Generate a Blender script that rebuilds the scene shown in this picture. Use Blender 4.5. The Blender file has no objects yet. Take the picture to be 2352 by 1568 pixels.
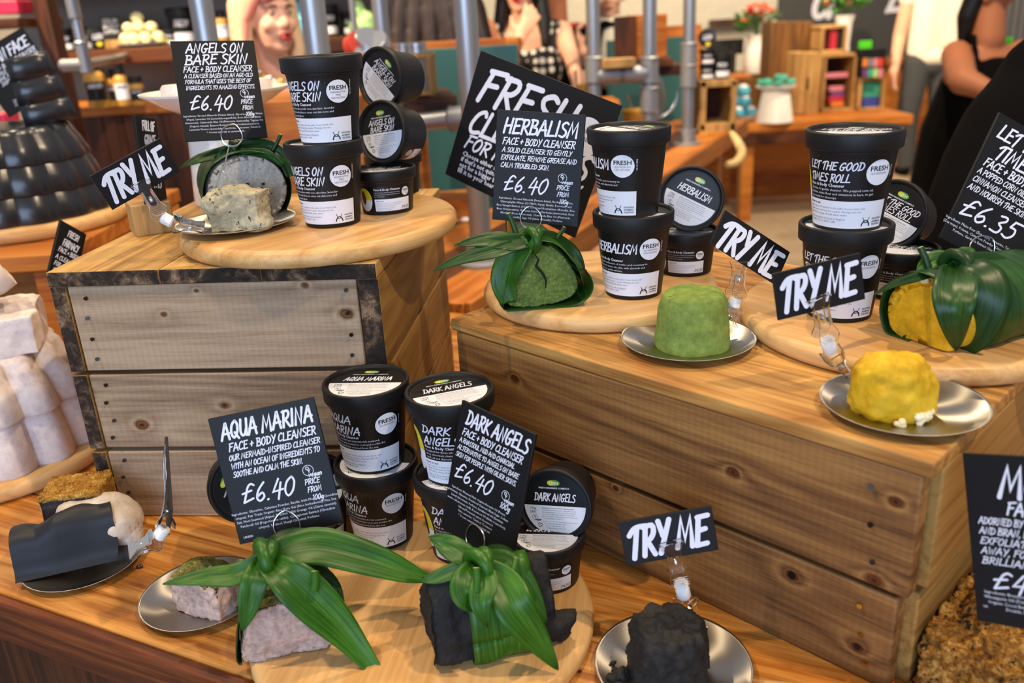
import bpy, bmesh, math, random
import numpy as np
from mathutils import Vector, Matrix, noise
random.seed(7)
S = bpy.context.scene
COL = S.collection
rad = math.radians
# ------------------------------------------------------------------ camera
HC = 1.42                                   # eye height above the shop floor
F = 1980.0; PW, PH = 2352, 1568
PIT, ROL = rad(20.67), rad(3.2)
FWD = Vector((0, math.cos(PIT), -math.sin(PIT)))
_u0 = Vector((0, math.sin(PIT), math.cos(PIT))); _r0 = Vector((1, 0, 0))
RGT = _r0*math.cos(ROL) - _u0*math.sin(ROL)
UPV = _r0*math.sin(ROL) + _u0*math.cos(ROL)
CAM = Vector((0, 0, HC))
cd = bpy.data.cameras.new('camera'); co = bpy.data.objects.new('camera', cd); COL.objects.link(co)
cd.sensor_width = 36; cd.lens = F/PW*36; cd.clip_start = .02; cd.clip_end = 60
co.matrix_world = Matrix(((RGT.x, UPV.x, -FWD.x, 0), (RGT.y, UPV.y, -FWD.y, 0), (RGT.z, UPV.z, -FWD.z, HC), (0, 0, 0, 1)))
cd.dof.use_dof = True; cd.dof.focus_distance = .87; cd.dof.aperture_fstop = 4.8
S.camera = co
S.view_settings.view_transform = 'Standard'; S.view_settings.look = 'None'
S.view_settings.gamma = 1; S.view_settings.use_curve_mapping = False
S.view_settings.exposure = 0.0
# ------------------------------------------------------------------ light
W = bpy.data.worlds.new('shop_ambient'); S.world = W; W.use_nodes = True
W.node_tree.nodes['Background'].inputs[0].default_value = (.95, .93, .95, 1)
W.node_tree.nodes['Background'].inputs[1].default_value = .36
def area(name, loc, target, size, sy, power, col):
    l = bpy.data.lights.new(name, 'AREA'); l.shape = 'RECTANGLE'; l.size = size; l.size_y = sy; l.energy = power; l.color = col
    o = bpy.data.objects.new(name, l); COL.objects.link(o); o.location = loc
    o.rotation_euler = (Vector(target)-Vector(loc)).to_track_quat('-Z', 'Y').to_euler(); return o
def spot(name, loc, target, power, col, ang=60, r=.035, blend=.6):
    l = bpy.data.lights.new(name, 'SPOT'); l.energy = power; l.color = col; l.spot_size = rad(ang); l.spot_blend = blend; l.shadow_soft_size = r
    o = bpy.data.objects.new(name, l); COL.objects.link(o); o.location = loc
    o.rotation_euler = (Vector(target)-Vector(loc)).to_track_quat('-Z', 'Y').to_euler(); return o
WARM = (1, .76, .48); COOL = (.50, .69, 1)
area('shop_window_daylight', (-.9, -2.6, 1.75), (-.1, 1, 1.1), 3.2, 1.9, 105, COOL)
spot('overhead_spot', (1.0, .1, 3.1), (.1, .8, 1.0), 120, WARM)
spot('overhead_spot', (-1.1, .5, 3.1), (-.1, .85, 1.0), 95, WARM)
spot('overhead_spot', (.35, 1.9, 3.1), (.1, .8, 1.0), 90, WARM, 70)
spot('overhead_spot', (-1.0, 2.0, 3.1), (-.5, 1.2, 1.0), 70, WARM, 70)
spot('overhead_spot', (.1, 1.3, 3.1), (-.35, 2.9, 1.3), 200, (1, .86, .68), 80)  # extra spot added to brighten the blonde woman's face
spot('overhead_spot', (1.2, 3.0, 3.2), (1.0, 4.4, 1.2), 260, WARM, 110)
spot('overhead_spot', (3.2, 4.6, 3.2), (3.0, 6.6, .9), 430, WARM, 110)
spot('overhead_spot', (-1.9, 2.3, 3.1), (-1.6, 3.8, 1.4), 620, WARM, 110)
spot('overhead_spot', (1.6, 6.0, 3.2), (1.8, 8.4, 1.4), 520, WARM, 120)
# ------------------------------------------------------------------ geometry helpers
def ray(u, v): return FWD + RGT*((u-PW/2)/F) - UPV*((v-PH/2)/F)
def at(u, v, z):                        # where a pixel meets a level z
    d = ray(u, v); return CAM + d*((z-HC)/d.z)
def P(u, v, d): return CAM + ray(u, v)*d
def dep(p): return (Vector(p)-CAM).dot(FWD)
def proj(p):
    q = Vector(p)-CAM; z = q.dot(FWD); return (PW/2+F*q.dot(RGT)/z, PH/2-F*q.dot(UPV)/z)
def frame(loc, x, y, z):
    return Matrix(((x.x, y.x, z.x, loc[0]), (x.y, y.y, z.y, loc[1]), (x.z, y.z, z.z, loc[2]), (0, 0, 0, 1)))
def catmull(p, n=6, closed=False):
    p = [Vector(q) for q in p]; out = []; N = len(p)
    if N < 3: return p
    rng = range(N if closed else N-1)
    for i in rng:
        if closed: a, b, c, d = p[i-1], p[i], p[(i+1) % N], p[(i+2) % N]
        else: a, b, c, d = p[max(i-1, 0)], p[i], p[i+1], p[min(i+2, N-1)]
        for k in range(n):
            t = k/n
            out.append(.5*((2*b)+(c-a)*t+(2*a-5*b+4*c-d)*t*t+(3*b-3*c+d-a)*t**3))
    if not closed: out.append(p[-1])
    return out
class MB:
    def __init__(s): s.v = []; s.f = []; s.m = []; s.uv = {}; s.M = None
    def add(s, vs, fs, m=0, uvs=None):
        b = len(s.v)
        if s.M is not None: vs = [s.M @ Vector(v) for v in vs]
        s.v += [tuple(v) for v in vs]
        for f in fs: s.f.append(tuple(b+i for i in f)); s.m.append(m)
        if uvs:
            for i, q in enumerate(uvs): s.uv[b+i] = q
        return b
    def box(s, c, d, m=0, rot=None):
        c = Vector(c); x, y, z = d[0]/2, d[1]/2, d[2]/2
        vs = [Vector((a*x, b*y, e*z)) for e in (-1, 1) for b in (-1, 1) for a in (-1, 1)]
        if rot is not None: vs = [rot @ v for v in vs]
        s.add([v+c for v in vs], [(0, 2, 3, 1), (4, 5, 7, 6), (0, 1, 5, 4), (2, 6, 7, 3), (0, 4, 6, 2), (1, 3, 7, 5)], m); return s
    def lathe(s, prof, n=32, m=0, ms=None, c=(0, 0, 0), wob=None):
        vs = []; fs = []; K = len(prof)
        for r, z in prof:
            for i in range(n):
                a = 2*math.pi*i/n; rr = r*(wob(a, z) if wob else 1)
                vs.append((c[0]+rr*math.cos(a), c[1]+rr*math.sin(a), c[2]+z))
        for k in range(K-1):
            for i in range(n):
                j = (i+1) % n; fs.append((k*n+i, k*n+j, (k+1)*n+j, (k+1)*n+i))
        if prof[0][0] > 1e-6: fs.append(tuple(range(n-1, -1, -1)))
        if prof[-1][0] > 1e-6: fs.append(tuple((K-1)*n+i for i in range(n)))
        s.add(vs, fs, m); return s
    def tube(s, pts, r, n=10, m=0, cap=True, closed=False):
        pts = [Vector(p) for p in pts]; N = len(pts); vs = []; fs = []
        rs = r if isinstance(r, (list, tuple)) else [r]*N
        up = None
        for i, p in enumerate(pts):
            if closed: t = pts[(i+1) % N]-pts[i-1]
            else: t = pts[min(i+1, N-1)]-pts[max(i-1, 0)]
            t.normalize()
            if up is None: up = t.orthogonal().normalized()
            up = (up - t*up.dot(t)).normalized(); w = t.cross(up)
            for k in range(n):
                a = 2*math.pi*k/n; vs.append(p+(up*math.cos(a)+w*math.sin(a))*rs[i])
        for i in range(N if closed else N-1):
            j = (i+1) % N
            for k in range(n):
                l = (k+1) % n; fs.append((i*n+k, i*n+l, j*n+l, j*n+k))
        if cap and not closed: fs += [tuple(range(n-1, -1, -1)), tuple((N-1)*n+k for k in range(n))]
        s.add(vs, fs, m); return s
    def cyl(s, a, b, r, n=20, m=0): return s.tube([a, b], r, n, m)
    def sphere(s, c, r, m=0, n=16, sc=(1, 1, 1)):
        K = n//2; prof = [(math.sin(math.pi*k/K), -math.cos(math.pi*k/K)) for k in range(K+1)]
        prof[0] = (1e-7, -1); prof[-1] = (1e-7, 1)
        vs = []; fs = []
        for q, z in prof:
            for i in range(n):
                a = 2*math.pi*i/n; vs.append((c[0]+r*sc[0]*q*math.cos(a), c[1]+r*sc[1]*q*math.sin(a), c[2]+r*sc[2]*z))
        for k in range(K):
            for i in range(n):
                j = (i+1) % n; fs.append((k*n+i, k*n+j, (k+1)*n+j, (k+1)*n+i))
        s.add(vs, fs, m); return s
    def build(s, name, mats, parent=None, smooth=True, bevel=0, world=False, solid=0, sub=0, auto=40):
        me = bpy.data.meshes.new(name)
        off = parent.matrix_basis.inverted() if (world and parent) else None
        vs = [off @ Vector(v) for v in s.v] if off is not None else s.v
        me.from_pydata([tuple(v) for v in vs], [], s.f)
        if not isinstance(mats, (list, tuple)): mats = [mats]
        for q in mats: me.materials.append(q)
        me.polygons.foreach_set('material_index', s.m)
        if s.uv:
            ul = me.uv_layers.new(name='UVMap')
            for lp in me.loops: ul.data[lp.index].uv = s.uv.get(lp.vertex_index, (0, 0))
        if smooth:
            me.polygons.foreach_set('use_smooth', [True]*len(me.polygons))
            if auto < 180: me.set_sharp_from_angle(angle=rad(auto))
        me.update()
        o = bpy.data.objects.new(name, me); COL.objects.link(o)
        if parent: o.parent = parent
        if solid:
            q = o.modifiers.new('thickness', 'SOLIDIFY'); q.thickness = solid; q.offset = 0
        if bevel:
            q = o.modifiers.new('edge', 'BEVEL'); q.width = bevel; q.segments = 2; q.limit_method = 'ANGLE'; q.angle_limit = rad(35)
        if sub:
            q = o.modifiers.new('smooth', 'SUBSURF'); q.levels = sub; q.render_levels = sub
        return o
def E(name, label, cat, loc=(0, 0, 0), rz=0, group=None):
    o = bpy.data.objects.new(name, None); COL.objects.link(o); o.empty_display_size = .02
    o.matrix_basis = Matrix.Translation(loc) @ Matrix.Rotation(rz, 4, 'Z'); tag(o, label, cat, group); return o
def tag(o, label, cat, group=None, kind=None):
    if label: o['label'] = label
    if cat: o['category'] = cat
    if group: o['group'] = group
    if kind: o['kind'] = kind
    return o
def struct(o): o['kind'] = 'structure'; return o
def copy_thing(src, M, label, group=None):
    r = src.copy(); COL.objects.link(r); r.matrix_basis = M; r['label'] = label
    if group: r['group'] = group
    for ch in src.children:
        c = ch.copy(); COL.objects.link(c); c.parent = r
        for g in ch.children:
            d = g.copy(); COL.objects.link(d); d.parent = c
    return r
def nz(p, f, o=0): return noise.noise((Vector(p)+Vector((o, o*1.7, o*.3)))*f)
def fbm(p, f, oct=3, o=0):
    q = Vector(p)+Vector((o, o*1.7, o*.3)); a = 1; t = 0
    for i in range(oct): t += a*noise.noise(q*f); a *= .5; f *= 2.1
    return t
# ------------------------------------------------------------------ blob : union of soft shapes -> one continuous skin
def blob(name, shapes, voxel, mat, parent=None, smooth=3, world=False, rough=0, rf=60):
    mb = MB()
    for q in shapes:
        if q[0] == 's': mb.sphere(q[1], 1, 0, 18, q[2] if isinstance(q[2], (tuple, list)) else (q[2],)*3)
        elif q[0] == 'r':                      # rotated ellipsoid
            mb.M = Matrix.Translation(q[1]) @ q[3].to_4x4(); mb.sphere((0, 0, 0), 1, 0, 18, q[2]); mb.M = None
        elif q[0] == 'c':                      # tapered chain [(p, r), ...]
            pts = [Vector(p) for p, r in q[1]]; rs = [r for p, r in q[1]]
            for (p, r) in q[1]: mb.sphere(p, r, 0, 14)
            for i in range(len(pts)-1): mb.tube([pts[i], pts[i+1]], [rs[i], rs[i+1]], 14)
        elif q[0] == 'b': mb.box(q[1], q[2], 0, q[3] if len(q) > 3 else None)
    o = mb.build(name+'_tmp', mat)
    r = o.modifiers.new('r', 'REMESH'); r.mode = 'VOXEL'; r.voxel_size = voxel
    if smooth:
        k = o.modifiers.new('s', 'SMOOTH'); k.factor = .5; k.iterations = smooth
    dg = bpy.context.evaluated_depsgraph_get(); me = bpy.data.meshes.new_from_object(o.evaluated_get(dg))
    bpy.data.objects.remove(o); me.name = name
    if rough:
        for v in me.vertices: v.co += v.normal*(fbm(v.co, rf, 3)*rough)
    if world and parent: me.transform(parent.matrix_basis.inverted())
    me.polygons.foreach_set('use_smooth', [True]*len(me.polygons))
    o = bpy.data.objects.new(name, me); COL.objects.link(o)
    if not me.materials: me.materials.append(mat)
    if parent: o.parent = parent
    return o
# ------------------------------------------------------------------ materials
def hexc(h):
    c = [int(h[i:i+2], 16)/255 for i in (0, 2, 4)]
    return tuple(x/12.92 if x <= .04045 else ((x+.055)/1.055)**2.4 for x in c)+(1,)
class NT:
    def __init__(s, name):
        s.m = bpy.data.materials.new(name); s.m.use_nodes = True; s.t = s.m.node_tree
        s.b = s.t.nodes['Principled BSDF']
    def n(s, typ, ins=None, **kw):
        q = s.t.nodes.new('ShaderNode'+typ)
        for k, v in kw.items(): setattr(q, k, v)
        for k, v in (ins or {}).items(): s.set(q.inputs[k], v)
        return q
    def set(s, sock, v):
        if hasattr(v, 'is_output'): s.t.links.new(v, sock)
        else: sock.default_value = v
    def p(s, **kw):
        for k, v in kw.items(): s.set(s.b.inputs[k.replace('_', ' ')], v)
    def math(s, op, a, b=0, c=None):
        q = s.n('Math', operation=op); s.set(q.inputs[0], a); s.set(q.inputs[1], b)
        if c is not None: s.set(q.inputs[2], c)
        return q.outputs[0]
    def ramp(s, fac, stops, interp='LINEAR'):
        q = s.n('ValToRGB'); q.color_ramp.interpolation = interp; e = q.color_ramp.elements
        while len(e) < len(stops): e.new(.5)
        for i, (p, c) in enumerate(stops): e[i].position = p; e[i].color = hexc(c) if isinstance(c, str) else c
        s.set(q.inputs[0], fac); return q.outputs[0]
    def mix(s, fac, a, b, mode='MIX'):
        q = s.n('Mix', data_type='RGBA', blend_type=mode); s.set(q.inputs[0], fac)
        s.set(q.inputs[6], hexc(a) if isinstance(a, str) else a); s.set(q.inputs[7], hexc(b) if isinstance(b, str) else b); return q.outputs[2]
    def coord(s, scale=(1, 1, 1), rnd=True, kind='Object'):
        c = s.n('TexCoord').outputs[kind]
        if rnd:
            oi = s.n('ObjectInfo').outputs['Random']; k = s.math('MULTIPLY', oi, 7.3)
            a = s.n('VectorMath', operation='ADD'); s.set(a.inputs[0], c); s.set(a.inputs[1], s.n('CombineXYZ', {0: k, 1: k, 2: k}).outputs[0]); c = a.outputs[0]
        return s.n('Mapping', {'Vector': c, 'Scale': scale}).outputs[0]
    def noise(s, vec, scale, detail=4, rough=.55, dist=0):
        return s.n('TexNoise', {'Vector': vec, 'Scale': scale, 'Detail': detail, 'Roughness': rough, 'Distortion': dist}).outputs[0]
    def bump(s, h, st=.2, d=.002):
        s.set(s.b.inputs['Normal'], s.n('Bump', {'Height': h, 'Strength': st, 'Distance': d}).outputs[0])
def mat(name, col, rough=.5, metal=0, spec=.5, **kw):
    t = NT(name); t.p(Base_Color=hexc(col) if isinstance(col, str) else col, Roughness=rough, Metallic=metal)
    t.b.inputs['Specular IOR Level'].default_value = spec
    for k, v in kw.items(): t.p(**{k: v})
    # a trace of uneven gloss so nothing reads as flat plastic
    t.p(Roughness=t.math('ADD', t.math('MULTIPLY', t.noise(t.coord(), 40, 3), .12), rough-.06))
    return t.m
def wood(name, dark, mid, light, axis='X', s=1.0, knots=.5, rough=.55, ring=9, saw=0, stain=.3, bump=.25, stainc='2a1c10', con=.5, kn=()):
    t = NT(name); a = {'X': (.35, 9, 9), 'Y': (9, .35, 9), 'Z': (9, 9, .35)}[axis]
    b = {'X': (.3, 4, 4), 'Y': (4, .3, 4), 'Z': (4, 4, .3)}[axis]
    kk = {'X': (.55, 1, 1), 'Y': (1, .55, 1), 'Z': (1, 1, .55)}[axis]
    vb = t.coord(tuple(x*s for x in b)); va = t.coord(tuple(x*s for x in a)); vk = t.coord(tuple(x*s for x in kk))
    big = t.noise(vb, 2.2, 2, .4, .35)
    vor = t.n('TexVoronoi', {'Vector': vk, 'Scale': 5.5, 'Randomness': 1}); kd = vor.outputs['Distance']
    kmask = t.math('MULTIPLY', t.math('SUBTRACT', 1, t.math('SMOOTH_MIN', 1, t.math('MULTIPLY', kd, 9), .1)), knots)
    ph = t.math('ADD', t.math('MULTIPLY', big, ring*1.6), t.math('MULTIPLY', kmask, 1.6))
    kmin = None
    if kn:                                    # knots where the photo shows them (x, z, radius on the board's face)
        sp = t.n('SeparateXYZ', {0: t.n('TexCoord').outputs['Object']}); wob = t.math('MULTIPLY', t.math('SUBTRACT', t.noise(t.coord(), 60, 2), .5), .9)
        for (kx, kz, kr) in kn:
            dx = t.math('MULTIPLY', t.math('SUBTRACT', sp.outputs[0], kx), .75/kr); dz = t.math('DIVIDE', t.math('SUBTRACT', sp.outputs[2], kz), kr)
            q = t.math('SQRT', t.math('ADD', t.math('MULTIPLY', dx, dx), t.math('MULTIPLY', dz, dz)))
            kmin = q if kmin is None else t.math('MINIMUM', kmin, q)
        kmin = t.math('ADD', kmin, wob)
        ph = t.math('ADD', ph, t.math('DIVIDE', 2.2, t.math('ADD', 1.0, t.math('MULTIPLY', t.math('MULTIPLY', kmin, kmin), .35))))
    rings = t.math('PINGPONG', ph, .5)
    fib = t.noise(va, 20, 5, .7); patch = t.noise(vb, 1.3, 3, .5)
    v = t.math('ADD', t.math('MULTIPLY', t.math('SUBTRACT', rings, .25), con), t.math('ADD', t.math('MULTIPLY', t.math('SUBTRACT', fib, .5), .8), t.math('MULTIPLY', patch, .95)))
    c = t.ramp(v, [(.1, dark), (.36, mid), (.62, light), (1, light)])
    kc = t.ramp(kd, [(0, '2a190c'), (.025, '6a3c1c'), (.045, 'a87b4c'), (.065, 'ffffff')])
    kc = t.mix(knots, 'ffffff', kc); c = t.mix(1, c, kc, 'MULTIPLY')
    if kmin is not None: c = t.mix(1, c, t.ramp(t.math('MULTIPLY', kmin, .5), [(.06, '4a2a14'), (.2, '94602f'), (.4, 'b98a58'), (.5, '6e4a2c'), (.62, 'd8c0a4'), (.95, 'ffffff')]), 'MULTIPLY')
    st = t.ramp(t.noise(vb, 3.0, 6, .75), [(.5, 'ffffff'), (.75, stainc)])
    c = t.mix(stain, c, t.mix(1, c, st, 'MULTIPLY'))
    h = t.math('ADD', fib, t.math('MULTIPLY', rings, .3))
    if saw:
        q = {'X': (1, 0, .12), 'Y': (0, 1, .12), 'Z': (.1, 0, 1)}[axis]
        w = t.n('TexWave', {'Vector': t.coord(q), 'Scale': saw, 'Distortion': 1.5, 'Detail': 2}).outputs['Color']
        wq = t.math('MULTIPLY', w, t.noise(t.coord(), 9, 3)); c = t.mix(.09, c, t.ramp(wq, [(.05, '8a7766'), (.45, 'ffffff')]), 'MULTIPLY')
    t.p(Base_Color=c, Roughness=t.math('ADD', t.math('MULTIPLY', fib, .25), rough-.12)); t.bump(h, bump, .0015)
    t.b.inputs['Specular IOR Level'].default_value = .35
    return t.m
def crumb(name, c1, c2, c3, scale=220, spots=None, spotc='2a2024', bump=.6, rough=.85, spec=.25):
    t = NT(name); v = t.coord(rnd=False)
    n1 = t.noise(v, scale, 5, .7); n2 = t.noise(v, scale*.17, 4, .6)
    c = t.ramp(t.math('ADD', t.math('MULTIPLY', n1, .6), t.math('MULTIPLY', n2, .4)), [(.36, c1), (.5, c2), (.64, c3)])
    if spots:
        q = t.noise(v, scale*.45, 4, .7); c = t.mix(t.ramp(q, [(spots, (0, 0, 0, 1)), (spots+.04, (1, 1, 1, 1))]), c, spotc)
    t.p(Base_Color=c, Roughness=rough); t.bump(t.math('ADD', n1, t.math('MULTIPLY', n2, .8)), bump, .0012)
    t.b.inputs['Specular IOR Level'].default_value = spec
    return t.m
M = {}
M['pot'] = mat('matte_black_plastic', '131316', .5, 0, .35)
M['film'] = mat('label_film', '09090b', .42, 0, .4)
M['white'] = mat('label_white', 'dfe3ef', .45)
M['ink'] = mat('label_ink', '17181c', .5)
M['grey_ink'] = mat('grey_ink', '6c6f7a', .5)
M['white_ink'] = mat('white_lettering', 'dce1f2', .45)
M['yellow'] = mat('label_yellow', 'd8c412', .45)
M['logo_green'] = mat('logo_green', '5f9a2c', .4)
M['logo_lime'] = mat('logo_lime', 'b9c32a', .4)
M['card'] = mat('black_card', '0e0f14', .5, 0, .3)
M['wire'] = mat('steel_wire', 'd8d8da', .22, 1)
M['ceramic'] = mat('white_ceramic', 'e6e4e2', .15)
M['nail'] = mat('dark_nail', '3b3836', .4, .9)
M['brass'] = mat('brass_nail', 'c9a13a', .3, 1)
def plate_mat():
    t = NT('brushed_steel'); tg = t.n('Tangent', direction_type='RADIAL', axis='Z').outputs[0]
    c = t.n('TexCoord').outputs['Object']; sp = t.n('SeparateXYZ', {0: c}); rr = t.math('SQRT', t.math('ADD', t.math('MULTIPLY', sp.outputs[0], sp.outputs[0]), t.math('MULTIPLY', sp.outputs[1], sp.outputs[1])))
    nn = t.noise(t.n('CombineXYZ', {0: rr}).outputs[0], 900, 3)
    t.p(Base_Color=hexc('b9b4ac'), Metallic=1, Roughness=t.math('ADD', t.math('MULTIPLY', nn, .1), .33), Anisotropic=.96, Anisotropic_Rotation=.0, Tangent=tg); t.bump(nn, .05, .0004)
    return t.m
M['steel'] = plate_mat()
def acrylic():
    t = NT('clear_acrylic'); t.p(Base_Color=(.97, .98, 1, 1), Roughness=.04, Transmission_Weight=1, IOR=1.3); return t.m
M['acrylic'] = acrylic()
M['joint'] = mat('white_nylon', 'eceae6', .35, 0, .5)
def leaf_mat(name, a, b, c):
    t = NT(name); uv = t.n('TexCoord').outputs['UV']
    st = t.noise(t.n('Mapping', {'Vector': uv, 'Scale': (26, .8, 1)}).outputs[0], 1, 4, .6)
    lg = t.noise(t.coord(rnd=False), 18, 3)
    x = t.math('ADD', t.math('MULTIPLY', st, .6), t.math('MULTIPLY', lg, .4))
    t.p(Base_Color=t.ramp(x, [(.32, a), (.5, b), (.68, c)]), Roughness=t.math('ADD', t.math('MULTIPLY', st, .2), .27)); t.bump(st, .35, .0006)
    t.b.inputs['Specular IOR Level'].default_value = .38
    t.b.inputs['Subsurface Weight'].default_value = 0
    return t.m
M['leaf'] = leaf_mat('green_leaf', '153a08', '28590f', '4a8019')
M['leaf_dark'] = leaf_mat('dark_green_leaf', '0d2a0b', '173c10', '2c5a18')
M['stem'] = mat('pale_stem', 'b9b96a', .5)
# ------------------------------------------------------------------ lettering
G = {}; _SK = [0]
def _g(s):
    for ln in s.strip().split('\n'):
        k, w, r = ln.split(' ', 2)
        st = []
        for q in r.split('|'):
            sm = q.startswith('~'); q = q.lstrip('~')
            st.append((sm, [tuple(map(float, c.split(','))) for c in q.split()]))
        G[k] = (float(w), st)
_g('''A .74 0,0 .36,1 .4,1 .7,0|.1,.36 .68,.38
B .66 .08,0 .14,1|~.02,.98 .5,.94 .48,.64 .16,.53 .6,.42 .56,.06 .02,.03
C .64 ~.62,.84 .5,1 .2,.8 .06,.3 .24,.02 .62,.12
D .7 .12,0 .15,.96|~.0,.96 .45,.9 .68,.52 .5,.12 .02,.03
E .6 .14,.98 .08,.04|.08,.98 .62,1|.1,.52 .5,.56|.04,.03 .6,.06
F .58 .15,.95 .06,0|.05,.94 .66,1|.1,.52 .5,.57
G .72 ~.62,.85 .5,1 .18,.8 .06,.3 .24,.02 .5,.1 .56,.42|.36,.42 .74,.45
H .7 .12,1 .06,0|.64,1 .58,0|.06,.47 .64,.54
I .24 .14,1 .1,0
J .5 ~.46,1 .46,.25 .3,0 .04,.14
K .66 .12,1 .07,0|.62,1 .12,.46 .64,.02
L .56 .12,1 .06,.03 .58,.05
M .88 .03,0 .2,1 .42,.28 .68,1 .8,0
N .72 .06,0 .16,1 .54,.02 .66,1
O .66 ~.4,1 .12,.76 .05,.3 .26,0 .54,.24 .6,.72 .4,1
P .62 .1,0 .15,1|~.02,.95 .48,.98 .58,.74 .42,.5 .12,.46
Q .7 ~.4,1 .12,.76 .05,.3 .26,0 .54,.24 .6,.72 .4,1|.34,.3 .68,-.08
R .66 .1,0 .15,1|~.02,.95 .48,.98 .58,.76 .42,.54 .12,.5|.24,.5 .66,.0
S .6 ~.6,.9 .4,1 .14,.84 .22,.6 .5,.42 .54,.18 .32,0 .02,.08
T .6 .4,.94 .26,-.04|~.0,.74 .2,.92 .42,.99 .74,1
U .66 ~.1,1 .06,.3 .22,.02 .44,.1 .56,.4|.6,1 .58,0
V .64 .06,1 .28,0 .62,1
W .88 .06,1 .2,0 .44,.7 .58,0 .86,1
X .64 .06,1 .6,0|.6,1 .02,0
Y .62 .06,1 .32,.5|.64,1 .2,-.06
Z .64 .06,.97 .6,1 .05,.04 .64,.05
0 .62 ~.42,1 .14,.76 .05,.3 .24,0 .5,.24 .58,.72 .42,1
1 .3 .05,.8 .22,1 .16,0
2 .6 ~.1,.8 .32,1 .54,.8 .4,.45 .04,.03|.04,.03 .6,.05
3 .56 ~.12,.95 .42,1 .48,.8 .24,.55 .48,.38 .42,.06 .04,.06
4 .62 .36,1 .06,.34 .64,.4|.5,.78 .38,-.1
5 .62 .7,.98 .24,.95 .16,.6|~.16,.6 .46,.58 .52,.24 .3,0 .02,.08
6 .56 ~.46,1 .16,.62 .07,.2 .26,0 .5,.2 .38,.44 .12,.28
7 .56 .06,.97 .58,1 .2,0
8 .56 ~.5,.86 .3,1 .12,.8 .46,.3 .3,0 .06,.22 .5,.86
9 .56 ~.5,.8 .26,.6 .12,.8 .34,1 .5,.8 .36,0
£ .68 ~.66,.9 .48,1 .3,.84 .2,.42 .1,.05|.1,.05 .64,.2|.0,.54 .52,.64
+ .54 .02,.42 .48,.48|.26,.72 .22,.16
. .2 .05,.02 .09,.04
, .2 .1,.08 .03,-.14
- .44 .04,.44 .4,.48
' .18 .1,1 .07,.78
g .52 ~.44,.5 .24,.56 .06,.3 .22,.06 .42,.3|~.46,.56 .42,-.2 .2,-.4 .02,-.26
v .46 .04,.6 .22,0 .46,.62
e .5 ~.08,.3 .42,.36 .3,.58 .08,.36 .2,.02 .46,.12
a .5 ~.42,.5 .22,.58 .05,.26 .2,.02 .42,.4|.44,.56 .42,0
n .5 .08,.58 .06,0|~.07,.34 .26,.58 .4,.44 .42,0
t .4 .2,.9 .16,0|.02,.58 .38,.62''')
def stroke(mb, pts, w, m, mp, cap=6):
    """one marker stroke: a ribbon with round ends, in the plane, sent through mp(x, y)"""
    p = [Vector((q[0], q[1])) for q in pts]; N = len(p); h = w/2
    L = []; R = []
    for i in range(N):
        a = (p[i]-p[i-1]).normalized() if i else (p[1]-p[0]).normalized()
        b = (p[i+1]-p[i]).normalized() if i < N-1 else a
        t = a+b
        if t.length < .25: t = b
        t.normalize(); n = Vector((-t.y, t.x)); k = h/max(.55, n.dot(Vector((-b.y, b.x))))
        L.append(p[i]+n*k); R.append(p[i]-n*k)
    d0 = (p[0]-p[1]).normalized(); d1 = (p[-1]-p[-2]).normalized()
    def arc(c, d):
        a0 = math.atan2(d.y, d.x); return [c+Vector((math.cos(a0+t), math.sin(a0+t)))*h for t in [math.pi*(k/cap-.5) for k in range(1, cap)]]
    vs = L+R; fs = [(i, i+1, N+i+1, N+i)[::-1] for i in range(N-1)]
    for (c, d, i0, i1) in ((p[0], d0, 0, N), (p[-1], d1, 2*N-1, N-1)):
        a = arc(c, d); b = len(vs); vs = vs+a
        fs.append(tuple([i0]+list(range(b, b+len(a)))+[i1]))
    c = p[N//2]; o = Vector(mp(c.x, c.y)); ex = Vector(mp(c.x+h, c.y))-o; ey = Vector(mp(c.x, c.y+h))-o; nn = ex.cross(ey).normalized()
    _SK[0] = (_SK[0]+1) % 9; lift = nn*(_SK[0]*6e-6)
    mb.add([Vector(mp(q.x, q.y))+lift for q in vs], fs, m)
def marker(mb, text, x, y, h, m, mp, align='L', wd=.15, shear=.24, sp=.1, fit=None, wob=.03, seg=3):
    rnd = random.Random(sum(map(ord, text))); adv = 0
    for ch in text: adv += .34 if ch == ' ' else G[ch][0]+sp
    tot = adv-sp; sx = 1.0
    if fit: sx = fit/(tot*h)
    x0 = x-(tot*h*sx)*{'L': 0, 'C': .5, 'R': 1}[align]; cx = 0
    for ch in text:
        if ch == ' ': cx += .34; continue
        w, st = G[ch]; jy = rnd.uniform(-wob, wob); js = 1+rnd.uniform(-wob, wob)
        for sm, pts in st:
            q = [(cx+a*1.0, jy+b*js) for a, b in pts]
            if sm: q = [(v.x, v.y) for v in catmull([(a, b, 0) for a, b in q], seg)]
            stroke(mb, [(x0+(a+shear*b)*h*sx, y+b*h) for a, b in q], wd*h, m, mp)
        cx += w+sp
_TC = {}
def _txt(s, bold):
    k = (s, bold)
    if k not in _TC:
        c = bpy.data.curves.new('t', 'FONT'); c.body = s; c.size = 1; c.resolution_u = 1 if len(s) > 12 else 2; c.offset = .018 if bold else 0
        o = bpy.data.objects.new('t', c); me = bpy.data.meshes.new_from_object(o)
        vs = [(v.co.x, v.co.y) for v in me.vertices]; fs = [tuple(p.vertices) for p in me.polygons]
        w = max([v[0] for v in vs] or [0]); bpy.data.objects.remove(o); bpy.data.curves.remove(c); bpy.data.meshes.remove(me)
        _TC[k] = (vs, fs, w)
    return _TC[k]
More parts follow.
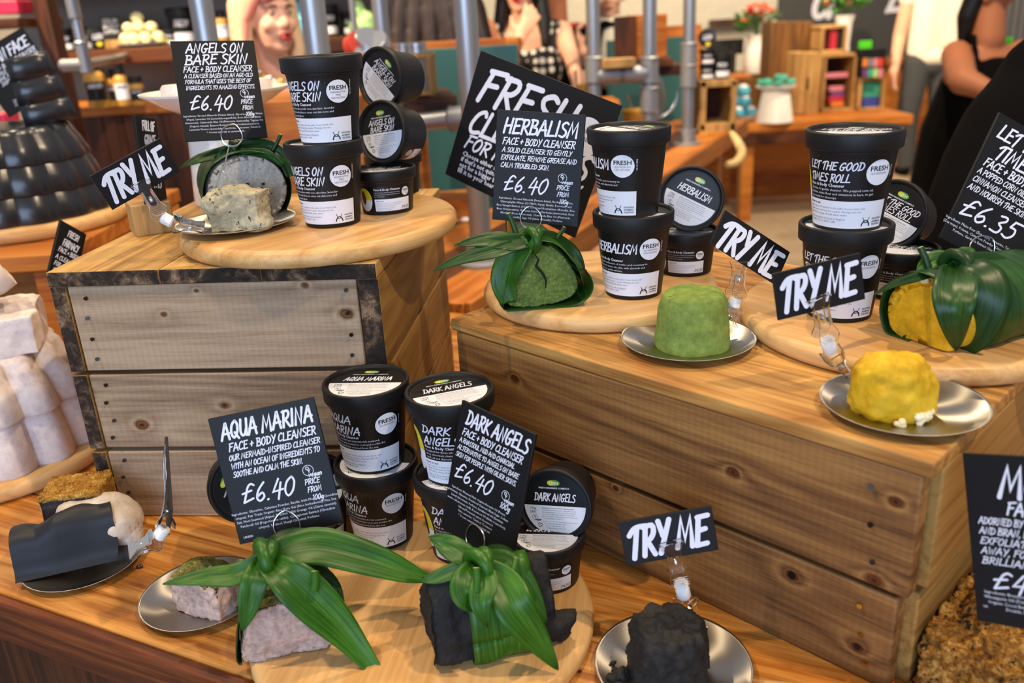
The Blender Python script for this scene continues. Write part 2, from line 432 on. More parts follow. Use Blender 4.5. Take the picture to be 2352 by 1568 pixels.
def print_text(mb, s, x, y, h, m, mp, align='L', bold=False, fit=None, rot=0):
    vs, fs, w = _txt(s, bold); k = h*1.35; sx = k
    if fit: sx = fit/w
    x0 = -(w*sx)*{'L': 0, 'C': .5, 'R': 1}[align]; c, n = math.cos(rot), math.sin(rot)
    mb.add([mp(x+(x0+a*sx)*c-b*k*n, y+(x0+a*sx)*n+b*k*c) for a, b in vs], fs, m)
def disc2(mb, cx, cy, rx, ry, m, mp, n=32, a0=0, a1=2*math.pi, rings=1):
    full = a1-a0 > 6.28; N = n if full else n+1
    if rings < 2 or not full:
        # fill row by row so the patch can follow a curved wall
        pts = [(math.cos(a0+(a1-a0)*i/n), math.sin(a0+(a1-a0)*i/n)) for i in range(n+1)]
        if rings < 2: mb.add([mp(cx+rx*a, cy+ry*b) for a, b in pts[:N]], [tuple(range(N))], m); return
        K = 8; xs = [math.sin(-math.pi/2+math.pi*i/16) for i in range(17)]; vs = []
        for a in xs:
            top = math.sqrt(max(0, 1-a*a)); lo = math.sin(a0) if a1-a0 < 3.15 else -top; lo = max(lo, -top) if a1-a0 >= 3.15 else min(lo, top)
            for k in range(K+1): vs.append(mp(cx+rx*a, cy+ry*(lo+(top-lo)*k/K)))
        mb.add(vs, [(i*(K+1)+k, (i+1)*(K+1)+k, (i+1)*(K+1)+k+1, i*(K+1)+k+1) for i in range(16) for k in range(K)], m); return
    vs = [mp(cx, cy)]; fs = []
    for r in range(1, rings+1):
        for i in range(n): vs.append(mp(cx+rx*r/rings*math.cos(2*math.pi*i/n), cy+ry*r/rings*math.sin(2*math.pi*i/n)))
    for i in range(n):
        j = (i+1) % n; fs.append((0, 1+i, 1+j))
        for r in range(rings-1): fs.append((1+r*n+i, 1+(r+1)*n+i, 1+(r+1)*n+j, 1+r*n+j))
    mb.add(vs, fs, m)
def ring2(mb, cx, cy, r, w, m, mp, n=20):
    a = [mp(cx+(r-w/2)*math.cos(2*math.pi*i/n), cy+(r-w/2)*math.sin(2*math.pi*i/n)) for i in range(n)]
    b = [mp(cx+(r+w/2)*math.cos(2*math.pi*i/n), cy+(r+w/2)*math.sin(2*math.pi*i/n)) for i in range(n)]
    mb.add(a+b, [(i, n+i, n+(i+1) % n, (i+1) % n) for i in range(n)], m)
def grid2(mb, x0, x1, y0, y1, m, mp, nx=24, ny=2, rc=0):
    vs = []
    for j in range(ny+1):
        for i in range(nx+1): vs.append(mp(x0+(x1-x0)*i/nx, y0+(y1-y0)*j/ny))
    mb.add(vs, [(j*(nx+1)+i, j*(nx+1)+i+1, (j+1)*(nx+1)+i+1, (j+1)*(nx+1)+i) for j in range(ny) for i in range(nx)], m)
def vegan(mb, x, y, h, m, mp):
    ring2(mb, x, y, h*.5, h*.05, m, mp)
    ring2(mb, x-h*.05, y+h*.2, h*.14, h*.07, m, mp, 12)
    stroke(mb, [(x, y+h*.06), (x+h*.05, y-h*.2)], h*.07, m, mp); stroke(mb, [(x+h*.05, y-h*.1), (x+h*.2, y+h*.08)], h*.06, m, mp)
    marker(mb, 'vegan', x-h*.1, y-h*.62, h*.44, m, mp, wd=.17)
def bunnies(mb, x, y, h, m, mp):
    for s in (-1, 1):
        stroke(mb, [(x+s*h*.5, y), (x+s*h*.42, y+h*.28), (x+s*h*.2, y+h*.55)], h*.16, m, mp)
        stroke(mb, [(x+s*h*.2, y+h*.55), (x, y+h*.62)], h*.1, m, mp)
        stroke(mb, [(x+s*h*.22, y+h*.6), (x+s*h*.42, y+h*.98)], h*.08, m, mp)
        stroke(mb, [(x+s*h*.2, y+h*.4), (x+s*h*.02, y+h*.36)], h*.09, m, mp)
# ------------------------------------------------------------------ tables, crates, boards
ZT = .893                                    # main table top
WT = {}
WT['table'] = wood('table_pine', '643511', 'ab6825', 'd2954a', 'X', 1.1, .6, .42, 7, 0, .8, .25, '3a1c08', .6)
WT['table_edge'] = wood('table_edge_wood', '381a0b', '5f2d12', '8c4a22', 'X', 1.2, .2, .5, 6)
WT['dark'] = wood('dark_old_wood', '1d0e07', '3a1c0d', '5a2e15', 'Z', 1.3, .3, .55, 6)
WT['darkx'] = wood('dark_old_planks', '1d0e07', '3c1e0e', '5c3217', 'X', 1.3, .3, .55, 6)
WT['lidY'] = wood('crate_lid_pine', '75542a', 'a37a3f', 'c59c5a', 'Y', 1.3, .4, .55, 8, 0, .45, .3, '54401e')
WT['lidX'] = wood('crate_lid_pine_long', '74491f', 'a57238', 'c89a55', 'X', 1.3, .4, .55, 8, 0, .4, .3, '54351a')
WT['sideY'] = wood('crate_side_pine', '6e4d22', '8f6830', 'ab8344', 'Y', 1.4, .5, .6, 8, 20, .4)
WT['board'] = wood('beech_board', 'ad7c44', 'c8985c', 'dcb278', 'X', .9, 0, .38, 5, 0, .12, .1, 'b48050')
WT['orange'] = wood('orange_pine', '7c3f12', 'a65e1f', 'c27a30', 'X', 1.1, .3, .5, 6)
WT['crate_pale'] = wood('pale_crate_pine', '76562e', '9c7643', 'bb945c', 'Z', 1.0, .3, .6, 6)
def endgrain():
    t = NT('rough_end_grain'); v = t.coord((1, 1, 1)); n = t.noise(v, 70, 6, .8, .6); b = t.noise(v, 20, 4, .6, 1.5)
    c = t.ramp(t.math('ADD', t.math('MULTIPLY', n, .5), t.math('MULTIPLY', b, .5)), [(.40, '0d0805'), (.49, '2a1c12'), (.55, '5a4632'), (.62, '94795f')])
    t.p(Base_Color=c, Roughness=.85); t.bump(n, .7, .003); return t.m
WT['end'] = endgrain()
TA = math.atan2(-.145, .295)                 # front edge of the table
t0 = at(0, 1361, ZT)
tab = E('display_table', 'big reclaimed plank table with orange worn front edge under the crates', 'table', (t0.x, t0.y, 0), TA)
for i in range(6):                           # planks run along the edge
    w = .155; MB().box((.1, w*i+w/2, ZT-.024), (3.5, w-.0015, .048)).build('table_plank', WT['table'], tab, bevel=.003)
MB().box((.1, -.006, ZT-.026), (3.5, .012, .052)).build('front_edge_trim', WT['table_edge'], tab, bevel=.004)
for i in range(12): MB().box((-1.48+.29*i, .05+.01*(i % 3), .44), (.285, .03, .80)).build('front_panel_board', WT['dark'], tab, bevel=.003)
for sx in (-1.55, 1.75):
    for sy in (.1, .9): MB().box((sx, sy, .43), (.09, .09, .855)).build('leg', WT['dark'], tab, bevel=.004)
# second long table going back to the right
e0, e1 = at(1060, 700, ZT), at(1673, 300, ZT)
d = (e1-e0).normalized(); TB = math.atan2(d.y, d.x)
tb = E('long_table', 'long plank table running back behind the crates with a thick orange edge', 'table', (e0.x, e0.y, 0), TB)
LB = (e1-e0).length
for i in range(3): MB().box((LB/2+.2, .115*i+.0575, ZT-.03), (LB+.38, .113, .06)).build('table_plank', WT['darkx'] if i % 2 else WT['orange'], tb, bevel=.004)
MB().box((LB/2+.2, -.008, ZT-.035), (LB+.38, .016, .075)).build('edge_board', WT['orange'], tb, bevel=.004)
for sx in (.3, LB-.05):
    for sy in (.06, .28): MB().box((sx, sy, .42), (.08, .08, .84)).build('leg', WT['orange'], tb, bevel=.004)

def loc_px(o, u, v, r):
    inv = o.matrix_basis.inverted(); c = inv @ CAM; d = inv.to_3x3() @ ray(u, v); q = c+d*((.003-c.y)/d.y); return (q.x, q.z, r*.72)
def nail_at(p, par, m='nail', r=.0022, ax='Y'):
    mb = MB(); mb.cyl((0, 0, 0), (0, -.0022, 0), r*.55, 8); mb.cyl((0, -.002, 0), (0, -.003, 0), r, 8)
    o = mb.build('nail', M[m], par); o.location = p; o.rotation_euler = (random.uniform(-.5, .5), 0, random.uniform(-.5, .5)); return o
# ---- left crate : closed face of three grey slats, boards show dark end grain
ZL = 1.193
cL = E('wooden_crate', 'tall grey-brown slatted wooden crate on the left with dark rough end-grain edges', 'crate', tuple(at(102, 626, ZL).xy)+(ZT,), rad(-6.0))
w, dp, h = .356, .40, ZL-ZT; lt = .0165
WT['grey'] = wood('sawn_grey_pine', '6a523d', '987d62', 'b59b7e', 'X', 1.3, .9, .65, 6, 45, .5, .3, '5a4432', .45, kn=[loc_px(cL, *q) for q in ((375, 722, .0028), (795, 721, .0062), (325, 977, .0062), (515, 932, .0036), (200, 902, .003), (560, 1120, .005), (450, 668, .002), (700, 655, .003))])
xs = [0, .125, .235, w]
for i in range(3): 
    mb = MB(); mb.box(((xs[i]+xs[i+1])/2, dp/2, h-lt/2), (xs[i+1]-xs[i]-.001, dp, lt)); o = mb.build('lid_board', [WT['lidY'], WT['end']], cL, bevel=.0015)
    o.data.polygons[2].material_index = 1
hz = [(.0, .0865), (.09, .1815), (.185, h-lt)]
for a, b in hz:
    for sx, t in ((0, .017), (w-.022, .022)):
        mb = MB(); mb.box((sx+t/2, dp/2, (a+b)/2), (t, dp-.004, b-a-.001)); o = mb.build('end_board', [WT['sideY'], WT['end']], cL, bevel=.0012)
        o.data.polygons[2].material_index = 1
    MB().box((.0175+(w-.0405)/2, .0125, (a+b)/2), (w-.042, .017, b-a-.0015)).build('front_slat', WT['grey'], cL, bevel=.0015)
    MB().box((.0175+(w-.0405)/2, dp-.0125, (a+b)/2), (w-.042, .017, b-a-.0015)).build('back_slat', WT['grey'], cL, bevel=.0015)
    for k in range(4):
        for sx in (.032+.004*(k % 2), w-.036): nail_at((sx+random.uniform(-.002, .002), .004, a+(b-a)*(.15+.24*k)), cL)
for sx in (.03, w-.036): MB().box((sx, .034, h/2-.01), (.03, .025, h-.03)).build('corner_post', WT['dark'], cL)
# ---- right crate : long, stained brown, runs towards the camera
ZR = 1.109
a0, a1 = at(1034, 731, ZR), at(2149, 1064, ZR); dd = a1-a0; RL = dd.length
cR = E('wooden_crate', 'long low brown stained wooden crate on the right with two wide front slats', 'crate', (a0.x, a0.y, ZT), math.atan2(dd.y, dd.x))
h = ZR-ZT; dp = .40; lt = .0135
WT['brown'] = wood('stained_brown_pine', '4d2f15', '835930', 'a87b44', 'X', 1.1, .9, .6, 5, 45, .6, .3, '38200c', .5, kn=[loc_px(cR, *q) for q in ((1186, 867, .0045), (1686, 1081, .0045), (1411, 1123, .0028), (1816, 1323, .0055), (1966, 1488, .0048), (2010, 1330, .005), (2060, 1150, .004))])
for i, (y0, y1) in enumerate(((0, .14), (.141, .27), (.271, dp))): MB().box((RL/2, (y0+y1)/2, h-lt/2), (RL, y1-y0, lt)).build('lid_board', WT['lidX'], cR, bevel=.002)
for k, (a, b) in enumerate(((0, .0885), (.0955, h-lt-.0005))):
    inset = .004*(1-k)
    MB().box((RL/2-.005*(1-k), .0095+inset, (a+b)/2), (RL-.014-.006*(1-k), .017, b-a)).build('front_slat', WT['brown'], cR, bevel=.002)
    MB().box((RL/2, dp-.0095, (a+b)/2), (RL-.004, .017, b-a)).build('back_slat', WT['brown'], cR, bevel=.002)
    for sx in (.0095, RL-.0095): MB().box((sx-(.005*(1-k) if sx > .1 else 0), dp/2+.008, (a+b)/2), (.0185, dp-.03, b-a)).build('end_board', WT['sideY'], cR, bevel=.002)
    for j in range(3): nail_at((RL-.035-.004*j, .0005+inset, a+(b-a)*(.2+.3*j)), cR, 'brass' if k == 0 else 'nail')
for sx in (.035, RL-.035): MB().box((sx, .035, h/2-.01), (.03, .03, h-.03)).build('corner_post', WT['dark'], cR)
def hole(x, z, r, mats): 
    o = MB().lathe([(.0001, 0), (r, 0), (r*.9, -.001), (.0001, -.0012)], 14).build('knot_hole', mats, cR); o.matrix_local = Matrix.Translation((x, .0045 if z < .09 else .0008, z)) @ Matrix.Rotation(rad(90), 4, 'X'); return o
for (u, v, r) in ((1816, 1323, .0036), (1966, 1488, .0028)): q = loc_px(cR, u, v, r/.72); hole(*q, M['film'])
# ---- round boards
def round_board(x, y, z, r, t, label, rz=0):
    n = 6; prof = [(1e-6, 0), (r-t*.55, 0)]
    for i in range(9): a = -math.pi/2+math.pi*i/8; prof.append((r-t*.42+t*.42*math.cos(a), t/2+t/2*math.sin(a)*(1 if True else 1)))
    prof += [(r-t*.7, t), (1e-6, t)]
    o = MB().lathe(prof, 96).build('serving_board', WT['board']); o.location = (x, y, z); o.rotation_euler.z = rz
    tag(o, label, 'board', 'round wooden serving boards'); return o
BT = .0195
round_board(-.214, .995, ZL, .158, BT, 'round beech board on top of the tall left crate', .9)
round_board(.1055, .962, ZR, .135, BT, 'round beech board under the green log and its black pots', .3)
bR = round_board(.398, .812, ZR, .163, BT, 'round beech board cut off by the right edge under the yellow log', 2.2)
ZB = ZT+.016
round_board(-.096, .664, ZT, .158, .016, 'round beech board on the table under the pink and black logs', 1.4)
ZLB, ZRB = ZL+BT, ZR+BT
# ------------------------------------------------------------------ black pots
HOW = ['Take a piece of cleanser in the palm of your hand, add', 'a little water and mix into a paste. Massage into the', 'skin before rinsing off with warm water.']
MADE = ['Lush.com invented & made in England', '29 High St, Poole, BH15 1AB.']
PROD = {
 'angels': (['ANGELS ON', 'BARE SKIN'], ['Inspired by nature with rose absolute, lavender', 'and chamomile blue to even out skin tone and', 'give a natural glow.'], ['PRESERVATIVE', 'FREE', '100% NATURAL'], 'UK & IE ANGELS', '2771'),
 'herb': (['HERBALISM'], ['A herbal combination of nettles and rosemary to', 'balance and cleanse the skin, with almonds and', 'rice bran to gently exfoliate.'], ['SELF-PRESERVING', '100% NATURAL'], 'UK 1B HERB', '2770'),
 'good': (['LET THE GOOD', 'TIMES ROLL'], ['A maize in! gentle cleanser. We popped corn oil,', 'polenta, maize flour and cinnamon in here, to get', 'you ready for close-ups.'], ['SELF-PRESERVING'], 'UK LTGTR', '2774'),
 'aqua': (['AQUA', 'MARINA'], ['Calamine, sea salt and mineral-rich seaweed,', 'this cleanser was created to cool and soothe the', 'skin with ingredients sourced from the sea.'], ['SELF-PRESERVING'], 'UK AQUA', '2772'),
 'dark': (['DARK', 'ANGELS'], ['Designed for those who want a', 'deep, absorbent cleanse. With rhassoul', 'mud, oil and charcoal powder.'], ['PRESERVATIVE', 'FREE'], 'UK DARK', '2881'),
}
PB = dict(H=.092, R=.043, lid=.0165, rt=.0385, rb=.0305)
PS = dict(H=.051, R=.0365, lid=.0125, rt=.033, rb=.0295)
def make_pot(key, big, label, grp):
    g = PB if big else PS; H, R, lh, rt, rb = g['H'], g['R'], g['lid'], g['rt'], g['rb']
    title, desc, sub, code, num = PROD[key]
    root = E('cosmetic_pot', label, 'pot', group=grp)
    zl = H-lh
    body = MB().lathe([(1e-6, .0015), (rb-.003, .0015), (rb-.002, 0), (rb-.0005, .0005), (rb, .002), (rt, zl-.003), (rt+.0006, zl-.002), (rt+.0006, zl), (rt-.001, zl+.001)], 56).build('body', M['pot'], root)
    r = .0016
    lid = MB().lathe([(rt, zl), (R-r, zl), (R-.0005, zl+.0006), (R, zl+r), (R+.0004, H-.002), (R, H-.0007), (R-.0009, H), (R-.0022, H), (R-.0034, H-.0009), (R-.0042, H-.0034), (1e-6, H-.0034)], 64).build('lid', M['pot'], root)
    # --- lid label
    q = R-.0058; mb = MB(); zt = H-.0033
    def mp(k): return lambda x, y: (x*q, y*q, zt+k*.00006)
    disc2(mb, 0, 0, 1, 1, 0, mp(0), 56)
    a = math.asin(-.02); disc2(mb, 0, 0, .985, .985, 1, mp(1), 40, math.pi-a, 2*math.pi+a)
    disc2(mb, .0, .72, .2, .1, 2, mp(1), 28); disc2(mb, -.1, .72, .11, .085, 3, mp(1.5), 20)
    print_text(mb, 'LUSH', 0, .672, .1, 4, mp(2), 'C', True, .28)
    print_text(mb, 'FRESH HANDMADE COSMETICS', 0, .53, .055, 4, mp(1), 'C', True, .98)
    if len(title) == 2 and key in ('angels', 'good'):
        marker(mb, title[0], 0, .27, .2, 4, mp(1), 'C', .15); marker(mb, title[1], 0, .02, .2, 4, mp(1), 'C', .15)
    else: marker(mb, ' '.join(title), 0, .13, .25, 4, mp(1), 'C', .14, fit=1.3)
    print_text(mb, '100g' if not big else '240g', -.83, -.16, .085, 5, mp(2)); print_text(mb, num, -.83, -.28, .085, 5, mp(2)); vegan(mb, -.66, -.42, .17, 5, mp(2))
    L = ['Handmade with Fresh ingredients: Glycerine, Kaolin,', 'Ground Almonds (Prunus dulcis), Organic Avocado Oil', '(Persea gratissima), Rose Absolute, Fair Trade Organic', 'Aloe Vera Gel, Black Sugar, Sandalwood Oil, Perfume,', 'Limonene, Linalool, Lavender Flowers, Benzoin Resinoid', '* Occurs naturally in essential oils.']
    for i, s in enumerate(L): print_text(mb, s, -.42, -.12-.068*i, .036, 5, mp(2), bold=(i == 0), fit=None)
    stroke(mb, [(-.42, -.545), (.7, -.545)], .006, 5, mp(2))
    for i, s in enumerate(['Not Vegan! Bring back 5 Lush', 'pots or tubs with this logo', 'and get a free Fresh mask.']): print_text(mb, s, -.36+.04*i, -.63-.07*i, .042, 5, mp(2))
    for k in range(3):
        t = 2*math.pi*k/3+.5; stroke(mb, [(-.5+.07*math.cos(t), -.66+.07*math.sin(t)), (-.5+.07*math.cos(t+1.6), -.66+.07*math.sin(t+1.6))], .022, 5, mp(2))
    mb.build('lid_label', [M['film'], M['white'], M['logo_green'], M['logo_lime'], M['white_ink'], M['ink']], lid, auto=180, smooth=False)
    # --- wrap label ; x, y in millimetres along the wall
    def mw(k):
        def f(x, y):
            z = y/1000; rr = rb+(rt-rb)*z/zl+.00025+k*.00012; an = x/1000/((rb+rt)/2); return (rr*math.sin(an), -rr*math.cos(an), z)
        return f
    mb = MB()
    if big:
        grid2(mb, -48, 41, 4, 73, 0, mw(0), 40, 3)
        grid2(mb, -45, 39.5, 5, 30.5, 1, mw(1), 40, 2)
        if len(title) == 2:
            for i, s in enumerate(title): marker(mb, s, -39, 59-11*i if key in ('angels', 'good') else 60-12*i, 7.2 if key == 'good' else 8.6, 4, mw(1), 'L', .15, fit={'angels': 46, 'good': 50, 'aqua': 30, 'dark': 34}[key]*(.8 if key in ('good',) and i else .8 if key == 'dark' and not i else 1.25 if key == 'aqua' and i else 1))
        else: marker(mb, title[0], -39, 53, 10, 4, mw(1), 'L', .15, fit=50)
        print_text(mb, 'Face & Body Cleanser', -39, 43.5, 3.0, 4, mw(1), bold=True)
        for i, s in enumerate(desc): print_text(mb, s, -39, 39.6-3.7*i, 2.3, 4, mw(1), fit=None)
        print_text(mb, 'How to use', -41, 26.4, 2.3, 5, mw(2), bold=True)
        for i, s in enumerate(HOW): print_text(mb, s, -41, 22.9-3.1*i, 1.95, 6, mw(2))
        for i, s in enumerate(MADE): print_text(mb, s, -41, 12.6-2.9*i, 1.95, 6, mw(2))
        bunnies(mb, 19.5, 7.6, 8, 5, mw(2))
        for i, s in enumerate(['FIGHTING', 'ANIMAL', 'TESTING']): print_text(mb, s, 26, 12.9-2.7*i, 1.8, 5, mw(2), bold=True, fit=11)
        for k in range(2):
            y0 = 46+11*k
        vs = [(40.6, y) for y in (0,)]
        print_text(mb, code, 40.2, 52, 1.6, 4, mw(1), rot=math.pi/2)
    else:
        grid2(mb, -38, 27, 4, 34, 0, mw(0), 36, 3); grid2(mb, -17, 26, 5, 19, 1, mw(1), 24, 2)
        print_text(mb, 'Face & Body Cleanser', -16.5, 29, 2.5, 4, mw(1), bold=True)
        for i, s in enumerate(desc): print_text(mb, s, -16.5, 26.2-2.3*i, 1.15, 4, mw(1))
        print_text(mb, 'How to use', -15, 16.2, 1.3, 5, mw(2), bold=True)
        for i, s in enumerate(HOW): print_text(mb, s, -15, 14-1.9*i, 1.05, 6, mw(2))
        for i, s in enumerate(MADE): print_text(mb, s, -15, 8-1.7*i, 1.0, 6, mw(2))
        bunnies(mb, 17.2, 6.4, 4, 5, mw(2))
        for i, s in enumerate(['FIGHTING', 'ANIMAL', 'TESTING']): print_text(mb, s, 20, 9-1.4*i, .9, 5, mw(2), bold=True, fit=5.2)
    # yellow oval picture label at the left
    cx, cy, rx, ry = (-52, 38, 11, 24) if big else (-30, 18, 10, 13.5)
    disc2(mb, cx, cy, rx, ry, 1, mw(2), 40, rings=6); disc2(mb, cx, cy, rx, ry, 7, mw(3.5), 30, .0, math.pi, rings=6)
    disc2(mb, cx-2, cy+ry*.15, rx*.35, ry*.6, 0, mw(5), 20, rings=4)
    mb.build('side_label', [M['film'], M['white'], M['logo_green'], M['logo_lime'], M['white_ink'], M['ink'], M['grey_ink'], M['yellow']], body, auto=180, smooth=False)
    mb = MB(); bx, by, br = (25.5, 56.5, 11.6) if big else (20.5, 26, 4.9); k = br/11.6
    disc2(mb, bx, by, br, br, 0, mw(2), 40, rings=6)
    print_text(mb, 'FRESH', bx, by+1.6*k, 4.6*k, 1, mw(3.5), 'C', True, 17.5*k)
    for i, s in enumerate(sub): print_text(mb, s, bx, by-(1.6+2.9*i)*k, 1.9*k, 2, mw(3.5), 'C', fit=(15 if len(s) > 10 else None) and 15.5*k)
    mb.build('round_badge', [M['white'], M['ink'], M['grey_ink']], body, auto=180, smooth=False)
    return root
PROTO = {}
def pot(key, big, loc, rz=0, label='', M0=None, grp=None):
    grp = grp or ('tall black pots' if big else 'small black pots')
    mm = M0 if M0 is not None else Matrix.Translation(loc) @ Matrix.Rotation(rz, 4, 'Z')
    if (key, big) not in PROTO:
        PROTO[(key, big)] = make_pot(key, big, label, grp); PROTO[(key, big)].matrix_basis = mm; return PROTO[(key, big)]
    return copy_thing(PROTO[(key, big)], mm, label, grp)
def base_at(u, v, z, r):                    # centre of a pot whose front bottom edge sits at this pixel
    p = at(u, v, z); d = Vector((p.x, p.y, 0)).normalized(); return p+d*r
def face(p): return math.atan2(p.x, p.y)*-1          # yaw that turns the front to the camera
def lying(uv, d, side, tilt, spin, small=True):
    """pose of a pot whose lid looks sideways: lid centre at pixel uv, depth d"""
    c = P(uv[0], uv[1], d); tc = (CAM-c); az = math.atan2(tc.x, -tc.y)
    a = az+rad(side); n = Vector((math.sin(a)*math.cos(rad(tilt)), -math.cos(a)*math.cos(rad(tilt)), math.sin(rad(tilt)))).normalized()
    x = Vector((0, 0, 1)).cross(n).normalized(); y = n.cross(x)
    H = (PS if small else PB)['H']
    return frame(c-n*H, x, y, n) @ Matrix.Rotation(rad(spin), 4, 'Z')
STK = .0872
# angels, on the left board
b = base_at(768, 524, ZLB, PB['rb'])
pot('angels', 1, b, face(b)+rad(-20), 'lower tall black pot with white label beside the grey log')
b2 = b+Vector((.008, .002, STK)); pot('angels', 1, b2, face(b2)+rad(-21), 'upper tall black pot stacked beside the grey log')
b = base_at(893, 494, ZLB, PS['rb']); pot('angels', 0, b, face(b)+rad(4), 'upright small black pot at the front of the pile behind the tall grey-log pots')
q = base_at(912, 452, ZLB, PS['rb']); pot('angels', 0, q, face(q)+rad(-70), 'lower small black pot of the back column behind the grey-log pots')
q2 = q+Vector((-.003, .0, .048)); pot('angels', 0, q2, face(q2)+rad(120), 'upper small black pot of the back column behind the grey-log pots')
pot('angels', 0, (0, 0, 0), 0, 'small black pot on its side, lid outward, low in the left pile', lying((873, 303), dep(b)-.012, -42, 10, 8))
pot('angels', 0, (0, 0, 0), 0, 'small black pot on its side crowning the left pile, label turned askew', lying((869, 180), dep(b)+.015, -46, 4, -42))
# herbalism, on the middle board
b = base_at(1455, 690, ZRB, PB['rb']); pot('herb', 1, b, face(b)+rad(-13), 'lower tall black pot beside the green log')
b2 = b+Vector((-.004, .002, STK)); pot('herb', 1, b2, face(b2)+rad(-53), 'upper tall black pot of the stack beside the green log')
b = base_at(1574, 637, ZRB, PS['rb']); pot('herb', 0, b, face(b)+rad(-8), 'upright small black pot behind the tall pots on the middle board')
pot('herb', 0, (0, 0, 0), 0, 'small black pot tipped on its side with lid facing front beside the green-log stack', lying((1588, 456), dep(b)-.045, 3, 14, -27))
# let the good times roll, right board
b = base_at(1924, 742, ZRB, PB['rb']); pot('good', 1, b, face(b)+rad(-4), 'lower tall black pot standing behind the right hand try me card')
b2 = b+Vector((.001, .001, STK)); pot('good', 1, b2, face(b2)+rad(-3), 'upper tall black pot of the stack on the right board')
b = base_at(2058, 693, ZRB, PS['rb']); pot('good', 0, b, face(b)+rad(-10), 'upright small black pot beside the yellow log')
pot('good', 0, (0, 0, 0), 0, 'small black pot lying on its side beside the right stack, lid turned left', lying((2046, 492), dep(b)+.0, -22, 16, -20))
# aqua marina, front board
b = base_at(888, 1264, ZB, PB['rb']); pot('aqua', 1, b, face(b)+rad(-22), 'lower tall black pot behind the knotted leaf of the pink log')
b2 = b+Vector((-.001, .003, STK)); pot('aqua', 1, b2, face(b2)+rad(-17), 'upper tall black pot right of the card on the pink log')
b = base_at(738, 1262, ZB, PS['rb']); pot('aqua', 0, b, face(b)+rad(10), 'upright small black pot half hidden behind the card on the pink log')
pot('aqua', 0, (0, 0, 0), 0, 'small black pot lying on its side behind the card on the pink log', lying((729, 1118), dep(b)-.012, 14, 16, 20))
pot('aqua', 0, (0, 0, 0), 0, 'small black pot peeking out left of the card on the pink log', lying((566, 1118), .865, 10, 16, 60))
# dark angels
b = base_at(1066, 1297, ZB, PB['rb']); pot('dark', 1, b, face(b)+rad(18), 'lower tall black pot behind the card on the black log')
b2 = b+Vector((.0, .002, STK)); pot('dark', 1, b2, face(b2)+rad(14), 'upper tall black pot behind the card on the black log')
b = base_at(1262, 1366, ZB, PS['rb']); pot('dark', 0, b, face(b)+rad(-6), 'upright small black pot behind the black log near the board rim')
pot('dark', 0, (0, 0, 0), 0, 'small black pot lying on its side against the brown crate', lying((1272, 1163), dep(b)-.022, -17, 10, 4))
# ------------------------------------------------------------------ cards, ring pins, clips
def card_pose(c4, d, yaw, tilt):
    cu = sum(q[0] for q in c4)/4; cv = sum(q[1] for q in c4)/4; c = P(cu, cv, d); r = c-CAM
    a = -math.atan2(r.x, r.y)+rad(yaw); t = rad(tilt)
    n = Vector((math.sin(a)*math.cos(t), -math.cos(a)*math.cos(t), math.sin(t)))
    p = [CAM+ray(*q)*(r.dot(n)/ray(*q).dot(n)) for q in c4]
    x = ((p[1]-p[0])+(p[2]-p[3])).normalized(); y = ((p[0]-p[3])+(p[1]-p[2])); y = (y-x*y.dot(x)).normalized(); z = x.cross(y)
    w = ((p[1]-p[0]).length+(p[2]-p[3]).length)/2; h = ((p[0]-p[3]).length+(p[1]-p[2]).length)/2
    ctr = sum(p, Vector())/4
    return frame(ctr, x, y, z), w, h
def layout(mb, w, h, items, m=1):
    """items use card widths: x from the left edge, y down from the top edge"""
    mp = lambda x, y: (x*w-w/2, h/2+y*w, .0001)
    for it in items:
        k = it[0]
        if k == 'm': _, s, x, y, hh, fit = it[:6]; marker(mb, s, x, -y, hh, m, mp, it[6] if len(it) > 6 else 'L', it[7] if len(it) > 7 else .15, fit=fit)
        elif k == 'p': _, s, x, y, hh, al = it[:6]; print_text(mb, s, x, -y, hh, m, mp, al, it[6] if len(it) > 6 else False)
        elif k == 'v': vegan(mb, it[1], -it[2], it[3], m, mp)
        elif k == 'd': disc2(mb, it[1], -it[2], it[3], it[3], m, mp, 48)
def sign(name, label, c4, d, yaw, tilt, items, thick=.003, group='handwritten price cards', pin=None, cat='sign'):
    mtx, w, h = card_pose(c4, d, yaw, tilt)
    root = E(name, label, cat, group=group); root.matrix_basis = mtx
    cdo = MB().box((0, 0, -thick/2), (w, h, thick)).build('card', M['card'], root, bevel=.0004)
    mb = MB(); layout(mb, w, h, items); mb.build('lettering', [M['ink'], M['white_ink'], M['ink']], cdo, smooth=False, auto=180)
    if pin:
        u, v, rr, foot = pin                      # ring centre pixel, radius, stem foot pixel
        inv = mtx.inverted(); c = CAM+ray(u, v)*((mtx.translation-CAM).dot(mtx.col[2].xyz)/ray(u, v).dot(mtx.col[2].xyz)); c = inv @ c
        f = inv @ P(foot[0], foot[1], dep(mtx @ c)-.004)
        dn = (Vector((f.x, f.y, 0))-Vector((c.x, c.y, 0))).normalized(); sd = Vector((-dn.y, dn.x, 0))
        pts = []
        for i in range(29):
            a = 2*math.pi*i/28; k = 1+.16*max(0, math.cos(a))**6
            pts.append(c+(-dn*math.cos(a)*k+sd*math.sin(a))*rr+Vector((0, 0, .0012)))
        mb = MB(); mb.tube(pts[:-1], .0007, 8, closed=True)
        mb.tube([p-Vector((0, 0, .0056)) for p in pts[:-1]], .0007, 8, closed=True)
        low = c+dn*rr; tip = f+(f-low).normalized()*.03
        mb.tube([low+Vector((0, 0, .0012)), low+dn*.002, (low*.3+f*.7), tip], .0008, 8)
        mb.build('ring_pin', M['wire'], root)
    return root
def ing(lines, y0, h=.0245, dy=.042, x=.5): return [('p', s, x, y0+dy*i, h, 'C') for i, s in enumerate(lines)]
FB = 'FACE + BODY CLEANSER'
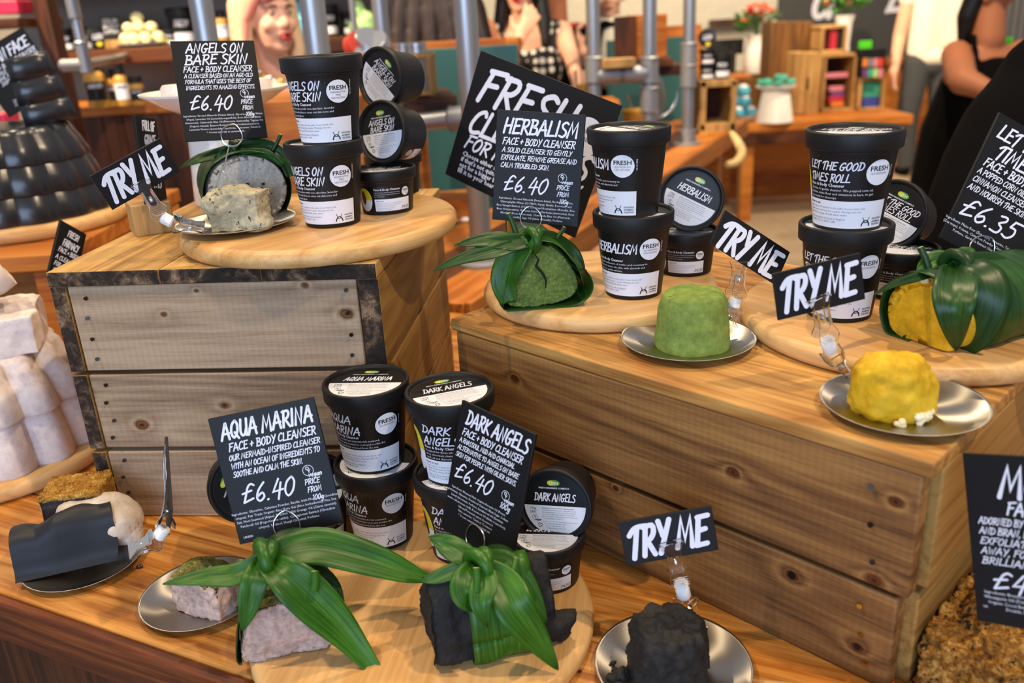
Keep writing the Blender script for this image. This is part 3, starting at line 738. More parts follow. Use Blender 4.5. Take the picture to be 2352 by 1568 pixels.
def pricetail(y, price='£6.40', x=.11, hh=.17, fit=.5): return [('m', price, x, y+.13, hh, fit, 'L', .11), ('v', .79, y-.06, .1), ('m', 'PRICE', .73, y+.07, .05, .14), ('m', 'FROM', .74, y+.145, .05, .13), ('m', '100g', .77, y+.225, .05, .1)]
sign('price_sign', 'black price card on a ring pin stuck in the grey log', [(391, 94), (582, 93), (616, 315), (425, 326)], .965, 6, 17,
     [('m', 'ANGELS ON', .16, .15, .112, .68), ('m', 'BARE SKIN', .13, .29, .118, .74), ('m', FB, .1, .385, .07, .82), ('m', 'A CLEANSER BASED ON AN AGE-OLD', .1, .455, .048, .82),
      ('m', 'FORMULA THAT USES THE BEST OF', .1, .525, .048, .79), ('m', 'INGREDIENTS TO AMAZING EFFECTS.', .1, .6, .048, .83)] + pricetail(.72) +
     ing(['Ingredients: Ground Almonds (Prunus dulcis), Glycerine, Kaolin, Water', '(Aqua), Lavender Oil (Lavandula angustifolia), Rose Absolute (Rosa', 'damascena), Chamomile Blue Oil (Matricaria chamomilla), Tagetes Oil', '(Tagetes minuta), Benzoin Resinoid (Styrax tonkinensis pierre),', 'Lavender Flowers (Lavandula angustifolia), *Limonene, *Linalool.', '* Occurs naturally in essential oils.'], .93), pin=(532, 312, .0115, (524, 345)))
sign('price_sign', 'black price card on a ring pin stuck in the green log', [(1142, 252), (1345, 263), (1327, 522), (1130, 503)], .925, -12, 5,
     [('m', 'HERBALISM', .08, .25, .16, .84), ('m', FB, .08, .37, .075, .82), ('m', 'A SOLID CLEANSER TO GENTLY', .08, .455, .053, .79), ('m', 'EXFOLIATE, REMOVE GREASE AND', .07, .54, .053, .86), ('m', 'CALM TROUBLED SKIN.', .07, .625, .053, .56)] + pricetail(.76) +
     ing(['Ingredients: Ground Almonds (Prunus dulcis), Kaolin, Glycerine,', 'Chlorophyllin Water (CI 75810, Aqua), Nettle, Rosemary and', 'Rice Vinegar Extract, (Urtica dioica and Rosmarinus officinalis), Rice', 'Bran (Oryza sativa), Gardenia Extract (Gardenia jasminoides), Rose', 'Absolute (Rosa damascena), Chamomile Blue Oil (Matricaria', 'chamomilla), Sage Oil (Salvia officinalis), Perfume.'], .98), pin=(1220, 502, .0118, (1219, 540)))
sign('price_sign', 'black price card on a ring pin stuck in the pink log', [(477, 965), (719, 909), (791, 1203), (551, 1248)], .775, -18, 14,
     [('m', 'AQUA MARINA', .08, .22, .15, .86), ('m', FB, .12, .34, .075, .82), ('m', 'OUR MERMAID-INSPIRED CLEANSER', .1, .425, .052, .86), ('m', 'WITH AN OCEAN OF INGREDIENTS TO', .1, .505, .052, .84), ('m', 'SOOTHE AND CALM THE SKIN.', .1, .585, .052, .66)] + pricetail(.72, x=.12) +
     ing(['Ingredients: Glycerine, Calamine Powder, Kaolin, Irish Moss Gel (Chondrus', 'crispus), Fair Trade Organic Aloe Vera Gel (Aloe barbadensis), Fine Sea', 'Salt, Nori Seaweed (Algae), Brazilian Wild Orange Oil (Citrus sinensis),', 'Patchouli Oil (Pogostemon cablin), Carrageenan Extract (Chondrus', 'crispus), Linalool, Hexyl Cinnamal, Perfume'], .94) + [('p', 'UK2020', .05, 1.17, .02, 'L', True)], pin=(660, 1206, .0122, (662, 1250)))
sign('price_sign', 'black price card on a ring pin stuck in the black log', [(1056, 916), (1226, 996), (1175, 1311), (1017, 1214)], .765, -46, 14,
     [('m', 'DARK ANGELS', .1, .22, .15, .84), ('m', FB, .08, .34, .075, .82), ('m', 'A RHASSOUL MUD AND CHARCOAL', .06, .42, .05, .76), ('m', 'ALTERNATIVE TO ANGELS ON BARE', .05, .5, .05, .84), ('m', 'SKIN FOR PEOPLE WITH OILIER SKINS.', .04, .58, .05, .84), ('m', '£6.40', .06, .81, .17, .52, 'L', .11), ('v', .78, .72, .1), ('m', '100g', .73, .86, .06, .13)] +
     ing(['Ingredients: Rhassoul Mud, Organic Avocado Oil (Persea', 'gratissima), Glycerine, Powdered Charcoal, Black Sugar, Sodium', 'Lauryl Sarcosinate, Perfume, Sandalwood Oil (Santalum', 'austro-caledonicum vieill), Rosewood Oil (Aniba rosaeodora),', 'Salt and Potassium spinel, Rosewood', 'Olive extender, *Linalool, Treemoss', '* Occurs naturally in essential oils'], .92, .0245, .043, .44), pin=(1094, 1236, .0118, (1095, 1292)))
sign('price_sign', 'black price card on a ring pin stuck in the yellow log at the right', [(2288, 262), (2505, 367), (2379, 671), (2167, 541)], .81, 38, 17,
     [('m', 'LET THE GOOD', .07, .2, .125, .86), ('m', 'TIMES ROLL', .13, .37, .13, .74), ('m', FB, .07, .47, .075, .82), ('m', 'A POPPED CORN OIL, POLENTA AND', .05, .55, .052, .88), ('m', 'CINNAMON CLEANSER TO SOFTEN', .04, .63, .052, .86), ('m', 'AND NOURISH THE SKIN.', .03, .71, .052, .62), ('m', '£6.35', .05, .94, .17, .56, 'L', .11), ('v', .82, .84, .1), ('m', 'PRICE', .76, .97, .05, .14), ('m', 'FROM', .77, 1.04, .05, .13), ('m', '100g', .8, 1.11, .05, .1)] +
     ing(['Ingredients: Maize flour (Zea mays), Glycerine, Talc, Water (Aqua), Corn Oil', '(Zea mays), Polenta, Cinnamon Powder (Cinnamomum zeylanicum), Popcorn,', 'Perfume, Gardenia Extract (Gardenia jasminoides), Popcorn'], 1.02, .024, .04, .47), pin=(2253, 573, .0125, (2215, 612)))
sign('price_sign', 'blurred black price card leaning over the crumbly golden soap at lower right', [(2210, 1032), (2538, 1066), (2573, 1479), (2245, 1433)], .58, -18, 11,
     [('m', 'MOVIS', .25, .34, .24, .66), ('m', 'FACIAL SOAP', .3, .47, .1, .62), ('m', 'ADORNED BY OATS, WHEATGERM', .08, .56, .055, .84), ('m', 'AND BRAN, LATHER IT UP AND', .08, .64, .055, .84), ('m', 'EXFOLIATE, THEN RINSE', .08, .72, .055, .84), ('m', 'AWAY, FOR SKIN THAT IS', .08, .8, .055, .84), ('m', 'BRILLIANTLY SOFT', .08, .88, .055, .7), ('m', '£4.50', .14, 1.08, .14, .56, 'L', .13)] + ing(['Ingredients: Breadcrumb Infusion, Propylene Glycol, Water', 'Wheatgerm Oil (Triticum vulgare), Sodium Stearate, Honey', 'Organic Cocoa Butter, Fair Trade Almond Oil, Titanium', 'Dioxide, Perfume, Linalool, Limonene'], 1.12, .026, .04) + [('p', 'UK', .06, 1.24, .02, 'L')], thick=.003)
sign('large_sign', 'large tilted black card with big white capitals behind the green log card', [(1102, 113), (1426, 244), (1320, 545), (1024, 402)], 1.07, -34, 11,
     [('m', 'FRESH', .07, .27, .19, .66, 'L', .16), ('m', 'CLEANSERS', .07, .455, .145, .86, 'L', .16), ('m', 'FOR FACE + BODY', .08, .555, .08, .84, 'L', .16), ('p', 'Choose either a small pot or a slice, and', .085, .605, .03, 'L', True), ('p', "if that's not quite enough for you then", .085, .64, .03, 'L', True), ('p', 'opt for a bigger block and let us', .085, .675, .03, 'L', True), ('p', "fill it to your heart's desire.", .085, .71, .03, 'L', True), ('d', .86, .22, .105)], thick=.003, group=None)
o = [q for q in bpy.data.objects if q.name.startswith('large_sign')][0]
_, lw, lh = card_pose([(1102, 113), (1426, 244), (1320, 545), (1024, 402)], 1.07, -34, 11)
mb = MB(); mpl = lambda x, y: (x*lw-lw/2, lh/2+y*lw, .0003)
print_text(mb, 'PRESERVATIVE', .86, -.205, .022, 0, mpl, 'C', fit=.17); print_text(mb, 'FREE', .86, -.245, .022, 0, mpl, 'C'); mb.build('badge_print', M['ink'], o.children[0], smooth=False)
p0 = P(1164, 470, 1.085)
MB().cyl(o.matrix_basis.inverted() @ p0, o.matrix_basis.inverted() @ Vector((p0.x, p0.y, ZR+.002)), .0028, 12).build('stand_rod', M['brass'], o)
sign('price_sign', 'tilted black price card behind the black fluted moulds, cut off at left', [(-75, 136), (52, 61), (147, 194), (19, 270)], 1.62, -18, 24,
     [('m', 'CLEAN FACE', .1, .3, .17, .82), ('m', 'FACE + BODY CLEANSER', .1, .42, .07, .86), ('m', 'A GENTLE SOAP CLEANSER TO', .1, .5, .055, .86), ('m', 'REMOVE, REFRESH AND GENTLY', .1, .58, .055, .86), ('m', 'SOFTEN THE SKIN', .2, .66, .055, .6), ('m', '£4.50', .3, .86, .15, .5, 'L', .12)] + ing(['Ingredients: Rapeseed Oil; Coconut Oil', '(Brassica napus; Cocos nucifera), Water', 'Fennel Infusion, Glycerine, Rose Absolute', 'Perfume, Linalool'], .95, .028))
# ---- try me cards
TM = [('m', 'TRY ME', .05, .415, .335, .84, 'L', .17)]
GT = 'small try me cards'
def tryme(label, c4, d, yaw, tilt): return sign('sample_card', label, c4, d, yaw, tilt, TM, .0026, GT, cat='card')
T1 = tryme('small black card with two white words, clipped in front of the grey log', [(207, 404), (367, 318), (415, 394), (258, 483)], .90, 12, -1)
T2 = tryme('small black card with two white words, clipped to the green sample plate', [(1665, 480), (1810, 577), (1787, 655), (1633, 560)], .83, 36, 20)
T3 = tryme('small black card with two white words, clipped to the yellow sample plate', [(1775, 628), (1978, 581), (1986, 686), (1788, 737)], .70, 30, 8)
T4 = tryme('small black card with two white words, clipped to the black sample plate', [(1420, 1199), (1635, 1162), (1650, 1262), (1440, 1300)], .72, 9, 11)
a = P(377, 1035, .83); bq = P(385, 1205, .80)
T5 = E('sample_card', 'small black card seen edge-on, clipped to the plate with the cut black mould', 'card', group=GT)
yy = (a-bq).normalized(); vv = (CAM-a).normalized(); zz = (vv.cross(yy)).normalized(); zz = (zz*.998+vv*.05).normalized(); xx = yy.cross(zz).normalized(); yy = zz.cross(xx)
T5.matrix_basis = frame((a+bq)/2, xx, yy, zz); hh = (a-bq).length
c5 = MB().box((0, 0, -.0013), (.08, hh*.97, .0026)).build('card', M['card'], T5, bevel=.0004)
mb = MB(); layout(mb, .08, hh*.97, TM); mb.build('lettering', [M['ink'], M['white_ink']], c5, smooth=False, auto=180)
# ---- acrylic clips
def jaw(name, a, b, nrm, root, flip=1):
    a = Vector(a); b = Vector(b); L = (b-a).length; x = (b-a).normalized(); n = (Vector(nrm)-x*Vector(nrm).dot(x)).normalized(); y = n.cross(x)
    mb = MB(); mb.M = frame(a, x, y, n)
    prof = [(0, .0055), (.12, .0085), (.2, .0085), (.34, .006), (.72, .0058), (.86, .0075), (1, .0105)]
    for s, z0, z1, t in ((1, .0042, .0012, .0014), (-1, -.0042, -.0012, .0014)):
        vs = []; N = len(prof)
        for k in (0, 1):
            for (q, w) in prof:
                z = z0+(z1-z0)*q+(.0035*s*max(0, .3-q)/.3)+k*t*s
                vs += [(q*L, w, z), (q*L, -w, z)]
        fs = []
        for i in range(N-1):
            A = 2*i; fs += [(A, A+1, A+3, A+2), (2*N+A, 2*N+A+2, 2*N+A+3, 2*N+A+1), (A, A+2, 2*N+A+2, 2*N+A), (A+1, 2*N+A+1, 2*N+A+3, A+3)]
        fs += [(0, 2*N, 2*N+1, 1), (2*N-2, 2*N-1, 4*N-1, 4*N-2)]
        mb.add(vs, fs, 0)
        for k in range(4): mb.box((L*(.05+.05*k), 0, s*(.0078-.0006*k)), (.0008, .013, .0008))
    for yy in (-.0046, .0046): mb.box((L*.52, yy, 0), (L*.4, .0011, .0075))
    o = mb.build(name, M['acrylic'], root, bevel=.0003)
    mb = MB(); mb.M = frame(a, x, y, n)
    mb.tube([(L*.5+.003*math.cos(t), 0, .0032*math.sin(t)) for t in [i*.5 for i in range(-4, 6)]], .0013, 8); mb.build('spring', M['wire'], o)
    return o
def clip(label, pl, j0, j1, cd_, nrm_p, nrm_c):
    root = E('sign_clip', label, 'clip', group='clear card clips'); root.matrix_basis = Matrix.Translation((j0+j1)/2)
    r = lambda p: p-(j0+j1)/2
    jaw('plate_jaw', r(j0), r(pl), nrm_p, root); jaw('card_jaw', r(j1), r(cd_), nrm_c, root)
    mb = MB(); d = (j1-j0); mb.tube([r(j0), r(j0)+d*.12, r(j1)-d*.12, r(j1)], [.0045, .0062, .0062, .0045], 18); mb.build('joint', M['joint'], root); return root
def cn(o): return Vector(o.matrix_basis.col[2].xyz)
clip('clear clip joining the grey sample plate to its little card', P(470, 522, .905), P(398, 512, .895), P(372, 498, .893), P(322, 418, .893), (0, -.3, 1), cn(T1))
clip('clear clip joining the green sample plate to its little card', P(1672, 745, .838), P(1684, 708, .838), P(1690, 682, .836), P(1700, 600, .826), (.5, -.3, 1), cn(T2))
clip('clear clip joining the yellow sample plate to its little card', P(1955, 868, .745), P(1909, 808, .722), P(1898, 778, .712), P(1880, 684, .694), (.2, -.3, 1), cn(T3))
clip('clear clip joining the black sample plate to its little card', P(1605, 1455, .755), P(1572, 1372, .742), P(1563, 1334, .735), P(1540, 1246, .716), (0, -.4, 1), cn(T4))
clip('clear clip joining the cut-mould plate to its edge-on card', P(298, 1268, .785), P(362, 1236, .79), P(380, 1210, .79), P(384, 1150, .803), (0, -.3, 1), cn(T5))
# ------------------------------------------------------------------ plates, logs, leaves, samples
CL = {}
CL['grey'] = crumb('grey_almond_paste', '8f8c87', 'b3afa6', 'c8c3b8', 330, .66, '4a4550', .35)
CL['greyw'] = crumb('grey_almond_paste_worked', '8d8672', 'aca489', 'c0b79c', 200, .61, '3c3838')
CL['green'] = crumb('green_herb_paste', '42582b', '5d7437', '7e914d', 300, None)
CL['greens'] = crumb('smooth_green_paste', '5f7436', '748a40', '8a9c52', 130, .68, '32491c', .3)
CL['yellow'] = crumb('yellow_corn_paste', 'ac8410', 'cfa41c', 'e0bb34', 60, None, bump=.15, rough=.6)
CL['black'] = crumb('black_charcoal_paste', '050506', '0b0b0c', '1d1d20', 260, None, bump=1, rough=.7, spec=.5)
CL['pink'] = crumb('pink_clay_paste', '9f8378', 'c4a698', 'd8beb0', 170, .68, '6b6238')
CL['nori'] = crumb('green_seaweed_crust', '3c3a14', '6c6828', '9a8f56', 420, None, bump=1)
CL['popcorn'] = crumb('popcorn_bits', 'c98a3c', 'e8d9a8', 'f2ead0', 90)
def plate(u, v, z, r, label, tilt=(0, 0)):
    p = at(u, v, z)
    o = MB().lathe([(1e-6, .0018), (r*.45, .0018), (r*.75, .0035), (r*.97, .0072), (r, .0082), (r, .0088), (r*.97, .0080), (r*.75, .0044), (r*.45, .0028), (1e-6, .0028)], 96).build('sample_plate', M['steel'], auto=180)
    o.matrix_basis = Matrix.Translation((p.x, p.y, z)) @ Matrix.Rotation(tilt[0], 4, 'X') @ Matrix.Rotation(tilt[1], 4, 'Y')
    tag(o, label, 'plate', 'round steel sample plates'); return p
pA = plate(545, 522, ZLB, .066, 'steel plate with the grey sample on the left board')
pH = plate(1580, 790, ZR, .065, 'steel plate with the green moulded sample on the brown crate')
pY = plate(2072, 940, ZR, .063, 'steel plate with the yellow sample on the crate corner')
pD = plate(1545, 1537, ZT, .066, 'steel plate with the black crumbly sample at the bottom')
pQ = plate(468, 1374, ZT, .060, 'steel plate with the pink sample left of the pink log')
pM = plate(196, 1292, ZT, .062, 'steel plate under the cut black mould at lower left')
def log(root, sec, L, mat_, amp=.0018, fr=70, round_=.12, name='cleanser', nring=24, taper=1.0, dent=0, seedo=0, face_mat=None):
    """sec: closed section (x, z) points, front face at y=0, extends to y=L"""
    pts = [(v.x, v.z) for v in catmull([(a, 0, b) for a, b in sec], 12, True)]; n = len(pts)
    cx = sum(p[0] for p in pts)/n; cz = sum(p[1] for p in pts)/n
    prof = [(k/nring, 0) for k in range(1, nring)]+[(1-round_*.35, .0), (1-round_*.1, round_*.014), (1, round_*.045)]
    m = 30; prof += [(1+(taper-1)*k/m, round_*.045+(L-.006-round_*.045)*k/m) for k in range(1, m)]+[(taper, L-.003), (taper*.96, L)]+[(taper*(1-k/4), L) for k in range(1, 4)]
    vs = [(cx, 0, cz)]; fs = []
    for s, y in prof:
        for (a, b) in pts: vs.append((cx+(a-cx)*s, y, cz+(b-cz)*s))
    N = len(prof)
    for i in range(n):
        j = (i+1) % n; fs.append((0, 1+j, 1+i))
        for k in range(N-1): fs.append((1+k*n+i, 1+k*n+j, 1+(k+1)*n+j, 1+(k+1)*n+i))
    vs.append((cx, L, cz)); e = len(vs)-1
    for i in range(n): fs.append((e, 1+(N-1)*n+i, 1+(N-1)*n+(i+1) % n))
    out = []
    for v in vs:
        q = Vector(v); d = fbm(q, fr, 4, seedo)
        nn = Vector((q.x-cx, 0, q.z-cz)); f = max(0, min(1, 1-q.y/(.05*round_+.002)))
        nn = (nn.normalized()*(1-f) if nn.length else Vector())+Vector((0, -1, 0))*f
        if dent: d -= dent*max(0, .12-abs(nz(q, 22, seedo+5)))*8
        w = q+nn*d*amp
        if w.z < 0: w.z = 0
        out.append(w)
    mb = MB(); mb.add(out, fs, 0)
    if face_mat: mb.m = [1 if all(out[i].y < .0045 for i in f) else 0 for f in mb.f]
    return mb.build(name, [mat_, face_mat] if face_mat else mat_, root, auto=180)
def wrap(root, sec, y0, y1, t0, t1, off=.002, name='leaf_wrap', m='leaf', amp=.001, taperw=0):
    pts = [(v.x, v.z) for v in catmull([(a, 0, b) for a, b in sec], 12, True)]; n = len(pts)
    cx = sum(p[0] for p in pts)/n; cz = sum(p[1] for p in pts)/n; K = 40; J = 10; vs = []; uv = []; fs = []
    for k in range(K+1):
        t = (t0+(t1-t0)*k/K); i = t*n; a = pts[int(math.floor(i)) % n]; b = pts[(int(math.floor(i))+1) % n]; f = i-math.floor(i)
        x, z = a[0]+(b[0]-a[0])*f, a[1]+(b[1]-a[1])*f; nn = Vector((x-cx, 0, z-cz)); L = nn.length; nn.normalize()
        for j in range(J+1):
            q = j/J; y = y0+(y1-y0)*q; y += taperw*(k/K-.5)*(q-.5)
            p = Vector((cx, y, cz))+nn*(L+off+.0006*math.sin(q*9)+amp*fbm((x, y, z), 60, 2)); p.z = max(p.z, .0004)
            vs.append(p); uv.append((q, k/K*4))
    for k in range(K):
        for j in range(J): A = k*(J+1)+j; fs.append((A, A+1, A+J+2, A+J+1))
    mb = MB(); mb.add(vs, fs, 0, uv); return mb.build(name, M[m], root, solid=.0007, auto=180)
def leaf(root, pts, w, name='leaf', m='leaf', twist=0, cup=.25, tipw=.0, base=.35, n=7, upmix=.35):
    """blade along world points; faces the camera/up mix"""
    p = catmull(pts, n); N = len(p); vs = []; uv = []; fs = []; J = 8
    for i, q in enumerate(p):
        t = (p[min(i+1, N-1)]-p[max(i-1, 0)]).normalized(); s = i/(N-1)
        vd = ((CAM-q).normalized()*(1-upmix)+Vector((0, 0, 1))*upmix)
        side = t.cross(vd).normalized(); nn = side.cross(t).normalized()
        tw = twist*(s-.3) if not callable(twist) else twist(s); R = Matrix.Rotation(tw, 3, t); side = R @ side; nn = R @ nn
        ww = w*(base+(1-base)*min(1, s/.35)**.8 if s < .35 else 1-(1-tipw)*max(0, (s-.45)/.55)**1.7)/2
        for j in range(J+1):
            a = -1+2*j/J
            h = (abs(a)-.5)*cup*ww + .0007*math.sin(a*7+s*9)
            vs.append(q+side*a*ww+nn*h); uv.append((j/J, s*3))
    for i in range(N-1):
        for j in range(J): A = i*(J+1)+j; fs.append((A, A+1, A+J+2, A+J+1))
    mb = MB(); mb.add(vs, fs, 0, uv); return mb.build(name, M[m], root, world=True, solid=.0008, auto=180)
def stem(root, a, b, r=.0022, m='leaf_dark', tip=True):
    a = Vector(a); b = Vector(b); o = MB().tube([a, (a+b)/2+Vector((.0008, 0, 0)), b], [r*1.15, r, r], 10).build('stem', M[m], root, world=True)
    if tip: MB().tube([b, b+(b-a).normalized()*.0004], r*.96, 10).build('cut_end', M['stem'], o, world=False).matrix_parent_inverse = Matrix()
    return o
def stem(root, a, b, r=.0022, m='leaf_dark'):
    a = Vector(a); b = Vector(b); mb = MB(); mb.tube([a, (a+b)/2+Vector((.0008, 0, 0)), b], [r*1.15, r, r], 10); mb.uv = {i: (.5, 0) for i in range(len(mb.v))}
    c = b+(b-a).normalized()*.0005; mb.tube([b, c], [r*.9, r*.8], 10, 1); return mb.build('stem', [M[m], M['stem']], root, world=True)
def knot(root, c, r, m='leaf', ax=(1, 0, 0)):
    mb = MB(); c = Vector(c); x = Vector(ax).normalized(); y = Vector((0, 0, 1)); z = x.cross(y)
    for k, (o, s) in enumerate(((0, 1), (.5, .8))):
        pts = [c+(y*math.cos(t)+z*math.sin(t))*r*s+x*(r*.5*math.sin(t+o*3)+o*r*.4) for t in [2*math.pi*i/18 for i in range(18)]]
        mb.tube(pts, r*.5, 10, 0, closed=True)
    mb.uv = {i: ((i % 10)/10, i/40) for i in range(len(mb.v))}
    return mb.build('leaf_knot', M[m], root, world=True, auto=180)
GL = 'leaf wrapped cleanser logs'
# --- grey log
b = at(580, 508, ZLB); D = dep(b)
L1 = E('cleanser_log', 'speckled grey round log wrapped in dark leaf on the left board', 'cleanser', b, face(b)+rad(6), GL)
sec = [(0, .0), (.03, .004), (.046, .03), (.040, .058), (.018, .074), (-.012, .075), (-.036, .062), (-.0455, .034), (-.032, .005)]
log(L1, sec, .085, CL['grey'], .0014, 90, .5, seedo=3)
wrap(L1, sec, -.003, .05, .06, .82, .0035, m='leaf_dark', taperw=.012); wrap(L1, sec, .02, .088, .0, 1.0, .002, m='leaf_dark')
mb = MB()
for k in range(26):
    a = random.uniform(2.2, 2.9) if k < 13 else random.uniform(.6, 1.9); q = (random.gauss(-.004, .016), -.0012, .036+random.gauss(0, .004)); mb.sphere(q, random.uniform(.0008, .0022), 0, 6, (1, .5, .8))
mb.build('dark_flecks', mat('dark_petal', '201c26', .8), L1)
kn = P(536, 341, D-.012)
knot(L1, kn, .0075, 'leaf_dark')
leaf(L1, [kn, P(500, 352, D-.015), P(455, 366, D-.03), P(414, 386, D-.04)], .013, m='leaf_dark', base=.8)
leaf(L1, [kn, P(512, 362, D-.02), P(490, 400, D-.012), P(482, 450, D-.006), P(484, 500, D-.003)], .016, m='leaf_dark', twist=1.2, base=.7, tipw=.5)
leaf(L1, [kn+Vector((0, 0, .002)), P(580, 336, D-.008), P(625, 342, D), P(655, 368, D), P(668, 405, D)], .02, m='leaf_dark', base=.6, tipw=.5)
leaf(L1, [kn, P(556, 352, D-.016), P(610, 352, D-.008), P(650, 380, D-.004)], .012, m='leaf', base=.6, tipw=.4)
stem(L1, P(626, 345, D), P(645, 309, D-.004)); stem(L1, P(646, 352, D+.01), P(652, 338, D+.01), .002, 'leaf')
# --- green log
b = at(1248, 703, ZRB); D = dep(b)
L2 = E('cleanser_log', 'cracked green log in a leaf wrap on the middle board', 'cleanser', b, face(b)+rad(8), GL)
sec = [(-.038, .003), (0, 0), (.03, .006), (.040, .022), (.030, .046), (.012, .066), (-.010, .068), (-.026, .052), (-.037, .028)]
log(L2, sec, .09, CL['green'], .0016, 95, .3, dent=.35, seedo=9)
mb = MB(); cr = [(-.008, .060), (-.003, .052), (-.006, .045), (.001, .036), (.004, .028), (.003, .02)]
mb.tube([(x, -.0006, z) for x, z in cr], [.0006, .0012, .0016, .0015, .001, .0005], 6); mb.tube([(-.016, -.0006, .062), (-.013, -.0006, .056)], .0006, 5); mb.build('crack', mat('crack_shadow', '0c1406', .9), L2)
wrap(L2, sec, -.006, .07, .34, .98, .0035, m='leaf'); wrap(L2, [(a*1.13+.003, z*1.06) for a, z in sec], -.012, .06, -.04, .38, .003, m='leaf_dark', taperw=.02); wrap(L2, sec, .03, .093, 0, 1, .002, m='leaf_dark')
kn = P(1222, 552, D-.03); knot(L2, kn, .010, 'leaf')
leaf(L2, [kn, P(1180, 556, D-.04), P(1120, 552, D-.05), P(1044, 563, D-.06)], .021, m='leaf_dark', base=.6)
leaf(L2, [P(1205, 560, D-.03), P(1150, 572, D-.05), P(1075, 590, D-.06), P(995, 621, D-.07)], .017, m='leaf_dark', base=.7)
leaf(L2, [P(1215, 556, D-.035), P(1180, 590, D-.03), P(1158, 640, D-.02), P(1168, 696, D-.012)], .032, m='leaf', base=.5, tipw=.5, twist=.4)
leaf(L2, [kn, P(1265, 552, D-.01), P(1310, 580, D+.01), P(1335, 620, D+.01)], .022, m='leaf_dark', base=.6, tipw=.4)
stem(L2, P(1188, 545, D-.03), P(1168, 490, D-.035), .0028); stem(L2, P(1278, 548, D), P(1296, 522, D), .0024)
# --- yellow log
b = at(2118, 792, ZRB); D = dep(b)
L3 = E('cleanser_log', 'smooth yellow log under a wide dark leaf on the right board', 'cleanser', b, face(b)+rad(-38), GL)
sec = [(-.026, .0), (0, 0), (.03, .002), (.041, .022), (.036, .046), (.018, .061), (-.008, .063), (-.032, .05), (-.042, .028), (-.038, .008)]
log(L3, sec, .125, CL['yellow'], .0012, 45, .9, seedo=12)
mb = MB()
for k in range(16): mb.sphere((random.gauss(-.002, .009), random.uniform(-.004, .006), .059+random.uniform(-.006, .003)), random.uniform(.0018, .004), 0, 8, (1, 1, .7))
mb.build('popcorn_pieces', CL['popcorn'], L3)
wrap(L3, sec, -.006, .05, .5, 1.06, .003, m='leaf_dark', taperw=-.01); wrap(L3, sec, .036, .122, 0, 1, .003, m='leaf_dark')
kn = P(2195, 612, D-.012); knot(L3, kn, .011, 'leaf_dark')
leaf(L3, [kn, P(2193, 650, D-.05), P(2192, 720, D-.06), P(2196, 805, D-.03)], .034, m='leaf_dark', base=.5, twist=.5)
leaf(L3, [kn, P(2225, 625, D-.035), P(2255, 680, D-.045), P(2235, 760, D-.03), P(2205, 800, D-.01)], .046, m='leaf_dark', base=.4, tipw=.3, cup=-.2)
leaf(L3, [kn, P(2270, 620, D), P(2320, 660, D+.01), P(2400, 720, D+.02)], .035, m='leaf_dark', base=.5)
leaf(L3, [kn, P(2160, 598, D), P(2128, 612, D), P(2106, 628, D)], .02, m='leaf', base=.5)
leaf(L3, [kn, P(2120, 632, D-.02), P(2060, 650, D-.03), P(2008, 676, D-.04)], .009, m='leaf_dark', base=.8)
leaf(L3, [kn, P(2215, 592, D+.005), P(2222, 590, D+.005), P(2226, 596, D+.0)], .02, m='leaf', base=.6)
stem(L3, P(2134, 620, D), P(2114, 568, D), .003); stem(L3, P(2262, 640, D), P(2270, 606, D-.005), .0024, 'leaf')
# --- pink log
b = at(664, 1506, ZB); D = dep(b)
L4 = E('cleanser_log', 'pale pink log with seaweed-green top, tied with broad leaves on the front board', 'cleanser', b, face(b)+rad(-7), GL)
sec = [(-.037, .0), (0, 0), (.036, .001), (.0385, .015), (.030, .036), (.014, .052), (-.012, .055), (-.030, .045), (-.038, .02)]
o = log(L4, sec, .085, CL['pink'], .003, 70, .3, dent=.25, seedo=21)
crust = [p for p in sec]; wrap(L4, sec, -.001, .084, .36, .86, .0012, 'seaweed_crust', 'leaf', .0018).data.materials[0] = CL['nori']
wrap(L4, sec, .0, .05, .78, 1.0, .003, m='leaf_dark'); wrap(L4, sec, .028, .086, 0, 1, .003, m='leaf_dark')
kn = P(606, 1283, D-.015); knot(L4, kn, .0125, 'leaf')
leaf(L4, [kn, P(660, 1266, D-.012), P(740, 1256, D), P(850, 1284, D+.01), P(940, 1316, D+.02), P(998, 1332, D+.03)], .034, base=.5, cup=.3)
leaf(L4, [kn, P(655, 1322, D-.035), P(728, 1388, D-.03), P(805, 1468, D-.02), P(900, 1590, D-.015)], .037, base=.35, twist=.35, cup=.35)
leaf(L4, [kn, P(545, 1318, D-.02), P(470, 1326, D-.03), P(374, 1341, D-.035)], .02, base=.6, twist=.5)
leaf(L4, [kn, P(585, 1330, D-.035), P(572, 1390, D-.035), P(557, 1448, D-.03)], .022, base=.6, twist=-.4)
leaf(L4, [kn, P(690, 1316, D-.01), P(752, 1352, D+.005), P(790, 1420, D+.0)], .03, m='leaf_dark', base=.5)
leaf(L4, [P(612, 1300, D-.02), P(655, 1312, D-.03), P(690, 1330, D-.025), P(705, 1352, D-.02)], .016, base=.5)
leaf(L4, [kn, P(640, 1246, D+.01), P(690, 1228, D+.02), P(735, 1222, D+.03)], .018, m='leaf_dark', base=.6)
stem(L4, P(722, 1358, D-.035), P(723, 1312, D-.03), .0034, 'leaf')
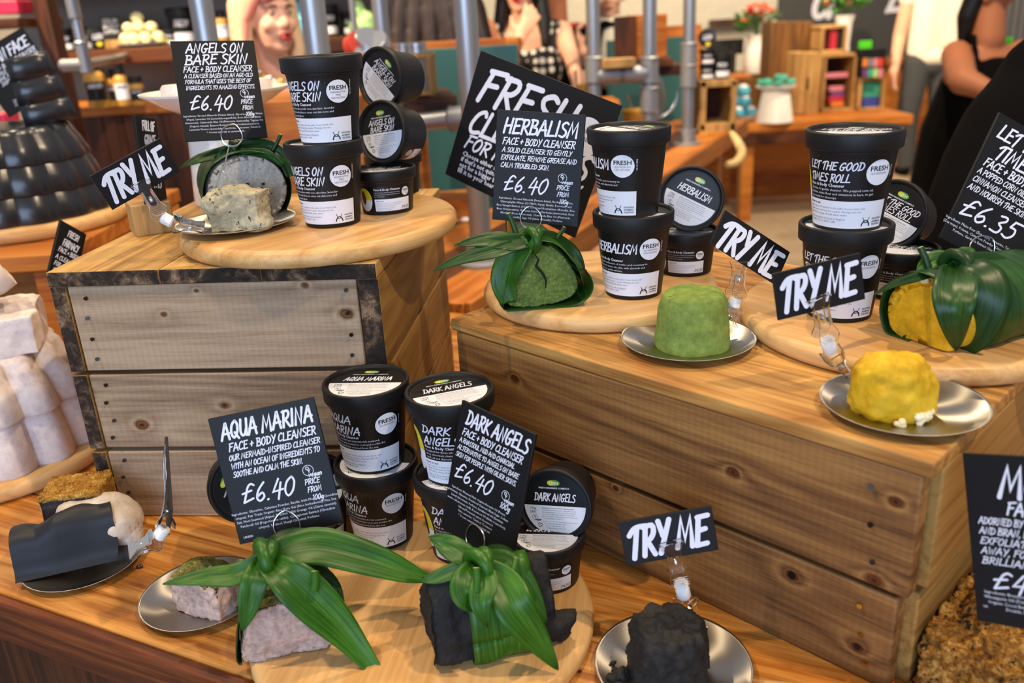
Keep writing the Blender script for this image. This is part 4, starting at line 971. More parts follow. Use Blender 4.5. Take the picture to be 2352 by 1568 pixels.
# --- black log
p0, p1 = at(1008, 1543, ZB), at(1275, 1478, ZB); ax = (p1-p0).normalized(); D = dep((p0+p1)/2)
rz = math.atan2(ax.y, ax.x)-math.pi/2
L5 = E('cleanser_log', 'rough charcoal-black log bound by a wide glossy green leaf on the front board', 'cleanser', p0+Vector((-ax.y, ax.x, 0))*.034, rz, GL)
sec = [(-.034, .004), (0, 0), (.030, .002), (.037, .014), (.030, .034), (.014, .058), (-.002, .075), (-.016, .074), (-.028, .05), (-.036, .025)]
log(L5, [(-a, z) for a, z in sec][::-1], .105, CL['black'], .0034, 75, .3, seedo=31)
s5 = [(-a, z) for a, z in sec][::-1]
wrap(L5, s5, .03, .088, 0, 1, .004, m='leaf', amp=.0016)
kn = P(1098, 1300, D-.03); knot(L5, kn, .011, 'leaf', (1, .3, .2))
leaf(L5, [kn, P(1060, 1272, D-.01), P(1020, 1248, D), P(985, 1232, D)], .022, base=.5)
leaf(L5, [kn, P(1050, 1308, D-.02), P(1000, 1326, D-.02), P(968, 1334, D-.02)], .014, base=.6)
leaf(L5, [kn, P(1075, 1330, D-.045), P(1070, 1365, D-.05), P(1095, 1392, D-.045)], .026, base=.6, tipw=.4)
leaf(L5, [kn, P(1112, 1330, D-.045), P(1105, 1385, D-.055), P(1120, 1440, D-.05)], .022, base=.5)
leaf(L5, [kn, P(1150, 1335, D-.035), P(1185, 1400, D-.045), P(1235, 1470, D-.035), P(1282, 1538, D-.025)], .032, base=.45, twist=.4)
leaf(L5, [kn, P(1150, 1300, D-.01), P(1205, 1350, D-.01), P(1255, 1430, D-.005)], .03, base=.5)
leaf(L5, [kn, P(1140, 1280, D), P(1180, 1300, D+.01), P(1225, 1340, D+.02)], .024, m='leaf_dark', base=.5)
stem(L5, P(1094, 1360, D-.05), P(1094, 1304, D-.045), .0032, 'leaf'); stem(L5, P(1168, 1340, D-.03), P(1186, 1282, D-.02), .0026, 'leaf')
# --- samples
def frustum(u, v, z, prof, mat_, name, label, amp, fr, seedo=0, dent=0, squash=(1, 1), rz=0):
    p = at(u, v, z); mb = MB(); full = []
    for i in range(len(prof)-1):
        a, b = prof[i], prof[i+1]; k = max(2, int(((a[0]-b[0])**2+(a[1]-b[1])**2)**.5/.0022))
        full += [(a[0]+(b[0]-a[0])*j/k, a[1]+(b[1]-a[1])*j/k) for j in range(k)]
    full.append(prof[-1]); mb.lathe(full, 110)
    out = []
    for q in mb.v:
        q = Vector(q); q.x *= squash[0]; q.y *= squash[1]; d = fbm(q, fr, 4, seedo)
        if dent: d -= dent*max(0, .12-abs(nz(q, 28, seedo+5)))*8
        nn = Vector((q.x, q.y, (q.z-.02)*.8)).normalized(); w = q+nn*d*amp; w.z = max(w.z, 0); out.append(tuple(w))
    mb.v = out; o = mb.build(name, mat_, auto=180); o.location = (p.x, p.y, z); o.rotation_euler.z = rz
    tag(o, label, 'cleanser', 'tester lumps of cleanser'); return o
PZ = .0029
frustum(1590, 791, ZR+PZ, [(.0362, 0), (.036, .004), (.0335, .03), (.0315, .046), (.028, .0525), (.02, .0555), (1e-6, .056)], CL['greens'], 'cleanser_sample', 'smooth green flowerpot-shaped sample on the steel plate', .0014, 55, 2, .12)
y = frustum(2043, 944, ZR+PZ, [(.028, 0), (.0325, .006), (.0315, .025), (.0285, .038), (.021, .0465), (.01, .049), (1e-6, .0495)], CL['yellow'], 'cleanser_sample', 'lumpy yellow sample on the corner plate', .0045, 40, 5, .22, (1, .88))
mb = MB()
for k in range(16): a = random.uniform(-1.9, -.6); mb.sphere((.032*math.cos(a), .029*math.sin(a), random.uniform(.002, .008)), random.uniform(.002, .0036), 0, 8)
mb.build('popcorn_pieces', CL['popcorn'], y)
frustum(1535, 1540, ZT+PZ, [(.034, 0), (.0335, .005), (.0325, .03), (.0305, .044), (.026, .0495), (.015, .051), (1e-6, .0515)], CL['black'], 'cleanser_sample', 'black crumbly flowerpot-shaped sample on the bottom plate', .0046, 95, 8, .2)
def chunk(u, v, z, boxes, vox, mat_, label, rough, rf, rz=0, mats=None):
    p = at(u, v, z); root = blob('cleanser_sample', boxes, vox, mat_, smooth=3)
    for q in root.data.vertices:
        d = fbm(q.co, rf, 4, 4); q.co += q.normal*(d*rough-rough*.3*max(0, .1-abs(nz(q.co, 30)))*10); q.co.z = max(q.co.z, 0)
    root.location = (p.x, p.y, z); root.rotation_euler.z = rz; tag(root, label, 'cleanser', 'tester lumps of cleanser'); return root
chunk(556, 526, ZLB+PZ, [('b', (0, 0, .021), (.058, .03, .042)), ('b', (.004, .004, .024), (.05, .026, .042), Matrix.Rotation(.12, 3, 'Y')), ('s', (.028, -.004, .008), (.012, .014, .01)), ('s', (-.02, -.01, .03), (.016, .012, .015))], .0016, CL['greyw'], 'hand-worked grey sample in front of the grey log', .004, 55, rad(-12))
o = chunk(484, 1394, ZT+PZ, [('b', (0, 0, .02), (.056, .034, .04)), ('r', (0, .002, .038), (.028, .02, .013), Matrix.Rotation(0, 3, 'X')), ('s', (-.018, -.004, .016), (.013, .016, .016))], .0016, CL['pink'], 'broken pink sample with green top on the steel plate', .0035, 60, rad(-25))
o.data.materials.append(CL['nori'])
for f in o.data.polygons:
    if f.normal.z > .45 and f.center.z > .027+.004*nz(f.center, 120): f.material_index = 1
def lumps(name, label, spots, grp, mat_=None, cat='cleanser'):
    for i, (u, v, z, r) in enumerate(spots):
        p = at(u, v, z); mb = MB(); mb.sphere((0, 0, r*.7), r, 0, 22, (1.15, .95, .8)); mb.v = [tuple(Vector(q)+(Vector(q)-Vector((0, 0, r*.7)))*.45*fbm(Vector(q)+Vector((i, 0, 0)), 1.1/r, 3)) for q in mb.v]; mb.v = [(a, b, max(c, 0)) for a, b, c in mb.v]
        o = mb.build(name, mat_ or CL['black'], auto=180); o.location = (p.x, p.y, z); tag(o, label[i] if isinstance(label, list) else label, cat, grp)
lumps('charcoal_lump', ['large black lump fallen behind the leaf at the right of the black log', 'small rough black lump beside the upright small pot on the front board'], [(1272, 1462, ZB, .018), (1232, 1345, ZB, .0165)], 'fallen charcoal lumps')
lumps('charcoal_crumb', 'black crumb scattered on the rim of the bottom plate', [(1409, 1525, ZT+.006, .0024), (1412, 1541, ZT+.005, .0022), (1425, 1556, ZT+.005, .0055), (1405, 1562, ZT+.006, .004)], 'charcoal crumbs on the plate')
lumps('charcoal_crumb', 'single black crumb lying on the table beside the bottom plate', [(1332, 1543, ZT, .0014)], None)
# ------------------------------------------------------------------ left foreground : moulds, pale soap tower, cut pieces
M['mould'] = NT('black_rubber_soap'); t = M['mould']; t.p(Base_Color=hexc('1c1e24'), Roughness=.26, Specular_IOR_Level=.7); t.bump(t.noise(t.coord(), 260, 4), .12, .0006); M['mould'] = t.m
M['mouldm'] = mat('matte_black_soap', '1b1e25', .52, 0, .35)
M['pale'] = crumb('pale_pink_soap', 'c9b8b4', 'ded0cb', 'eaded9', 120, None, bump=.3, rough=.5)
M['cream'] = crumb('cream_soap', 'bba896', 'd0bfae', 'dccdbd', 90, None, bump=.15, rough=.5)
M['darksoap'] = crumb('dark_brown_soap', '1c1512', '2a201b', '3a2d25', 200, None, bump=.3, rough=.6)
M['crumbsoap'] = crumb('dark_golden_crumb', '2a1a0a', '8a5c20', 'cfa255', 230, .58, '1d140b', 1.2)
M['goldcrust'] = crumb('golden_bran_crust', '5a3510', 'a8762a', 'd8b060', 480, .66, '4a2a10', 1.2)
def fluted(n, amp):
    return lambda a, z: 1+amp*(abs(math.cos(a*n/2))-.6)
def tier(mb, c, r0, r1, z0, z1, n=14, amp=.07, seg=168, crown=.012):
    h = z1-z0
    mb.lathe([(r0*.9, z0), (r0, z0), (r0*1.01, z0+.003), (r0+(r1-r0)*.5, z0+h*.5), (r1, z1-crown), (r1*.97, z1-crown*.4), (r1*.9, z1-crown*.05), (r1*.72, z1-.001), (r1*.45, z1-.004), (1e-6, z1-.004)], seg, 0, None, c, fluted(n, amp))
# wooden box at the left with round board and black fluted tower
z = ZR
c0 = at(130, 557, z); c1 = at(330, 478, z); dd = (c1-c0).normalized(); ang = math.atan2(dd.y, dd.x)-math.pi/2
bx = E('wooden_crate', 'orange wooden stand behind the left crate, under the board of black fluted soap', 'crate', at(186, 555, z).xy.to_3d()+Vector((0, 0, ZT)), 0.0)
MB().box((-.33, .2, z-ZT-.014), (.66, .55, .028)).build('top_board', WT['orange'], bx, bevel=.003)
MB().box((-.012, .2, (z-ZT-.028)/2), (.02, .52, z-ZT-.03)).build('side_board', WT['orange'], bx, bevel=.002)
MB().box((-.65, .2, (z-ZT-.028)/2), (.02, .52, z-ZT-.03)).build('side_board', WT['orange'], bx, bevel=.002)
MB().box((-.33, .45, (z-ZT-.028)/2), (.6, .018, z-ZT-.03)).build('back_board', WT['orange'], bx, bevel=.002)
MB().box((-.03, -.05, (z-ZT-.03)/2), (.05, .03, z-ZT-.03)).build('corner_post', WT['orange'], bx, bevel=.002)
bp = Vector(bx.matrix_basis.translation)
bc = Vector((bp.x-.165, bp.y+.165, z))
round_board(bc.x, bc.y, z, .172, .026, 'round beech board under the black fluted soap at left', .5)
zz = z+.026
TW = E('fluted_soap_tower', 'glossy black three-tier fluted soap with an upright slice on top', 'soap', (bc.x-.002, bc.y-.01, zz))
for k, (r0, r1, a, b) in enumerate(((.150, .136, 0, .060), (.140, .125, .047, .107), (.128, .108, .094, .153))):
    mb = MB(); tier(mb, (0, 0, 0), r0, r1, a, b, 14, .05); mb.build('tier', M['mould'], TW, auto=60)
def slice_mesh(mb, W, D, Hh, n=3, amp=.016):
    """upright slice of a fluted ring: ribbed outer wall, flat sides"""
    K = 40; J = 14; vs = []
    for k in range(K+1):
        s = k/K; rib = abs(math.sin(math.pi*n*s))**.6*amp; y = -D/2-rib; tw = 1-.22*s
        for j in range(J+1):
            q = -1+2*j/J; vs.append((q*W/2*tw, (y if abs(q) < 2 else y)+abs(q)**4*.012, s*Hh))
    for k in range(K+1):
        s = k/K; tw = 1-.22*s
        for j in range(J+1):
            q = 1-2*j/J; vs.append((q*W/2*tw*.9, D/2, s*Hh))
    n1 = J+1; off = (K+1)*n1; fs = []
    for k in range(K):
        for j in range(J):
            fs.append((k*n1+j, k*n1+j+1, (k+1)*n1+j+1, (k+1)*n1+j)); fs.append((off+k*n1+j, off+k*n1+j+1, off+(k+1)*n1+j+1, off+(k+1)*n1+j))
        fs.append((k*n1+J, off+k*n1, off+(k+1)*n1, (k+1)*n1+J)); fs.append((off+k*n1+J, k*n1, (k+1)*n1, off+(k+1)*n1+J))
    fs.append(tuple(range(J, -1, -1))+tuple(off+J-i for i in range(J+1))[::1]); fs.append(tuple(K*n1+i for i in range(n1))+tuple(off+K*n1+i for i in range(n1)))
    mb.add(vs, fs, 0)
sp = P(122, 285, dep(bc)-.05)
SL = E('soap_slice', 'black ribbed soap slice standing upright on the black fluted tower', 'soap', (sp.x, sp.y, zz+.1505), rad(28))
mb = MB(); mb.M = Matrix.Rotation(rad(-9), 4, 'Y'); slice_mesh(mb, .088, .05, .116, 3, .008); mb.build('slice', M['mould'], SL, auto=50)
# pale fluted tower in front of the left crate
bc2 = at(20, 1118, ZT)+Vector((-.055, .085, 0))
round_board(bc2.x, bc2.y, ZT, .15, .024, 'round beech board under the pale pink soap tower', 1.1)
zz = ZT+.024
PT = E('fluted_soap_tower', 'pale pink-white two-tier fluted soap at the left edge', 'soap', (bc2.x, bc2.y, zz))
for r0, r1, a, b in ((.132, .122, 0, .075), (.125, .104, .066, .138)):
    mb = MB(); tier(mb, (0, 0, 0), r0, r1, a, b, 14, .12, crown=.02)
    mb.v = [tuple(Vector(q)*(1+.012*fbm(q, 30, 3))) for q in mb.v]; mb.build('tier', M['pale'], PT, auto=60)
q = Vector((bc2.x+.02, bc2.y-.01, zz+.134))
s1 = blob('soap_slice', [('b', (0, 0, .027), (.15, .11, .05)), ('b', (.01, .01, .03), (.13, .1, .046), Matrix.Rotation(.12, 3, 'Z'))], .003, M['pale'], smooth=2, rough=.003, rf=30); s1.location = q; s1.rotation_euler.z = .35
tag(s1, 'pale pink flat soap slab lying on the pale fluted tower', 'soap')
SL2 = E('soap_slice', 'pale pink ribbed soap wedge, topmost of the pile at the left edge', 'soap', q+Vector((.01, .0, .066)), rad(30))
mb = MB(); mb.M = Matrix.Rotation(rad(-20), 4, 'Y'); slice_mesh(mb, .11, .06, .135, 3, .014); mb.v = [tuple(Vector(p)+Vector((1, 1, 1))*.0022*fbm(p, 40, 3)) for p in mb.v]; mb.build('slice', M['pale'], SL2, auto=60)
# brown block with golden crust
p = at(192, 1262, ZT)
BB = E('soap_block', 'dark brown soap block topped with golden bran beside the pale tower', 'soap', p, rad(8))
blob('block', [('b', (0, .02, .034), (.060, .05, .068)), ('b', (0, .02, .030), (.056, .054, .06))], .002, M['darksoap'], BB, smooth=2, rough=.001)
blob('bran_crust', [('b', (0, .02, .069), (.061, .052, .006)), ('b', (.0315, .02, .038), (.003, .05, .066))], .0016, M['goldcrust'], BB, smooth=1, rough=.0022, rf=400)
# cut pieces on the lower left plate
A = at(20, 1372, ZT); B = at(262, 1316, ZT); ax = (B-A); Lm = ax.length; 
CM = E('mould_piece', 'cut piece of black fluted soap lying on the lower left plate', 'soap', (A.x+.004, A.y+.01, ZT+.0095), math.atan2(ax.y, ax.x))
mb = MB(); K = 40; J = 20; vs = []
prof = [(0, 0), (.006, .008), (.010, .025), (.016, .042), (.030, .049), (.05, .044), (.068, .030), (.074, .012), (.074, 0)]
pr = [(v.x, v.y) for v in catmull([(a, b, 0) for a, b in prof], 5)]
for k in range(K+1):
    s = k/K
    for (y, zq) in pr:
        hgt = .8+.22*max(0, min(1, (s-.25)/.2))-.03*s; vs.append((s*Lm*.98+.004*math.sin(zq*60)*(1 if k == K else 0), y*(.9+.1*math.cos(s*8)), zq*hgt*1.12+(.0012*math.sin(s*12)*min(1, y/.02) if .0 < y < .07 else 0)*(zq > .02)))
n1 = len(pr); fs = [(k*n1+j, (k+1)*n1+j, (k+1)*n1+j+1, k*n1+j+1) for k in range(K) for j in range(n1-1)]
fs += [tuple(range(n1)), tuple(K*n1+j for j in range(n1-1, -1, -1))]
mb.add(vs, fs, 0); mb.build('piece', M['mouldm'], CM, auto=50)
p = at(262, 1254, ZT)
SH = blob('soap_piece', [('r', (0, 0, .03), (.05, .036, .03), Matrix.Rotation(.3, 3, 'Z')), ('r', (.022, -.002, .022), (.034, .04, .024), Matrix.Rotation(-.4, 3, 'Y')), ('r', (-.02, .012, .038), (.045, .02, .022), Matrix.Rotation(.2, 3, 'Y')), ('s', (.036, -.01, .012), (.02, .02, .013))], .0022, M['cream'], smooth=6, rough=.0008, rf=40)
for v in SH.data.vertices: v.co += v.normal*.003*math.sin(v.co.x*120+v.co.z*90); v.co.z = max(v.co.z, 0)
SH.location = (p.x-.012, p.y-.004, ZT+.0095); SH.scale = (.92, .8, .95); tag(SH, 'cream rippled soap piece behind the cut black mould on the plate', 'soap')
lumps('soap_crumb', 'tiny dark crumb on the table beside the lower left plate', [(322, 1304, ZT, .0028)], None, M['mould'], 'crumb')
# crumbly golden soap at lower right and the pot behind the card, plus the pale board corner
p = at(2345, 1530, ZT)
GS = blob('crumbly_soap', [('b', (0, 0, .026), (.16, .11, .052)), ('r', (-.0, .0, .042), (.075, .05, .025), Matrix.Rotation(.1, 3, 'Y')), ('s', (-.06, -.03, .02), (.03, .03, .02))], .0022, M['crumbsoap'], smooth=2, rough=.006, rf=90)
GS.location = (p.x, p.y, ZT); GS.rotation_euler.z = rad(43.4); tag(GS, 'crumbly golden-brown soap slab in the lower right corner', 'soap')
pp = at(2388, 1036, ZT+.092); pp.z = ZT; pp.x += .035; pp.y += -.01; pot('herb', 1, pp, face(pp)+rad(42), 'tall black pot with yellow oval behind the blurred card at lower right')
o = MB().box((0, 0, .006), (.16, .09, .012)).build('wooden_board', WT['board'], bevel=.004); p = at(1870, 1650, ZT); o.location = (p.x+.035, p.y-.026, ZT); o.rotation_euler.z = -.22; tag(o, 'pale wooden board corner peeking in at the bottom edge', 'board')
# small name cards in wooden blocks
def block_card(label, c4, d, yaw, tilt, items, blk, bz, blabel):
    s_ = sign('block_card', label, c4, d, yaw, tilt, items, .004, None)
    if blk:
        p = at(blk[0], blk[1], bz); o = MB().box((0, 0, .019), (.046, .05, .038)).build('card_block', WT['crate_pale'], bevel=.0015); o.location = (p.x, p.y, bz); o.rotation_euler.z = blk[2]; tag(o, blabel, 'block')
block_card('narrow black card beside the white cake stand, two white words on top', [(318, 269), (370, 274), (375, 470), (328, 466)], 1.04, 52, 6, [('m', 'FULL OF', .28, .42, .3, .56), ('m', 'GRACE', .3, .85, .3, .5), ('m', 'FACIAL', .3, 1.3, .2, .5), ('m', 'SERUM BAR', .25, 1.6, .16, .55), ('m', '£7.95', .3, 2.2, .3, .5)], (352, 530, rad(30)), ZL, 'pale wooden block holding a narrow black card on the left crate')
block_card('small black card standing behind the back left corner of the tall crate', [(119, 497), (180, 532), (190, 668), (131, 640)], 1.13, 45, 8, [('m', 'FRESH', .34, .38, .2, .4), ('m', 'FARMACY', .24, .72, .22, .58), ('m', 'FACE + BODY', .14, .95, .15, .74), ('m', 'A CLEANSER', .1, 1.2, .14, .8), ('m', 'FOR ALL SKIN', .1, 1.42, .14, .8), ('m', 'TYPES', .1, 1.64, .14, .5)], None, ZT, '')
# white cake stand behind the grey log
p = at(512, 478, ZL)
CS = E('cake_stand', 'white ceramic cake stand behind the grey log card', 'stand', (p.x, p.y+.05, ZL))
zc = .125
MB().lathe([(1e-6, 0), (.05, 0), (.052, .004), (.047, zc*.6), (.044, zc), (1e-6, zc)], 56).build('foot', M['ceramic'], CS)
MB().lathe([(1e-6, zc), (.05, zc), (.075, zc+.012), (.098, zc+.026), (.099, zc+.029), (.096, zc+.029), (.06, zc+.016), (1e-6, zc+.014)], 64).build('dish', M['ceramic'], CS)
c = CS.matrix_basis.translation; k = 0
for dx, dy, lb in ((-.035, -.03, 'pink soap disc on the cake stand, left of the card'), (.05, .01, 'pink soap disc on the cake stand, right of the card')):
    o = MB().lathe([(1e-6, 0), (.024, 0), (.026, .003), (.026, .018), (.023, .022), (1e-6, .022)], 32).build('soap_disc', M['pale']); o.location = (c.x+dx, c.y+dy, ZL+zc+.0175); tag(o, lb, 'soap')
# ------------------------------------------------------------------ shop behind
def tile_mat():
    t = NT('white_tile'); b = t.n('TexBrick', {'Vector': t.n('Mapping', {'Vector': t.n('TexCoord').outputs['Object'], 'Rotation': (rad(90), 0, 0)}).outputs[0], 'Scale': 5.0, 'Mortar Size': .008, 'Color1': hexc('cfcdc2'), 'Color2': hexc('c9c7bb'), 'Mortar': hexc('a9a596')})
    t.p(Base_Color=b.outputs[0], Roughness=.3); return t.m
def floor_mat():
    t = NT('beige_floor_tile'); v = t.n('TexCoord').outputs['Object']
    b = t.n('TexBrick', {'Vector': v, 'Scale': 1.6, 'Mortar Size': .006, 'Color1': hexc('a39079'), 'Color2': hexc('b19d84'), 'Mortar': hexc('857563')}, offset=.0)
    c = t.mix(.25, b.outputs[0], t.ramp(t.noise(v, 3, 5), [(.35, '8f7d66'), (.65, 'c4b299')])); t.p(Base_Color=c, Roughness=.4); return t.m
M['wallgrey'] = mat('warm_grey_wall', '857d74', .7); M['slate'] = mat('chalkboard', '3c3e40', .7); M['tile'] = tile_mat(); M['floor'] = floor_mat()
M['teal'] = mat('teal_paint', '2a5a5d', .5); M['pipe'] = mat('galvanised_pipe', 'a9abb0', .38, .85); M['pipejoint'] = mat('pipe_fitting', '9b9ca0', .5, .7)
M['skin'] = mat('skin', 'e2ad92', .55, 0, .3, Subsurface_Weight=.08); M['skin2'] = mat('skin_tanned', 'b0704f', .55, 0, .3, Subsurface_Weight=.08); M['lips'] = mat('red_lipstick', 'b02428', .35)
M['hairblonde'] = mat('blonde_hair', 'dcba94', .5); M['hairpink'] = mat('pink_streak_hair', 'd98a7a', .5); M['hairbrown'] = mat('dark_brown_hair', '26140c', .45); M['hairblack'] = mat('black_hair', '0d0b0c', .4)
M['blackcloth'] = mat('black_cloth', '060506', .9, 0, .12); M['jeans'] = mat('charcoal_denim', '3d4146', .85); M['tee'] = mat('white_cotton', 'e9e5d4', .8); M['eyew'] = mat('eye_white', 'a89c96', .3); M['iris'] = mat('dark_iris', '2a2320', .2)
def dots():
    t = NT('polka_dot_cloth'); v = t.n('TexVoronoi', {'Vector': t.n('TexCoord').outputs['Object'], 'Scale': 24, 'Randomness': .25}); t.p(Base_Color=t.ramp(v.outputs['Distance'], [(.34, 'e8e4da'), (.37, '0d0c0e')], 'LINEAR'), Roughness=.8); return t.m
M['dots'] = dots(); M['horn'] = mat('pale_horn', 'd6b67c', .5)
def flower_print():
    t = NT('bright_print_cloth'); v = t.n('TexVoronoi', {'Vector': t.n('TexCoord').outputs['Object'], 'Scale': 14}); t.p(Base_Color=t.ramp(t.n('SeparateColor', {0: v.outputs['Color']}).outputs[0], [(.2, 'c8321c'), (.4, 'd2462c'), (.55, 'b83a7a'), (.7, 'd0961c'), (.85, '4c7a2a')], 'CONSTANT'), Roughness=.8); return t.m
M['print'] = flower_print()
for k, c in dict(pinkbox='c8264c', cream='e2d9a8', mint='9ecb86', cyan='3fa9d0', amber='b98a3c', blue='2c3f9a', greenlid='2f8f78', tealbath='3ea08c', ballblue='4aa6c6', redbook='b8283e', orangefl='e2491c', darkleaf='2e4a1c', limegreen='48c41c', pinkcloth='c97a8c', gold='d0a048', tin='c4c6cc', redlid='c8402c', plum='6b3a7a', orange='d27a2c').items(): M[k] = mat(k+'_paint', c, .45 if k != 'tin' else .3, 0 if k not in ('tin', 'gold') else .85)
struct(MB().box((1, 3.4, -.02), (12, 14, .04)).build('floor', M['floor']))
struct(MB().box((2.2, 9.35, 1.6), (9, .1, 3.4)).build('wall_back', M['tile']))
struct(MB().box((-1.95, 3.9, 1.6), (3.1, .1, 3.2)).build('wall_left', M['wallgrey']))
struct(MB().box((-.35, 6.7, 1.6), (.1, 5.5, 3.2)).build('wall_side', M['wallgrey']))
x0, x1 = P(1768, 60, 9.0).x, P(2330, 60, 9.0).x
cb = MB().box(((x0+x1)/2, 9.27, 1.75), (x1-x0, .05, 2.3)).build('chalkboard', M['slate']); tag(cb, 'big dark chalkboard wall panel with white chalk script behind the crates', 'chalkboard')
mb = MB(); fx = lambda x, y: (x, 9.244, y)
q = P(1853, 10, 9.2); marker(mb, 'U', q.x-.16, q.z-.12, .34, 0, fx, wd=.16, shear=.3); q = P(2010, 8, 9.2); marker(mb, 'LO', q.x-.12, q.z-.08, .4, 0, fx, wd=.13, shear=.35); q = P(1900, -30, 9.2); marker(mb, 'S', q.x, q.z, .3, 0, fx, wd=.14, shear=.3)
mb.build('chalk_lettering', M['white_ink'], cb, smooth=False, auto=180)
def bxp(name, mat_, u0, v0, u1, v1, d, dy, label=None, cat=None, group=None, parent=None, yaw=0, bevel=.003, y=None):
    """box whose front face fills a pixel rectangle at depth d, dy metres deep"""
    yp = P((u0+u1)/2, (v0+v1)/2, d).y if y is None else y; on = lambda u, v: CAM+ray(u, v)*(yp/ray(u, v).y)
    um, vm = (u0+u1)/2, (v0+v1)/2; w = (on(u1, vm)-on(u0, vm)).length; t = on(um, v0); m = on(um, v1); h = t.z-m.z; c = on(um, vm)
    o = MB().box((0, dy/2, 0), (w, dy, h)).build(name, mat_, None, bevel=bevel)
    mt = Matrix.Translation((c.x, c.y, c.z)) @ Matrix.Rotation(yaw, 4, 'Z')
    if parent: o.parent = parent; o.matrix_local = parent.matrix_basis.inverted() @ mt
    else: o.matrix_basis = mt
    if label: tag(o, label, cat, group)
    return o
# ---- shelves at the left
zs = P(250, 112, 3.45).z; ys = 3.55
SH1 = MB().box((-1.18, ys+.14, zs-.028), (1.55, .3, .056)).build('wall_shelf', WT['darkx'], bevel=.004); tag(SH1, 'dark wooden wall shelf with black pots running behind the blonde woman', 'shelf')
for k, (a, b) in enumerate(((80, 238), (292, 300), (317, 384), (770, 800))):
    p = P((a+b)/2, 2, 3.62); o = MB().box((0, 0, 0), ((b-a)/1980*3.6, .05, .03)).build('shelf_light', None or M['cream'])
    t = NT('warm_light_strip'); t.p(Base_Color=(1, .9, .7, 1), Emission_Color=(1, .88, .62, 1), Emission_Strength=14); o.data.materials.clear(); o.data.materials.append(t.m); o.location = (p.x, p.y+.1, p.z+.012); tag(o, ['long glowing strip under the top shelf left of the pipe', 'tiny glowing strip under the top shelf', 'short glowing strip under the top shelf right of the pipe', 'small glowing strip between the grey poles'][k], 'light', 'shelf strip lights')
tsz = P(250, -8, 3.5).z; o = MB().box((-1.18, ys+.17, tsz+.03), (1.55, .3, .05)).build('wall_shelf', WT['darkx'], bevel=.004); tag(o, 'upper wall shelf with glowing strips beneath, at the top edge', 'shelf')
def bpot(u, vb, r, h, label, z=None, d=3.5, m2='white', ylw=False, group='black pots on the wall shelf', lie=False):
    p = P(u, vb, d); z = zs if z is None else z
    root = E('cosmetic_pot', label, 'pot', (p.x, p.y, z), face(p), group)
    if lie:
        MB().lathe([(1e-6, 0), (r, 0), (r, h*.8), (r*1.06, h*.8), (r*1.06, h), (1e-6, h)], 28).build('body', M['pot'], root).matrix_local = Matrix.Translation((0, h*.5, r*1.06)) @ Matrix.Rotation(rad(80), 4, 'X')
        o = MB().lathe([(1e-6, 0), (r*.8, 0)], 28); 
        mb = MB(); disc2(mb, 0, 0, r*.85, r*.85, 0, lambda x, y: (x, -h*.5-.006, r*1.06+y), 28); marker(mb, 'LUSH', -r*.5, r*1.1, r*.5, 1, lambda x, y: (x, -h*.5-.007, y), fit=r); disc2(mb, 0, 0, r*.3, r*.25, 2, lambda x, y: (x+r*.1, -h*.5-.0075, y+r*.55), 16); mb.build('lid_label', [M['film'], M['white_ink'], M['yellow']], root, smooth=False); return root
    bd = MB().lathe([(1e-6, 0), (r*.82, 0), (r*.95, h*.78), (r*1.05, h*.78), (r*1.05, h), (r*.9, h), (r*.88, h*.97), (1e-6, h*.97)], 28).build('body', M['pot'], root)
    mb = MB(); mp = lambda x, y: ((r*.96)*math.sin(x/r), -(r*.96)*math.cos(x/r), y)
    grid2(mb, -r*.7, r*.9, h*.08, h*.32, 0, mp, 8, 1); marker(mb, 'FRESH', -r*.6, h*.5, h*.15, 0, mp, fit=r*1.1)
    if ylw: disc2(mb, -r*.6, h*.25, r*.5, h*.22, 1, lambda x, y: ((r*.975)*math.sin(x/r), -(r*.975)*math.cos(x/r), y), 20, rings=3)
    mb.build('label', [M[m2], M['yellow']], bd, smooth=False); return root
def card3(u, vb, w, h, z, d, lines, label, blk=True, yaw=.2, tilt=-12, group='small cards in wooden blocks'):
    p = P(u, vb, d); root = E('block_card', label, 'sign', (p.x, p.y, z), face(p)+yaw, group)
    if blk: MB().box((0, 0, .016), (w*.95, .045, .032)).build('block', WT['crate_pale'], root, bevel=.002)
    mt = Matrix.Translation((0, 0, .02)) @ Matrix.Rotation(rad(tilt), 4, 'X')
    o = MB().box((0, 0, h/2), (w, .004, h)).build('card', M['card'], root); o.matrix_local = mt
    mb = MB()
    for i, s in enumerate(lines): marker(mb, s, -w*.4, h*(.78-.2*i), h*.13, 0, lambda x, y: (x, -.0026, y), fit=w*.75)
    mb.build('lettering', M['white_ink'], o, smooth=False); return root
bpot(157, 118, .028, .085, 'black pot with yellow badge at the left end of the wall shelf', ylw=True)
bpot(200, 112, .03, .085, 'black pot on the wall shelf behind the bent pipe')
bpot(228, 108, .036, .10, 'black oval-lidded pot lying by the bent pipe on the wall shelf', lie=True)
card3(266, 110, .075, .10, zs, 3.45, ['SOLID', 'BODY', 'LOTION'], 'small chalk-lettered card left of the cream balls')
bpot(392, 103, .05, .06, 'low black pot right of the cream balls', ylw=True)
bpot(424, 98, .052, .14, 'tall black pot at the left of the thick grey pole')
bpot(762, 72, .034, .12, 'black pot with white lettering between two grey poles', m2='white')
bpot(803, 72, .03, .09, 'second smaller black pot between two grey poles')
bpot(658, 74, .03, .08, 'black pot half hidden behind the blonde woman')
ds = P(330, 106, 3.45)
o = MB().lathe([(1e-6, .004), (.05, .004), (.098, .012), (.1, .016), (.05, .009), (1e-6, .009)], 40).build('dish', M['ceramic']); o.location = (ds.x, ds.y, zs); tag(o, 'white dish of cream balls on the wall shelf', 'dish')
k = 0
